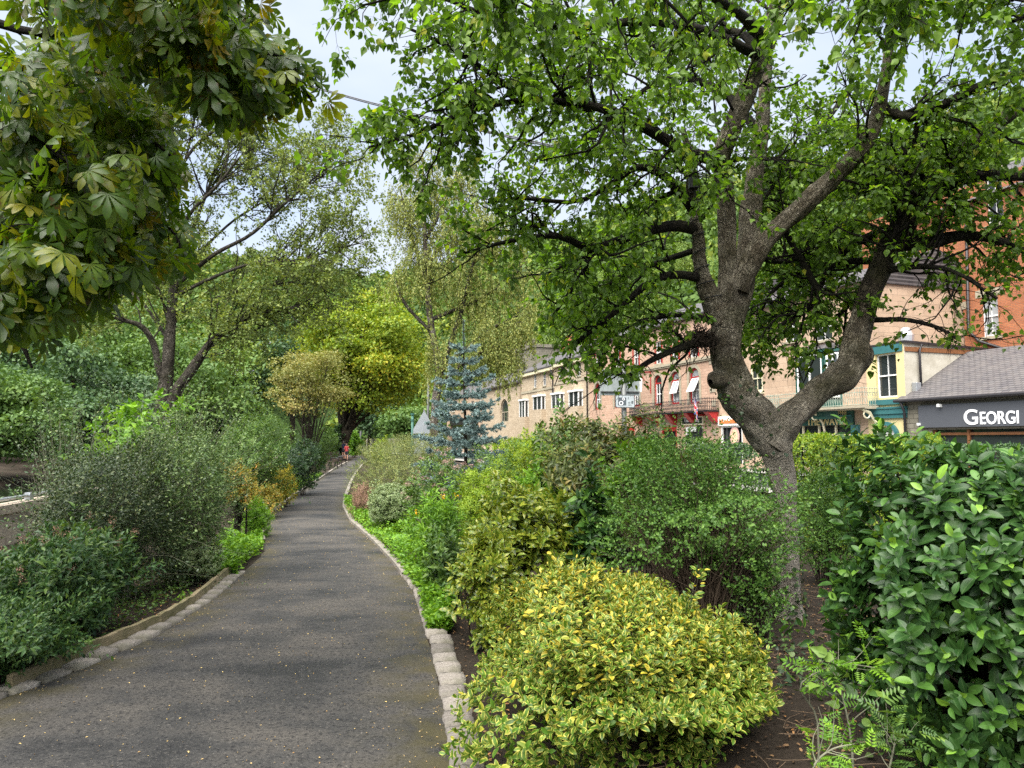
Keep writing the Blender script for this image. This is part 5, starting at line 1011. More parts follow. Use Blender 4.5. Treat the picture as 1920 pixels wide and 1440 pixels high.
def window(par, x0, x1, z0, z1, y=0.0, dep=.12, mat=None, bars=(1, 1), glass=None, fw=.06, arch=False, sash=True, curtain=False, sillm=None, surround=None):
    mat = mat or M_WHITE; mb = MB(); ya, yb = y + dep - .04, y + dep + .03; cx_ = (x0 + x1) / 2; w = (x1 - x0) / 2; e = .004
    zs = z1 - w if arch else z1
    mb.box(x0 + e, x0 + fw, ya, yb, z0 + e, zs); mb.box(x1 - fw, x1 - e, ya, yb, z0 + e, zs); mb.box(x0 + fw, x1 - fw, ya, yb, z0 + e, z0 + fw)
    if not arch: mb.box(x0 + fw, x1 - fw, ya, yb, z1 - fw, z1 - e)
    else:
        K = 12
        for i in range(K):
            a0, a1 = math.pi * i / K, math.pi * (i + 1) / K; ro, ri = w - e, w - fw
            q = [(cx_ + r_ * math.cos(a), zs + r_ * math.sin(a)) for r_, a in ((ro, a0), (ro, a1), (ri, a1), (ri, a0))]; mb.prism(q, 'y', ya, yb)
        mb.box(x0 + fw, x1 - fw, ya, yb, zs - fw * .6, zs)
    zmid = (z0 + zs) / 2
    if sash: mb.box(x0 + fw, x1 - fw, ya - .012, yb, zmid - .03, zmid + .03)
    for i in range(bars[0]):
        xx = x0 + (x1 - x0) * (i + 1) / (bars[0] + 1); mb.box(xx - .013, xx + .013, ya + .01, yb - .01, z0 + fw, zs - fw if not arch else zs)
    wo = mb.build('window', mat, par)
    pb = MB(); gp_ = y + dep + .012; pb.face([(x0, gp_, z0), (x1, gp_, z0), (x1, gp_, z1), (x0, gp_, z1)]); pb.build('pane', glass or M_GLASS, wo)
    if curtain:
        cb = MB(); n = 14; yy = gp_ - .006
        for s0, s1 in ((x0 + fw, x0 + (x1 - x0) * .34), (x1 - (x1 - x0) * .34, x1 - fw)):
            for i in range(n):
                a, b = s0 + (s1 - s0) * i / n, s0 + (s1 - s0) * (i + 1) / n; cb.face([(a, yy - .003 * (i % 2), z0 + fw), (b, yy - .003 * ((i + 1) % 2), z0 + fw), (b, yy - .003 * ((i + 1) % 2), zs - fw * .5), (a, yy - .003 * (i % 2), zs - fw * .5)])
        cb.build('curtain', M_CURT, wo)
    if sillm:
        sb = MB(); sb.box(x0 - .1, x1 + .1, y - .09, y + dep - .045, z0 - .12, z0 + .002); sb.build('sill', sillm, wo)
    if surround and arch:
        rb_ = MB(); K = 14
        for i in range(K):
            a0, a1 = math.pi * i / K, math.pi * (i + 1) / K
            q = [(cx_ + r_ * math.cos(a), zs + r_ * math.sin(a)) for r_, a in ((w + .2, a0), (w + .2, a1), (w, a1), (w, a0))]; rb_.prism(q, 'y', y - .04, y + .1)
        rb_.box(x0 - .2, x0, y - .04, y + .06, z0, zs); rb_.box(x1, x1 + .2, y - .04, y + .06, z0, zs); rb_.build('arch_surround', surround, wo)
    return wo
def spandrel(mb, x0, x1, z1, y=0.0, dep=.16, m=0):
    """fills the corners above a round-arched opening whose rectangle ends at z1"""
    w = (x1 - x0) / 2; cx_ = (x0 + x1) / 2; zs = z1 - w; K = 8
    for sx in (-1, 1):
        for i in range(K):
            a0, a1 = math.pi / 2 * i / K, math.pi / 2 * (i + 1) / K; p = [(cx_ + sx * w * math.cos(a), zs + w * math.sin(a)) for a in (a0, a1)]
            mb.face([(p[0][0], y, p[0][1]), (p[1][0], y, p[1][1]), (p[1][0], y, z1), (p[0][0], y, z1)], m); mb.face([(p[0][0], y, p[0][1]), (p[1][0], y, p[1][1]), (p[1][0], y + dep, p[1][1]), (p[0][0], y + dep, p[0][1])], m)
def pitched(par, x0, x1, ze, zr, depth, over=.25, mat=None, name='roof', hip=(0, 0)):
    mb = MB(); yf, yr, ybk = -over, depth / 2, depth + over; t = .12
    A, B = (x0 - .1, yf, ze), (x1 + .1, yf, ze); R0, R1 = (x0 - .1 + hip[0], yr, zr), (x1 + .1 - hip[1], yr, zr); C, D = (x1 + .1, ybk, ze), (x0 - .1, ybk, ze)
    mb.face([A, B, R1, R0]); mb.face([C, D, R0, R1]); mb.face([B, C, R1]); mb.face([D, A, R0]); dn = lambda p: (p[0], p[1], p[2] - t)
    for p, q in ((A, B), (B, C), (C, D), (D, A)): mb.face([dn(p), dn(q), q, p])
    mb.face([dn(A), dn(D), dn(C), dn(B)]); return mb.build(name, mat or M_SLATE, par)
def pipe(par, pts, r=.05, mat=None, name='drainpipe'): mb = MB(); mb.tube(pts, r, 8); return mb.build(name, mat or M_GUTTER, par, smooth=True)
def text(par, s, x, z, y, size, mat, sx=1.0, name='lettering', align='LEFT', ext=.012, bold=0.0):
    cu = bpy.data.curves.new(name, 'FONT'); cu.body = s; cu.size = size; cu.extrude = ext; cu.align_x = align; cu.offset = bold
    t = link(bpy.data.objects.new(name, cu)); me = bpy.data.meshes.new_from_object(t.evaluated_get(bpy.context.evaluated_depsgraph_get())); bpy.data.objects.remove(t)
    me.materials.clear(); o = mesh_obj(name, me, mat, par); o.location = (x, y, z); o.rotation_euler = (math.pi / 2, 0, 0); o.scale = (sx, 1, 1); return o

# ---- shop with the dark fascia (right edge)
x0, x1 = flx(1697, 0, 780), flx(2110, 0, 780); sh = broot('slate_roofed_shop', 'single-storey stone shop with a grey slate roof and a dark fascia reading GEORGI', 'shop', x0)
X = lambda px, py=780, off=0: fl(px, py, off)[0] - x0
Z = lambda px, py, off=0: fl(px, py, off)[1]
W = x1 - x0; ze = Z(1720, 748); fz0, fz1 = Z(1800, 801), Z(1800, 757); fx0 = X(1727, 775)
mb = MB(); wall_front(mb, 0, W, 0, ze, [(fx0 + .45, W - .4, .45, fz0 - .08)], dep=.3); shell(mb, 0, W, ze, 7); mb.build('wall', M_STONE3, sh)
rz = Z(1850, 655, 3.6)
mb = MB(); mb.face([(-.15, -.3, ze), (W + .2, -.3, ze), (W + .2, 3.6, rz), (-.15, 3.6, rz)]); mb.face([(-.15, 3.6, rz), (W + .2, 3.6, rz), (W + .2, 7.3, ze), (-.15, 7.3, ze)]); mb.face([(W + .2, -.3, ze), (W + .2, 7.3, ze), (W + .2, 3.6, rz)])
mb.face([(-.15, -.3, ze - .1), (W + .2, -.3, ze - .1), (W + .2, -.3, ze), (-.15, -.3, ze)]); mb.face([(-.15, 7.3, ze), (-.15, -.3, ze), (-.15, 3.6, rz)])
mb.build('roof', M_SLATE, sh)
mb = MB(); mb.tube([(-.2, -.36, ze - .06), (W + .2, -.36, ze - .06)], .07, 8); mb.build('gutter', M_GUTTER, sh)
pipe(sh, [(.1, -.33, ze - .1), (.1, -.14, ze - .5), (.1, -.12, .05)], .055)
mb = MB(); mb.box(fx0, W - .2, -.16, -.003, fz0, fz1); fa = mb.build('fascia', M_FASCIA, sh, bevel=.012)
gx, gz = fl(1813, 796); gx -= x0; capG = Z(1825, 768) - Z(1825, 797)
text(fa, 'G', gx, gz, -.175, capG * 1.38, M_LETTER, 1.06, bold=.012); gx2 = X(1843, 790); text(fa, 'EORGI', gx2, gz + .005, -.175, capG * 1.10, M_LETTER, .80, bold=.011)
mb = MB(); mb.box(fx0 + .45, fx0 + .55, .1, .2, .45, fz0 - .09); mb.box(fx0 + 1.9, fx0 + 2.0, .1, .2, .45, fz0 - .09); mb.box(fx0 + .55, W - .4, .12, .18, fz0 - .3, fz0 - .2); fr = mb.build('shopfront_frame', M_BROWNW, sh)
mb = MB(); mb.face([(fx0 + .45, .22, .45), (W - .4, .22, .45), (W - .4, .22, fz0 - .08), (fx0 + .45, .22, fz0 - .08)]); mb.build('pane', M_GLASS, fr)
MB().box(fx0 + 1.0, fx0 + 1.12, -.33, -.163, fz1 - .1, fz1 + .02).build('fascia_lamp', M_WHITE, fa); MB().box(fx0 - .02, fx0 + .1, -.24, -.163, fz0 + .1, fz0 + .2).build('fascia_lamp', M_WHITE, fa)

# ---- cream and teal building
x0, x1 = flx(1626, 0, 740), flx(1698, 0, 740) - .003; cb_ = broot('cream_rendered_building', 'narrow cream rendered building with teal trim, an arched doorway and one tall sash window', 'building', x0)
W = x1 - x0; zt = Z(1660, 645); zc = Z(1660, 768); wx0, wx1 = X(1642, 700), X(1681, 700); wz0, wz1 = Z(1662, 745), Z(1662, 663)
ax0, ax1 = X(1645, 810), X(1682, 810); az = Z(1662, 797)
mb = MB(); wall_front(mb, 0, W, 0, zt, [(wx0, wx1, wz0, wz1), (ax0, ax1, 0.02, az)], dep=.25); spandrel(mb, ax0, ax1, az, dep=.25); mb.build('front_wall', M_CREAM, cb_)
mb = MB(); mb.face([(W, .0, 0), (W, 5.5, 0), (W, 5.5, zt - .15), (W, .0, zt)]); mb.face([(0, 0, 0), (0, 0, zt), (0, 5.5, zt - .15), (0, 5.5, 0)]); mb.face([(0, 5.5, 0), (0, 5.5, zt - .15), (W, 5.5, zt - .15), (W, 5.5, 0)]); mb.build('side_wall', M_RENDER, cb_)
mb = MB(); mb.face([(-.1, -.06, zt + .03), (W + .12, -.06, zt + .03), (W + .12, 5.6, zt - .12), (-.1, 5.6, zt - .12)]); mb.face([(W + .12, -.06, zt + .03), (W + .12, -.06, zt - .06), (W + .12, 5.6, zt - .21), (W + .12, 5.6, zt - .12)]); mb.face([(-.1, -.06, zt - .06), (W + .12, -.06, zt - .06), (W + .12, -.06, zt + .03), (-.1, -.06, zt + .03)]); mb.build('flat_roof', M_GUTTER, cb_)
mb = MB(); mb.box(W + .004, W + .05, .05, 5.4, zt - .42, zt - .23); mb.build('fascia_board', M_BROWNW, cb_)
pipe(cb_, [(W + .14, .9, zt - .12), (W + .12, .75, zt - .35), (W + .12, .75, zt - .9), (W + .12, .75, ze + .5)], .05)
mb = MB(); mb.box(W + .003, W + .25, .35, .62, zt - 2.2, zt - 1.75); mb.build('meter_box', M_GALV, cb_, bevel=.02)
window(cb_, wx0, wx1, wz0, wz1, dep=.16, bars=(1, 1))
mb = MB(); mb.box(wx0 - .35, wx1 + .35, -.05, -.003, wz1 + .02, wz1 + .42); mb.build('window_lintel', M_TEAL, cb_); mb = MB(); mb.box(wx0 - .35, wx1 + .35, -.1, -.003, wz0 - .32, wz0 - .1); mb.build('window_sill', M_TEAL, cb_)
mb = MB(); mb.box(-.05, W + .08, -.16, -.003, zc - .2, zc + .02); mb.box(-.02, W + .05, -.10, -.003, zc - .38, zc - .203); mb.box(-.08, W + .1, -.2, -.003, zc + .023, zc + .1); mb.build('cornice', M_TEAL, cb_)
K = 16; mb = MB(); cxm = (ax0 + ax1) / 2; ra = (X(1690, 800) - X(1635, 800)) / 2 * .86; zsp = az - (ax1 - ax0) / 2
for i in range(K):
    a0, a1 = math.pi * i / K, math.pi * (i + 1) / K; mb.prism([(cxm + r_ * math.cos(a), zsp + r_ * math.sin(a)) for r_, a in ((ra, a0), (ra, a1), (ra - .16, a1), (ra - .16, a0))], 'y', -.12, -.003)
mb.build('door_arch', M_TEAL, cb_)
for s_ in (-1, 1):
    mb = MB(); xx = cxm + s_ * (ra - .05); mb.tube([(xx, -.12, 0), (xx, -.12, zsp - .45), (xx, -.12, zsp - .42), (xx, -.12, zsp - .2), (xx, -.12, zsp - .05)], [.12, .12, .17, .13, .19], 10); mb.build('column', M_TEAL, cb_)
mb = MB(); mb.box(ax0, ax1, .18, .24, .02, az - .05); mb.build('door', M_WHITE, cb_); 
# cowl on the roof behind
cw = broot('chimney_cowl', 'shiny round metal extraction cowl on the flat roof in front of the red brick wall', 'vent', flx(1718, 2.0, 640)); mb = MB(); zb = zt - .1
h_ = .95; mb.tube([(0, 1.4, zb), (0, 1.4, zb + h_ * .25), (0, 1.4, zb + h_ * .3), (0, 1.4, zb + h_ * .6), (0, 1.4, zb + h_ * .62), (0, 1.4, zb + h_ * .95)], [.22, .22, .30, .34, .30, .18], 16); mb.build('cowl', plain('bright_steel', (.62, .64, .66), .3, metal=.6, var=.05), cw, smooth=False)

# ---- red brick building behind
off = 6.0; x0, x1 = fl(1622, 600, off)[0], fl(2200, 600, off)[0]; rbk = broot('red_brick_building', 'tall red brick building with white sash windows rising behind the slate roof', 'building', x0); W = x1 - x0
zt2 = 13.0; hs_ = []
def rect(p0, p1, q0, q1, o=0.0): a, zA = fl(p0, (q0 + q1) / 2, o); b, _ = fl(p1, (q0 + q1) / 2, o); m_ = (p0 + p1) / 2; return a - x0, b - x0, fl(m_, q1, o)[1], fl(m_, q0, o)[1]
rw = [rect(1778, 1808, 583, 655, off), rect(1842, 1872, 555, 630, off), rect(1990, 2020, 500, 590, off), rect(1700, 1724, 470, 530, off), rect(1850, 1880, 330, 420, off)]
mb = MB(); n0 = len(mb.v); wall_front(mb, 0, W, 0, zt2, rw, y=off, dep=.2)
mb.face([(0, off, 0), (0, off, zt2), (0, off + 9, zt2), (0, off + 9, 0)]); mb.face([(W, off, 0), (W, off + 9, 0), (W, off + 9, zt2), (W, off, zt2)]); mb.face([(0, off + 9, 0), (0, off + 9, zt2), (W, off + 9, zt2), (W, off + 9, 0)]); mb.build('wall', M_REDBRICK, rbk)
for i, r_ in enumerate(rw):
    wo = window(rbk, *r_, y=off, dep=.12, bars=(1, 1), glass=M_GLASSP if i == 1 else None, curtain=(i == 0))
    mb = MB(); mb.box(r_[0] - .28, r_[1] + .28, off - .03, off - .002, r_[3] + .01, r_[3] + .36); mb.build('lintel', M_LINTEL, rbk)
    mb = MB(); mb.box(r_[0] - .15, r_[1] + .15, off - .08, off - .002, r_[2] - .15, r_[2] - .01); mb.build('sill', M_LINTEL, wo)
p1_, p2_, p3_, p4_ = [fl(*q, off) for q in ((1818, 470), (1818, 620), (1838, 640), (1890, 656))]
pipe(rbk, [(p1_[0] - x0, off - .08, zt2), (p2_[0] - x0, off - .08, p2_[1]), (p3_[0] - x0, off - .08, p3_[1]), (p4_[0] - x0, off - .08, p4_[1])], .065)
mb = MB(); mb.face([(-.3, off - .3, zt2), (W + .3, off - .3, zt2), (W + .3, off + 4.5, zt2 + 3), (-.3, off + 4.5, zt2 + 3)]); mb.face([(-.3, off + 4.5, zt2 + 3), (W + .3, off + 4.5, zt2 + 3), (W + .3, off + 9.3, zt2), (-.3, off + 9.3, zt2)]); mb.build('roof', M_SLATE, rbk)

# ---- sandstone hotel with balcony and tea room
x0, x1 = flx(1343, 0, 740), flx(1626, 0, 740) - .003; ht = broot('sandstone_hotel', 'smooth sandstone building with a green bay window, iron balcony and a teal tea room front', 'building', x0); W = x1 - x0; zt3 = 9.0
hw = [rect(1408, 1430, 684, 735), rect(1526, 1560, 588, 638), rect(1415, 1438, 585, 640), rect(1470, 1496, 588, 640), rect(1598, 1618, 585, 645), rect(1362, 1382, 590, 650)]
bay = rect(1497, 1578, 664, 752); shop_h = (rect(1475, 1600, 798, 832)); sw_h = rect(1352, 1392, 798, 832)
shop_h = (shop_h[0], shop_h[1], .4, shop_h[3]); sw_h = (sw_h[0], sw_h[1], .4, sw_h[3])
mb = MB(); wall_front(mb, 0, W, 0, zt3, hw + [bay, shop_h, sw_h], dep=.25); shell(mb, 0, W, zt3, 9); mb.build('wall', M_STONE, ht)
pitched(ht, 0, W, zt3, zt3 + 1.8, 9)
for r_ in hw[1:]: window(ht, *r_, dep=.14, bars=(1, 1), sillm=M_LINTEL)
window(ht, *hw[0], dep=.06, mat=M_CREAMP, bars=(1, 1), sillm=M_CREAMP, fw=.12)
mb = MB(); bx0, bx1, bz0, bz1 = bay; pd = .55; ins = .5
poly = [(bx0, 0), (bx0 + ins, -pd), (bx1 - ins, -pd), (bx1, 0)]
def bayframe(a, b):
    d = np.array([b[0] - a[0], b[1] - a[1]]); l = np.hypot(*d); d /= l
    for s0, s1, m_, zz0, zz1 in ((0, .09, 1, bz0, bz1), (l - .09, l, 1, bz0, bz1), (.09, .17, 0, bz0 + .1, bz1 - .06), (l - .17, l - .09, 0, bz0 + .1, bz1 - .06), (.17, l - .17, 0, bz0 + .1, bz0 + .18), (.17, l - .17, 0, bz1 - .14, bz1 - .06), (l / 2 - .04, l / 2 + .04, 0, bz0 + .18, bz1 - .14)):
        p, q = np.array(a) + d * s0, np.array(a) + d * s1; nn = np.array([d[1], -d[0]]) * .05
        mb.prism([tuple(p - nn), tuple(q - nn), tuple(q + nn), tuple(p + nn)], 'z', zz0, zz1, m_)
for a, b in zip(poly[:-1], poly[1:]): bayframe(a, b)
mb.prism([(p[0] * 1.0 + (-.08 if i < 2 else .08), p[1] - (.1 if p[1] else -.01)) for i, p in enumerate(poly)], 'z', bz1 + .003, bz1 + .14, 1); mb.prism(poly, 'z', bz0 - .9, bz0 - .003, 1)
bo = mb.build('bay_window', [M_WHITE, M_DKGREEN], ht)
pb = MB(); 
for a, b in zip(poly[:-1], poly[1:]): pb.face([(*a, bz0), (*b, bz0), (*b, bz1), (*a, bz1)])
pb.build('pane', M_GLASS, bo)
mb = MB(); mb.face([(bx0 - .1, -.0, bz1 + .45), (bx0 + ins - .1, -pd - .12, bz1 + .145), (bx1 - ins + .1, -pd - .12, bz1 + .145), (bx1 + .1, 0, bz1 + .45)]); mb.face([(bx0 - .1, 0, bz1 + .45), (bx0 - .1, 0, bz1 + .145), (bx0 + ins - .1, -pd - .12, bz1 + .145)]); mb.face([(bx1 + .1, 0, bz1 + .45), (bx1 - ins + .1, -pd - .12, bz1 + .145), (bx1 + .1, 0, bz1 + .145)]); mb.build('bay_roof', M_SLATE, bo)
bd = .95; cx0, cx1 = X(1432, 745, -bd), X(1617, 745, -bd); cz0, cz1 = Z(1600, 761, -bd), Z(1600, 727, -bd)
mb = MB(); mb.box(cx0, cx1, -bd, -.003, cz0 - .14, cz0); mb.box(cx0 - .05, cx1 + .05, -bd - .05, -bd + .1, cz0 - .1, cz0 + .003, 0); bc = mb.build('balcony', M_LINTEL, ht)
mb = MB(); 
def rail_run(mb, p, q, z0, z1, step, r=.011, scroll=True):
    p, q = np.array(p, float), np.array(q, float); n = max(2, int(np.linalg.norm(q - p) / step)); d = (q - p) / n
    for zz in (z0 + .05, z1 - .22, z1 - .03): mb.tube([(p[0], p[1], zz), (q[0], q[1], zz)], r * 1.5, 5)
    for i in range(n + 1):
        c_ = p + d * i; mb.tube([(c_[0], c_[1], z0), (c_[0], c_[1], z1 + (.05 if i % 2 else 0))], r, 5)
        if scroll and i < n:
            m_ = c_ + d * .5; mb.tube([(c_[0], c_[1], z0 + .1), (m_[0], m_[1], (z0 + z1) / 2 - .05), (c_[0] + d[0], c_[1] + d[1], z0 + .1)], r * .8, 4); mb.tube([(c_[0], c_[1], z1 - .25), (m_[0], m_[1], (z0 + z1) / 2 + .02), (c_[0] + d[0], c_[1] + d[1], z1 - .25)], r * .8, 4)
rail_run(mb, (cx0 + .05, -bd + .05), (cx1 - .05, -bd + .05), cz0, cz1, .14); rail_run(mb, (cx0 + .05, -bd + .05), (cx0 + .05, -.05), cz0, cz1, .14); rail_run(mb, (cx1 - .05, -bd + .05), (cx1 - .05, -.05), cz0, cz1, .14); mb.build('railing', M_PALEGREEN, bc)
for xx in (cx1 - .12, cx0 + .3, (cx0 + cx1) / 2):
    mb = MB(); pts = [(xx, -bd + .1, cz0 - .16), (xx, -.45, cz0 - .32), (xx, -.15, cz0 - .7), (xx, -.03, cz0 - 1.25)]; mb.tube(pts, [.06, .07, .06, .05], 6)
    c_ = np.array([xx, -.62, cz0 - .38]); mb.tube([c_ + [0, .17 * math.cos(t), .17 * math.sin(t)] for t in np.linspace(0, 6.28, 13)], .035, 5, cap=False); mb.build('bracket', M_CREAMP, bc)
# tea room front
s0, s1, _, sz = shop_h; f0 = Z(1560, 800); f1 = Z(1560, 771)
mb = MB(); mb.box(s0 - .55, s1 + .12, -.12, -.003, sz, Z(1560, 766)); fs = mb.build('fascia', M_DKGREEN, ht)
mb = MB(); mb.box(s0 - .5, s1 + .1, -.2, -.123, Z(1560, 781) - .03, Z(1560, 781) + .03); mb.build('fascia_moulding', M_TEAL, fs)
text(fs, 'TEA & COFFEE', X(1539, 778), Z(1560, 779.5) , -.135, .30, M_GOLDL, .92); text(fs, 'THE WAVES', X(1517, 793), Z(1560, 796.5), -.135, .50, M_GOLDL, .95, bold=.008)
for a, b in ((s1 + .003, s1 + .42), (s0 - .5, s0 - .1)): mb = MB(); mb.box(a, b, -.15, -.003, 0, sz - .01); mb.box(a - .03, b + .03, -.2, -.003, sz - .3, sz + .1) if False else None; mb.build('pilaster', M_TEAL, ht)
mb = MB(); 
for xx in np.linspace(s0, s1 - .08, 5): mb.box(xx, xx + .08, .05, .14, .4, sz - .003)
mb.box(s0, s1, .04, .05, sz - .5, sz - .42); sf = mb.build('shop_window', M_CREAMP, ht); mb = MB(); mb.face([(s0, .2, .4), (s1, .2, .4), (s1, .2, sz), (s0, .2, sz)]); mb.build('pane', M_GLASS, sf)
# sweet shop front on the left of the hotel
a, b, _, c_ = sw_h; mb = MB(); mb.box(a - .15, b + .15, -.1, -.003, c_, c_ + .55); sg = mb.build('sign_board', M_WHITE, ht)
mb = MB(); rs_ = np.random.default_rng(4)
for i in range(16): xx = a + (b - a) * (i + .5) / 16; mb.box(xx - .05, xx + .05, -.12, -.101, c_ + .12, c_ + .12 + .3 * rs_.uniform(.4, 1))
mb.build('sign_panel', [plain('orange_red_print', (.6, .2, .06), .5)], sg)
mb = MB(); mb.box(b - .1, b, .02, .1, .4, c_ - .003); mb.box(a, a + .1, .02, .1, .4, c_ - .003); mb.box(a + .1, b - .1, .02, .1, c_ - .1, c_ - .003); sf = mb.build('shop_window', M_WHITE, ht); mb = MB(); mb.face([(a, .2, .4), (b, .2, .4), (b, .2, c_), (a, .2, c_)]); mb.build('pane', M_GLASS, sf)
mb = MB(); ox, oz = X(1377, 818), Z(1377, 818)
mb.prism([(ox + .42 * math.cos(t), oz + .55 * math.sin(t)) for t in np.linspace(0, 6.28, 25)[:-1]], 'y', .0, .04); os_ = mb.build('oval_sign', plain('pale_pink_sign', (.62, .38, .33), .5), sf)
mb = MB(); mb.prism([(ox + .3 * math.cos(t), oz + .4 * math.sin(t)) for t in np.linspace(0, 6.28, 25)[:-1]], 'y', -.01, -.002); mb.build('oval_panel', plain('orange_cream_print', (.7, .48, .3), .5, var=.5, scale=9), os_)

# ---- pub with red framed arched windows
x0, x1 = flx(1105, 0, 740), flx(1343, 0, 740) - .003; pu = broot('stone_pub', 'pinkish stone pub with red-framed arched windows above a black iron balcony', 'building', x0); W = x1 - x0; zt4 = 9.6
arch = [rect(c - w_, c + w_, t_, b_) for c, w_, t_, b_ in ((1234, 7.5, 703, 760), (1266, 8.5, 696, 758), (1302, 9.5, 689, 757), (1193, 6.5, 708, 762), (1158, 6, 712, 765), (1121, 5.5, 718, 768))]
upw = [rect(c - w_, c + w_, t_, b_) for c, w_, t_, b_ in ((1235, 5.5, 640, 682), (1266, 6.5, 632, 676), (1301, 7.5, 622, 670), (1193, 5, 650, 690), (1158, 4.5, 656, 696), (1121, 4.2, 662, 700))]
frontw = [(rect(c - w_, c + w_, 800, 830)[0], rect(c - w_, c + w_, 800, 830)[1], .5, rect(c - w_, c + w_, 800, 830)[3]) for c, w_ in ((1302, 16), (1255, 14), (1180, 10))]
mb = MB(); wall_front(mb, 0, W, 0, zt4, arch + upw + frontw, dep=.25)
for r_ in arch: spandrel(mb, r_[0], r_[1], r_[3], dep=.25)
shell(mb, 0, W, zt4, 9); mb.build('wall', M_PINKST, pu); pitched(pu, 0, W, zt4, zt4 + 2.2, 9)
for i, r_ in enumerate(arch):
    wo = window(pu, *r_, dep=.14, mat=M_RED, bars=(0, 0), arch=True, fw=.13, sash=False, surround=M_LINTEL, glass=M_GLASSP if i in (1, 2) else M_GLASS)
    w_ = (r_[1] - r_[0]) / 2; zsp = r_[3] - w_; mb = MB(); mb.box(r_[0] + .14, r_[0] + .21, .11, .145, r_[2] + .1, zsp - .1); mb.box(r_[1] - .21, r_[1] - .14, .11, .145, r_[2] + .1, zsp - .1); mb.box(r_[0] + .21, r_[1] - .21, .11, .145, (r_[2] + zsp) / 2 - .04, (r_[2] + zsp) / 2 + .04); mb.box((r_[0] + r_[1]) / 2 - .03, (r_[0] + r_[1]) / 2 + .03, .112, .142, r_[2] + .1, zsp - .1); mb.build('white_sash', M_WHITE, wo)
    if i in (1, 2):   # top-hung casement standing open
        mb = MB(); zt_, zb_ = zsp - .1, (r_[2] + zsp) / 2 - .1; o_ = .45 if i == 2 else .3
        def pp(u, v): return np.array([r_[0] + .15 + (r_[1] - r_[0] - .3) * u, .10 - o_ * v, zt_ + (zb_ - zt_) * v])
        for u0, u1, v0, v1 in ((0, .09, 0, 1), (.91, 1, 0, 1), (.09, .91, 0, .06), (.09, .91, .94, 1), (.46, .54, .06, .94)):
            A_ = [pp(u0, v0), pp(u1, v0), pp(u1, v1), pp(u0, v1)]; mb.face(A_); mb.face([q + [0, .04, .01] for q in A_][::-1])
            for q in range(4): mb.face([A_[q], A_[(q + 1) % 4], A_[(q + 1) % 4] + [0, .04, .01], A_[q] + [0, .04, .01]])
        mb.face([pp(.05, .05) + [0, .02, 0], pp(.95, .05) + [0, .02, 0], pp(.95, .95) + [0, .02, 0], pp(.05, .95) + [0, .02, 0]], 1); mb.build('open_casement', [M_WHITE, M_GLASSP], wo)
for r_ in upw: window(pu, *r_, dep=.12, mat=M_WHITE, bars=(1, 1), sillm=M_LINTEL); 
for r_ in upw:
    mb = MB(); mb.box(r_[0] - .12, r_[0] - .004, -.03, -.003, r_[2], r_[3]); mb.box(r_[1] + .004, r_[1] + .12, -.03, -.003, r_[2], r_[3]); mb.build('red_jamb', M_RED, pu)
zb_ = Z(1300, 674); mb = MB(); mb.box(-.02, W - .02, -.16, -.003, zb_ - .14, zb_ + .02); mb.box(-.02, W - .02, -.10, -.003, zb_ - .24, zb_ - .143); mb.build('string_course', M_LINTEL, pu)
for k_ in range(11):
    mb = MB(); z_ = .3 + k_ * .86; mb.box(W - .62 if k_ % 2 else W - .42, W - .02, -.035, -.003, z_, z_ + .38); mb.build('quoin', M_LINTEL, pu)
bx0, bx1 = X(1178, 770, -.85), X(1326, 770, -.85); bz = Z(1300, 770, -.85); bt = Z(1300, 748, -.85); mb = MB(); mb.box(bx0, bx1, -.85, -.003, bz - .1, bz); pbal = mb.build('balcony', M_BLACK, pu)
mb = MB(); rail_run(mb, (bx0 + .05, -.8), (bx1 - .05, -.8), bz, bt, .15, .014); rail_run(mb, (bx0 + .05, -.8), (bx0 + .05, -.05), bz, bt, .15, .014); rail_run(mb, (bx1 - .05, -.8), (bx1 - .05, -.05), bz, bt, .15, .014); mb.build('railing', M_BLACK, pbal)
for xx in np.linspace(bx0 + .3, bx1 - .3, 5): mb = MB(); mb.prism([(-.78, bz - .11), (-.004, bz - .11), (-.004, bz - .8), (-.3, bz - .62), (-.55, bz - .34)], 'x', xx - .22, xx + .22); mb.build('bracket', M_RED, pbal)
for i, r_ in enumerate(frontw):
    mb = MB(); mb.box(r_[0], r_[0] + .12, .0, .12, .5, r_[3]); mb.box(r_[1] - .12, r_[1], .0, .12, .5, r_[3]); mb.box(r_[0] + .12, r_[1] - .12, .0, .12, r_[3] - .3, r_[3]); so = mb.build('shop_window', M_RED if i else M_WHITE, pu); mb = MB(); mb.face([(r_[0], .2, .5), (r_[1], .2, .5), (r_[1], .2, r_[3]), (r_[0], .2, r_[3])]); mb.build('pane', M_GLASS, so)
s_ = rect(1281, 1322, 781, 797); mb = MB(); mb.box(s_[0], s_[1], -.14, -.003, s_[2], s_[3]); mb.box(s_[0] + .12, s_[1] - .12, -.155, -.141, s_[2] + .09, s_[3] - .09, 1); sb_ = mb.build('sign_board', [M_CREAMP, M_BLACK], pu)
mb = MB(); mb.box(s_[0] - .05, s_[1] + .02, -.2, -.003, s_[3] + .003, s_[3] + .12); mb.build('sign_cornice', M_RED, sb_)
text(sb_, 'The Tommy', (s_[0] + s_[1]) / 2, s_[2] + .2, -.165, .34, M_LETTER, 1.0, align='CENTER')
mb = MB(); rx_ = X(1318, 815); rz_ = Z(1318, 808); mb.prism([(rx_ - .3 + .32 * math.cos(t), rz_ - .1 + .5 * math.sin(t)) for t in np.linspace(0, 6.28, 21)[:-1]], 'y', -.09, -.03); mb.build('round_sign', M_BLACK, pu)
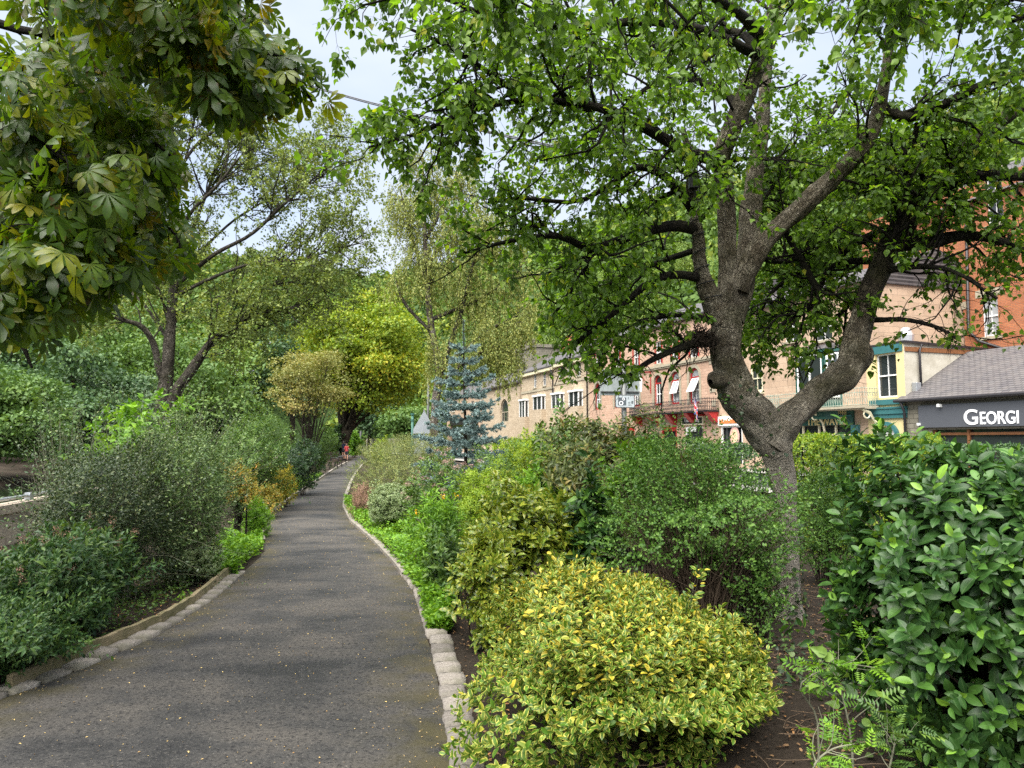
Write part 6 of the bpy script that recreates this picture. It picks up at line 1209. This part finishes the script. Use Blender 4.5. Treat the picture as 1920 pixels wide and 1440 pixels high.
# Union flag hanging from a pole on the balcony
fx_, fz_ = fl(1305, 758, -.85); fp = FO - ft * fx_ + fn * .85
fg = empty('flag', 'red, white and blue union flag hanging from a pole on the pub balcony', 'flag', (fp[0], fp[1], bz + .2), FROT)
mb = MB(); mb.tube([(-.55, .55, .05), (-.1, 0, .62), (.0, -.12, .8)], .02, 6); mb.build('pole', M_BLACK, fg)
def uj(u, v):
    X_, Y_ = (u - .5) * 2, (v - .5); ax, ay = abs(X_), abs(Y_)
    if ax < .1 or ay < .1: return 2
    if ax < .17 or ay < .17: return 1
    d = Y_ - X_ * .5; d2 = Y_ + X_ * .5
    if min(abs(d), abs(d2)) < .045: return 2
    if min(abs(d), abs(d2)) < .11: return 1
    return 0
mb = MB(); NU, NV = 44, 26
def fpnt(u, v): s = u * 1.55; return (-.08 + .45 * s - .06 * v, -.05 - .02 * math.sin(s * 6) * (1 + v) - .25 * u, .66 - .95 * v * (1 - .2 * u) - .75 * s * .62 + .03 * math.sin(s * 9 + v * 2))
for i in range(NU):
    for j in range(NV): mb.face([fpnt(i / NU, j / NV), fpnt((i + 1) / NU, j / NV), fpnt((i + 1) / NU, (j + 1) / NV), fpnt(i / NU, (j + 1) / NV)], uj((i + .5) / NU, (j + .5) / NV))
fo = mb.build('cloth', [plain('flag_blue', (.03, .05, .24), .8), plain('flag_white', (.75, .75, .75), .8), plain('flag_red', (.55, .03, .04), .8)], fg, smooth=True)
# red wall bracket with white hanging sign at the left of the pub balcony
hx, hz = fl(1215, 699); hp = FO - ft * hx
hgs = empty('hanging_sign', 'white hanging pub sign on a red iron bracket beside the arched windows', 'sign', (hp[0], hp[1], hz - 1.5), FROT); 
mb = MB(); mb.tube([(.4, -.02, 1.5), (.4, -1.5, 1.5)], .035, 6); mb.tube([(.4, -.05, 0), (.4, -.05, 1.55)], .03, 6); mb.tube([(.4, -.05, .3), (.4, -.9, 1.45)], .025, 6); mb.build('bracket', M_RED, hgs)
mb = MB(); mb.prism([(-1.35, .1), (-.75, .1), (-.7, .7), (-.75, 1.3), (-1.05, 1.42), (-1.35, 1.3), (-1.4, .7)], 'x', .37, .43); mb.build('board', M_WHITE, hgs)

# ---- stone terrace, two houses, and the church beyond
def terrace(pa, pb, label, ez, ridge, ups, lows, seed, uz, lz, mat, chim):
    global x0, x1
    x0, x1 = flx(pa, 0, 740), flx(pb, 0, 740) - .003; t_ = broot('terraced_house', label, 'house', x0); W = x1 - x0
    hs1 = [rect(c - w, c + w, *uz(c)) for c, w in ups]; hs2 = [rect(c - w, c + w, *lz(c)) for c, w in lows]
    mb = MB(); wall_front(mb, 0, W, 0, ez, hs1 + hs2, dep=.2); shell(mb, 0, W, ez, 8); mb.build('wall', mat, t_); rf = pitched(t_, 0, W, ez, ridge, 8, .35)
    mb = MB(); mb.box(-.05, W - .02, -.3, -.003, ez - .42, ez - .13); mb.build('eaves_board', M_CREAMP, t_)
    for r_ in hs1: window(t_, *r_, dep=.1, bars=(1, 1), sillm=M_LINTEL)
    zb = min(h[2] for h in hs1) - .3; mb = MB(); mb.box(0, W - .02, -.08, -.003, zb - .12, zb + .1); mb.build('string_course', M_LINTEL, t_)
    for a, b, c, d in hs2:
        pd = .45; MB().box(a - .12, b + .12, -pd, -.003, .3, c).build('bay_base', mat, t_)
        mb = MB(); mb.box(a - .2, b + .2, -pd - .1, -.003, d + .003, d + .18)
        for xx in (a - .12, (a + b) / 2 - .05, b + .02): mb.box(xx, xx + .1, -pd, -pd + .1, c + .003, d)
        mb.box(a - .12, a - .02, -.1, -.003, c + .003, d); mb.box(b + .02, b + .12, -.1, -.003, c + .003, d); bw = mb.build('bay_window', M_WHITE, t_); MB().box(a - .08, b + .08, -pd + .05, -.05, c + .006, d - .003).build('pane', M_GLASS, bw)
    pipe(t_, [(W - .25, -.33, ez - .3), (W - .25, -.1, ez - .9), (W - .25, -.08, 0)], .06)
    for cx_ in chim:
        mb = MB(); mb.box(cx_ - .9, cx_ + .9, 3.6, 4.4, ridge - .6, ridge + 1.1)
        for k in range(4): mb.tube([(cx_ - .65 + k * .43, 4, ridge + 1.103), (cx_ - .65 + k * .43, 4, ridge + 1.5)], .13, 8)
        mb.build('chimney', M_TERRA, rf)
    return t_
lin = lambda p0, a0, b0, p1, a1, b1: (lambda c: (a0 + (a1 - a0) * (c - p0) / (p1 - p0), b0 + (b1 - b0) * (c - p0) / (p1 - p0)))
terrace(1040, 1105, 'stone terraced house with three upper sash windows next to the pub', fl(1090, 668)[1], fl(1090, 668)[1] + 2.6, [(1051, 3.6), (1067, 3.8), (1085, 4)], [(1050, 7), (1084, 8)], 1, lin(1051, 688, 711, 1085, 680, 705), lin(1050, 740, 765, 1084, 735, 762), M_STONE2, [1.5])
terrace(978, 1040, 'stone terraced house with white bay windows at the far end of the row', fl(1020, 690)[1], fl(1020, 690)[1] + 2.3, [(1003, 2.6), (1021, 2.9)], [(986, 4.5), (1015, 7)], 2, lin(1003, 701, 727, 1021, 696, 723), lin(986, 752, 782, 1015, 744, 768), M_STONE2, [3.5])
# church
x0 = flx(905, 0, 740); x1 = flx(974, 0, 740); ch = broot('stone_church', 'small stone church with a dark-topped square tower glimpsed through the weeping birch', 'church', x0); W = x1 - x0
aw = rect(938, 953, 748, 792); ez = Z(945, 722)
mb = MB(); wall_front(mb, 0, W, 0, ez, [aw], dep=.3); spandrel(mb, aw[0], aw[1], aw[3], dep=.3); shell(mb, 0, W, ez, 12); mb.prism([(0 - .01, ez), (W + .01, ez), (W / 2, ez + 2.2)], 'y', .02, .3) if False else None; mb.build('wall', M_STONE2, ch)
window(ch, *aw, dep=.2, mat=M_LINTEL, bars=(2, 0), arch=True, fw=.15, sash=False); pitched(ch, 0, W, ez, ez + 2.0, 7, .4)
tz = Z(945, 655); mb = MB(); a, b = X(927, 690), X(962, 690); mb.box(a, b, 2.5, 2.5 + (b - a), ez - .5, tz); mb.box(a - .15, b + .15, 2.35, 2.65 + (b - a), tz, tz + .35)
for k in range(4): xx = a + (b - a) * k / 3.4; mb.box(xx, xx + .7, 2.35, 2.6, tz + .353, tz + 1.0)
mb.build('tower', M_STONE3, ch); mb = MB(); mb.box((a + b) / 2 - .5, (a + b) / 2 + .5, 2.46, 2.495, tz - 3.2, tz - 1.4); mb.build('louvre', M_GUTTER, ch)
x0 = flx(838, 0, 780); x1 = flx(903, 0, 780); sx = broot('stone_house', 'tan stone building with a dark shopfront behind the blue spruce', 'building', x0); W = x1 - x0; ez = Z(870, 742)
hl = [rect(c - 3, c + 3, 752, 772) for c in (850, 868, 886)]; lo = (rect(845, 896, 792, 818)[0], rect(845, 896, 792, 818)[1], .5, Z(870, 796))
mb = MB(); wall_front(mb, 0, W, 0, ez, hl + [lo], dep=.2); shell(mb, 0, W, ez, 8); mb.build('wall', M_STONE, sx); pitched(sx, 0, W, ez, ez + 2.5, 8)
for r_ in hl: window(sx, *r_, dep=.1, sillm=M_LINTEL)
mb = MB(); mb.box(lo[0] - .2, lo[1] + .2, -.1, -.003, lo[3], lo[3] + .9); mb.build('fascia', M_GUTTER, sx); mb = MB(); mb.face([(lo[0], .15, .5), (lo[1], .15, .5), (lo[1], .15, lo[3]), (lo[0], .15, lo[3])]); mb.build('shop_window', M_GLASS, sx)
# ---- road and pavement of the street
def street(name, o0, o1, z, mat):
    pts = [(-40, 0), (200, 0)]; V = []
    for u in (-40, 0, 60, 140): 
        for o_ in (o0, o1): p = FO + ft * u + fn * o_; V.append((p[0], p[1], z))
    tag(mesh_obj(name, np_mesh(name, np.array(V), [np.array([(0, 1, 3, 2), (2, 3, 5, 4), (4, 5, 7, 6)])]), mat), kind='structure')
M_ROAD = plain('road_asphalt', (.06, .06, .06), .9, .2); street('road', 2.6, 9.5, .02, M_ROAD); street('pavement', 0.02, 2.6, .13, plain('paving', (.25, .24, .22), .9, .2)); street('pavement', 9.5, 11, .13, plain('paving_far', (.24, .23, .21), .9, .2))
# ---- houses on the hill across the valley
def cottage(px, py0, py1, wpx, Y, label, mat, roofm):
    c = at(px, py1, Y); w = wpx * Y / F; h = (py1 - py0) * Y / F * .62; r_ = empty('hillside_house', label, 'house', (c[0], Y, c[2]), .25); mb = MB(); mb.box(-w / 2, w / 2, -w * .3, w * .3, -4, h); mb.prism([(-w * .3, h), (w * .3, h), (0, h * 1.6)], 'x', -w / 2, w / 2); mb.build('wall', mat, r_)
    mb = MB(); e = .25
    for s in (-1, 1): mb.face([(-w / 2 - e, s * (w * .3 + e), h - .2), (w / 2 + e, s * (w * .3 + e), h - .2), (w / 2 + e, 0, h * 1.6 + .12), (-w / 2 - e, 0, h * 1.6 + .12)])
    mb.box(w * .25, w * .36, -.4, .4, h * 1.3, h * 2.0); mb.build('roof', roofm, r_)
    for xx in (-w * .25, w * .2): mb = MB(); mb.box(xx - .5, xx + .5, -w * .3 - .03, -w * .3 - .003, h * .45, h * .8); mb.build('window', M_GLASS, r_)
M_WHITEW = plain('off_white_render', (.55, .54, .51), .9, .2, var=.12)
M_GREYROOF = plain('grey_roof', (.16, .16, .18), .8)
cottage(455, 694, 738, 44, 124, 'white gabled house among the trees across the river', M_WHITEW, M_GREYROOF); cottage(487, 640, 666, 34, 168, 'small white house with a grey roof, higher up the slope', M_WHITEW, M_GREYROOF)
cottage(1178, 572, 606, 44, 143, 'cream house with chimney on the hillside above the stone pub', M_CREAMP, M_GREYROOF)
# ================================================================== SIGNS, POSTS, BENCHES, PEOPLE
M_SIGNBACK = plain('weathered_sign_back', (.26, .29, .28), .6, .3, metal=.2, var=.25, scale=5)
M_POLE = plain('grey_pole', (.10, .105, .10), .5, .4, metal=.3, var=.2)
Y = 20.0; b = at(1172, 826, Y); z = lambda py: zat(py, Y)
rs = empty('road_sign', 'back of a large grey road sign on a pole behind the leatherleaf shrub', 'road sign', (b[0], Y, 0), math.radians(8))
mb = MB(); mb.tube([(0, .06, 0), (0, .06, z(690) + .12)], .075, 12); mb.build('pole', M_POLE, rs, smooth=True)
mb = MB(); x0, x1 = rad(1127 - 1172, Y), rad(1205 - 1172, Y); mb.box(x0, x1, .14, .165, z(741), z(692)); mb.build('panel', M_SIGNBACK, rs, bevel=.008)
mb = MB(); mb.box(x0 + .02, x1 - .02, .085, .138, z(700), z(698)); mb.box(x0 + .02, x1 - .02, .085, .138, z(735), z(733)); mb.build('rail', M_POLE, rs)
ps = empty('plate_sign', 'small square grey sign with white ring symbols fixed under the large road sign', 'sign', (b[0], Y - .10, z(765)), math.radians(8)); w = rad(19, Y); h = z(741) - z(765)
def rrect(w, h, r, k=5): return [(sx * (w - r) + r * math.cos(a), sz * (h - r) + r * math.sin(a)) for sx, sz, a0 in ((1, 1, 0), (-1, 1, 90), (-1, -1, 180), (1, -1, 270)) for a in [math.radians(a0 + 90 * i / k) for i in range(k + 1)]]
mb = MB(); mb.prism([(x, zz + h / 2) for x, zz in rrect(w, h / 2, .05)], 'y', 0, .02); mb.build('plate', M_POLE, ps)
mb = MB(); mb.prism([(x, zz + h / 2) for x, zz in rrect(w - .02, h / 2 - .02, .04)], 'y', -.004, -.001); mb.build('face', plain('pale_grey_face', (.36, .40, .41), .4), ps)
mb = MB(); mb.box(-w * .72, w * .1, -.008, -.0045, h * .2, h * .8); mb.build('symbol_panel', plain('slate_grey_print', (.075, .09, .10), .4), ps)
mb = MB()
for cx_, cz, r0 in ((-w * .42, h * .36, .062), (-w * .18, h * .68, .04)):
    for i in range(16): a0, a1 = 6.2832 * i / 16, 6.2832 * (i + 1) / 16; mb.prism([(cx_ + r_ * math.cos(a), cz + r_ * math.sin(a)) for r_, a in ((r0, a0), (r0, a1), (r0 * .6, a1), (r0 * .6, a0))], 'y', -.012, -.0085)
mb.build('ring_symbol', M_LETTER, ps)
mb = MB()
for x_, z_, w_, h_ in ((.3, .66, .06, .2), (.3, .42, .22, .035), (.3, .3, .22, .035), (.62, .34, .2, .2), (.3, .2, .35, .02)): mb.box(w * x_, w * (x_ + w_), -.008, -.0045, h * z_, h * (z_ + h_))
mb.build('print_marks', plain('grey_print', (.10, .115, .12), .4), ps)
def pole_thing(name, label, cat, px, ptop, Y, r, mat, extra=None):
    p = at(px, 826, Y); o = empty(name, label, cat, (p[0], Y, 0)); H = zat(ptop, Y); mb = MB(); mb.tube([(0, 0, 0), (0, 0, H)], [r * 1.15, r], 10); mb.build('post', mat, o, smooth=True)
    if extra: extra(o, H)
    return o
pole_thing('street_pole', 'tall thin dark pole left of the weeping birch', 'pole', 802, 712, 42, .075, M_POLE, lambda o, H: MB().tube([(0, 0, H), (0, 0, H + .12)], [.09, .05], 10).build('cap', M_POLE, o))
def tri(o, H):
    mb = MB(); mb.prism([(-.75, H - 1.35), (.75, H - 1.35), (0, H - .05)], 'y', -.05, -.03); mb.build('triangle_plate', plain('grey_plate', (.30, .33, .35), .5, var=.08), o); mb = MB(); mb.box(-.55, .55, -.05, -.03, H - 2.45, H - 1.42); mb.build('lower_plate', plain('grey_plate_lower', (.27, .30, .31), .5, var=.08), o)
pole_thing('warning_sign', 'back of a grey triangular warning sign beside the tall thin pole', 'road sign', 795, 768, 40, .05, M_POLE, tri)
def lampc(o, H):
    for z0, z1, r0, r1 in ((H, H + .1, .11, .11), (H - .35, H - .25, .10, .10), (H * .45, H * .5, .10, .10), (0, .5, .13, .11)): MB().tube([(0, 0, z0), (0, 0, z1)], [r0, r1], 10).build('ring', M_GREENP, o)
M_GREENP = plain('green_cast_iron', (.04, .13, .10), .5, .4, var=.15)
pole_thing('bollard_lamp', 'green cast-iron post in front of the yellow chestnut leaves', 'post', 773, 778, 40, .07, M_GREENP, lampc)
pole_thing('lamp_post', 'dark post beside the path by the distant people', 'post', 676, 808, 78, .12, M_BLACK)
pole_thing('lamp_post', 'thin lamp post with small lantern behind the weeping birch trunk', 'post', 821, 735, 60, .05, M_POLE, lambda o, H: MB().tube([(0, 0, H), (0, 0, H + .1), (0, 0, H + .5), (0, 0, H + .65)], [.06, .2, .26, .04], 8).build('lantern', M_POLE, o))
# pale stone wall far behind the path
wl0, wl1 = at(690, 826, 120), at(800, 826, 95); mb = MB(); d = wl1 - wl0; L_ = np.hypot(d[0], d[1]); fwall = empty('stone_wall', 'pale dry-stone wall with bushes closing the far end of the path', 'wall', (wl0[0], wl0[1], 0), math.atan2(d[1], d[0])); mb.box(0, L_, -.3, .3, -.2, 2.0); mb.build('wall_face', M_STONE3 if False else brick_mat('pale_rubble', (.40, .37, .31), (.28, .26, .22), (.16, .15, .12), .5, .25, .02), fwall)
rl = empty('railing_fence', 'low metal railing at the far end of the path', 'fence', at(664, 842, 74) * [1, 1, 0]); mb = MB()
for i in range(18): mb.box(-1 + i * .14, -.97 + i * .14, -.015, .015, 0, 1.1)
mb.box(-1, 1.45, -.02, .02, 1.1, 1.15); mb.build('bars', M_GALV, rl)
# benches
def make_bench():
    root = empty('park_bench', 'dark park bench beside the path, nearest of the row', 'bench', (0, 0, 0), 0, 'benches beside the path'); L = 1.7; M_BW = plain('dark_bench_timber', (.05, .032, .022), .7, .3, var=.3, scale=14)
    mb = MB()
    for i in range(4): mb.box(-L / 2, L / 2, -.42 + i * .115, -.32 + i * .115, .43, .46)
    mb.build('seat', M_BW, root, bevel=.006)
    mb = MB()
    for i in range(4): y = .06 + i * .035; zz = .52 + i * .105; mb.box(-L / 2, L / 2, y, y + .028, zz, zz + .085)
    mb.build('backrest', M_BW, root, bevel=.006)
    for sx in (-1, 1):
        x = sx * (L / 2 - .08); mb = MB(); mb.tube([(x, -.40, 0), (x, -.36, .22), (x, -.40, .42), (x, -.42, .62)], .03, 8); mb.tube([(x, .16, 0), (x, .05, .25), (x, .03, .43), (x, .18, .96)], .03, 8); mb.tube([(x, -.40, .41), (x, .04, .41)], .026, 8); mb.build('leg', M_BLACK, root)
        mb = MB(); mb.tube([(x, -.44, .63), (x, -.2, .66), (x, .1, .64)], .03, 8); mb.build('armrest', M_BLACK, root)
    return root
bn = make_bench()
for i, (p, lb) in enumerate([((618, 880.5), None), ((627, 876.8), 'middle dark park bench of the row beside the path'), ((636, 873.4), 'farthest dark park bench of the row, in front of the chestnut trunk')]):
    o = bn if i == 0 else copy_tree(bn); q = gp(*p); o.location = (q[0] - .25, q[1], 0.012); o.rotation_euler = (0, 0, math.radians(76))
    if lb: o['label'] = lb
# people
def person(label, loc, rz, top, low, skin, hair, low_z=.5, top_z=.62, arms=((.25, .1), (.25, .1)), stride=.12, H=1.66, group=None, female=True, seed=0):
    root = empty('person', label, 'person', loc, rz, group); s = H / 1.66
    J = {}; E = []; R = {}
    def j(n, p, r, par=None):
        J[n] = len(J); R[n] = (p, r)
        if par: E.append((J[par], J[n]))
    j('pelvis', (0, 0, .90), .125); j('waist', (0, -.01, 1.04), .105, 'pelvis'); j('chest', (0, 0, 1.24), .125, 'waist'); j('neck0', (0, 0, 1.38), .07, 'chest'); j('neck', (0, .005, 1.44), .05, 'neck0'); j('head', (0, -.01, 1.54), .085, 'neck'); j('crown', (0, .0, 1.61), .06, 'head')
    for sx, sd in ((-1, 'l'), (1, 'r')):
        st = stride * sx; fo, dn = arms[0 if sx < 0 else 1]
        j('hip' + sd, (sx * .085, 0, .86), .10, 'pelvis'); j('knee' + sd, (sx * .09, -st * .5 - .02, .47), .058, 'hip' + sd); j('calf' + sd, (sx * .09, -st * .7 + .01, .32), .056, 'knee' + sd); j('ankle' + sd, (sx * .09, -st, .08), .035, 'calf' + sd); j('toe' + sd, (sx * .095, -st - .14, .03), .03, 'ankle' + sd)
        j('sh' + sd, (sx * .16, 0, 1.35), .055, 'neck0'); j('el' + sd, (sx * .225, .02, 1.09), .04, 'sh' + sd); j('wr' + sd, (sx * (.22 - dn * .2), -fo, .88 + dn), .026, 'el' + sd); j('palm' + sd, (sx * (.22 - dn * .25), -fo - .03, .80 + dn), .03, 'wr' + sd)
        for k, (dx, l) in enumerate(((-.026, .075), (-.009, .085), (.009, .08), (.025, .065))): j('f%s%d' % (sd, k), (sx * (.22 - dn * .25), -fo - .03 + dx, .80 + dn - l), .009, 'palm' + sd)
        j('th' + sd, (sx * (.19 - dn * .25), -fo - .075, .79 + dn), .010, 'palm' + sd)
    me = bpy.data.meshes.new('body'); me.from_pydata([tuple(c * s for c in R[n][0]) for n in J], E, []); o = bpy.data.objects.new('body', me); link(o)
    sk = o.modifiers.new('skin', 'SKIN'); sk.use_smooth_shade = True
    for n, i in J.items(): v = me.skin_vertices[0].data[i]; v.radius = (R[n][1] * s * (1.25 if n in ('chest', 'pelvis', 'waist') else 1), R[n][1] * s * (.8 if n in ('chest', 'pelvis', 'waist') else 1)); v.use_root = (n == 'pelvis')
    sb = o.modifiers.new('sub', 'SUBSURF'); sb.levels = sb.render_levels = 1
    dg = bpy.context.evaluated_depsgraph_get(); m2 = bpy.data.meshes.new_from_object(o.evaluated_get(dg)); bpy.data.objects.remove(o)
    for m in (skin, top, low, M_BLACK): m2.materials.append(m)
    for p in m2.polygons:
        c = p.center / s; arm = abs(c.x) > .185; p.use_smooth = True
        p.material_index = 3 if c.z < .06 else (1 if (c.z > .93 and c.z < 1.40 and not (arm and c.z < 1.18)) else (2 if low_z < c.z <= .93 and not arm else 0))
    link(bpy.data.objects.new('body', m2), root)
    mb = MB(); hb = np.random.default_rng(seed); K = 10
    for i in range(K):
        for q in range(16):
            def hp(i, q): t = math.pi * .62 * i / K; a = 6.283 * q / 16; back = max(0, math.sin(a)); r_ = .105 * s * math.sin(max(.05, t) if t < 1.57 else 1.57); return (r_ * math.cos(a), .012 * s + r_ * math.sin(a) * 1.1, (1.55 + .105 * math.cos(t)) * s - back * (.16 if female else .02) * s * (i / K) ** 2)
            mb.face([hp(i, q), hp(i, q + 1), hp(i + 1, q + 1), hp(i + 1, q)])
    mb.build('hair', hair, root, smooth=True)
    return root
SK = plain('skin', (.50, .28, .19), .55, .3, var=.05); HD = plain('dark_hair', (.02, .014, .01), .6); HB = plain('brown_hair', (.09, .05, .03), .6)
C = lambda n, c: plain(n, c, .85, .2, var=.1)
navy, redc, denim, shorts, white, blue = C('navy_cloth', (.015, .018, .04)), C('red_cloth', (.36, .05, .05)), C('denim', (.06, .09, .16)), C('dark_shorts', (.03, .03, .035)), C('white_cloth', (.7, .7, .7)), C('pale_blue_cloth', (.25, .40, .55))
q = gp(644, 862.5); person('woman with dark hair in a navy top and short skirt standing by the chestnut trunk', q + [0, 0, .03], math.radians(170), navy, shorts, SK, HD, .62, stride=.05)
q = gp(649.5, 864); person('shorter person in a red top and shorts standing close beside the woman in navy', q + [0, 0, .03], math.radians(185), redc, shorts, SK, HB, .55, stride=.08, H=1.42, female=False)
for p, lb, t_, l_, sd in [((684, 839.5), 'distant walker in a bright red jacket and dark trousers', redc, shorts, 1), ((690, 838), 'distant walker in a pale blue shirt beside the red jacket', blue, denim, 2), ((678.5, 838.5), 'distant walker in dark clothes at the left of the group', navy, denim, 3), ((695, 838.5), 'distant walker in white at the right of the group', white, white, 4), ((681, 836.5), 'distant walker in a white shirt half hidden behind the red jacket', white, denim, 5)]:
    q = gp(*p); person(lb, q + [0, 0, .03], math.radians(170 + 20 * sd), t_, l_, SK, HD if sd % 2 else HB, .12, stride=.2 * (1 if sd % 2 else -1), H=1.7, female=sd % 2 == 0, seed=sd)
# overhead cable from the chestnut side to the birch
cab = empty('overhead_cable', 'thin dark twin cable crossing the sky between the chestnut and the birch', 'cable', at(-40, -90, 14)); A_, B_ = at(-40, -90, 14), at(1330, 330, 7.0)
for k in range(2):
    pts = [A_ + (B_ - A_) * t + np.array([0, 0, -.9 * 4 * t * (1 - t) * .55 - .02 * k]) - np.array(cab.location) for t in np.linspace(0, 1, 24)]; MB().tube(pts, .008, 5).build('wire', M_BLACK, cab)
lb = empty('junction_box', 'small dark cable box strapped to the left stem of the birch', 'box', at(1300, 345, 6.66)); mb = MB(); mb.box(-.045, .045, -.04, .02, -.05, .06); mb.box(-.05, .05, -.043, .02, .061, .075); mb.build('case', M_BLACK, lb, bevel=.006); MB().tube([(0, 0, -.05), (.03, -.02, -.2), (-.01, .02, -.32)], .006, 5).build('lead', M_BLACK, lb)
# light-string wire wound round the birch stems
wr_ = empty('wire', 'black light-string wire wound round the left stem of the birch', 'wire', at(1310, 480, 6.8)); pts = []
for t in np.linspace(.12, .72, 220):
    c_, tn = sample(P1[2:3], np.zeros(1, int), np.array([t])); r_ = np.interp(t, np.linspace(0, 1, R1.shape[1]), R1[2]) * 1.12 + .006; a = t * 85; pts.append(c_[0] + np.array([math.cos(a) * r_, math.sin(a) * r_, 0]) - np.array(wr_.location))
MB().tube(pts, .006, 4).build('loops', M_BLACK, wr_)
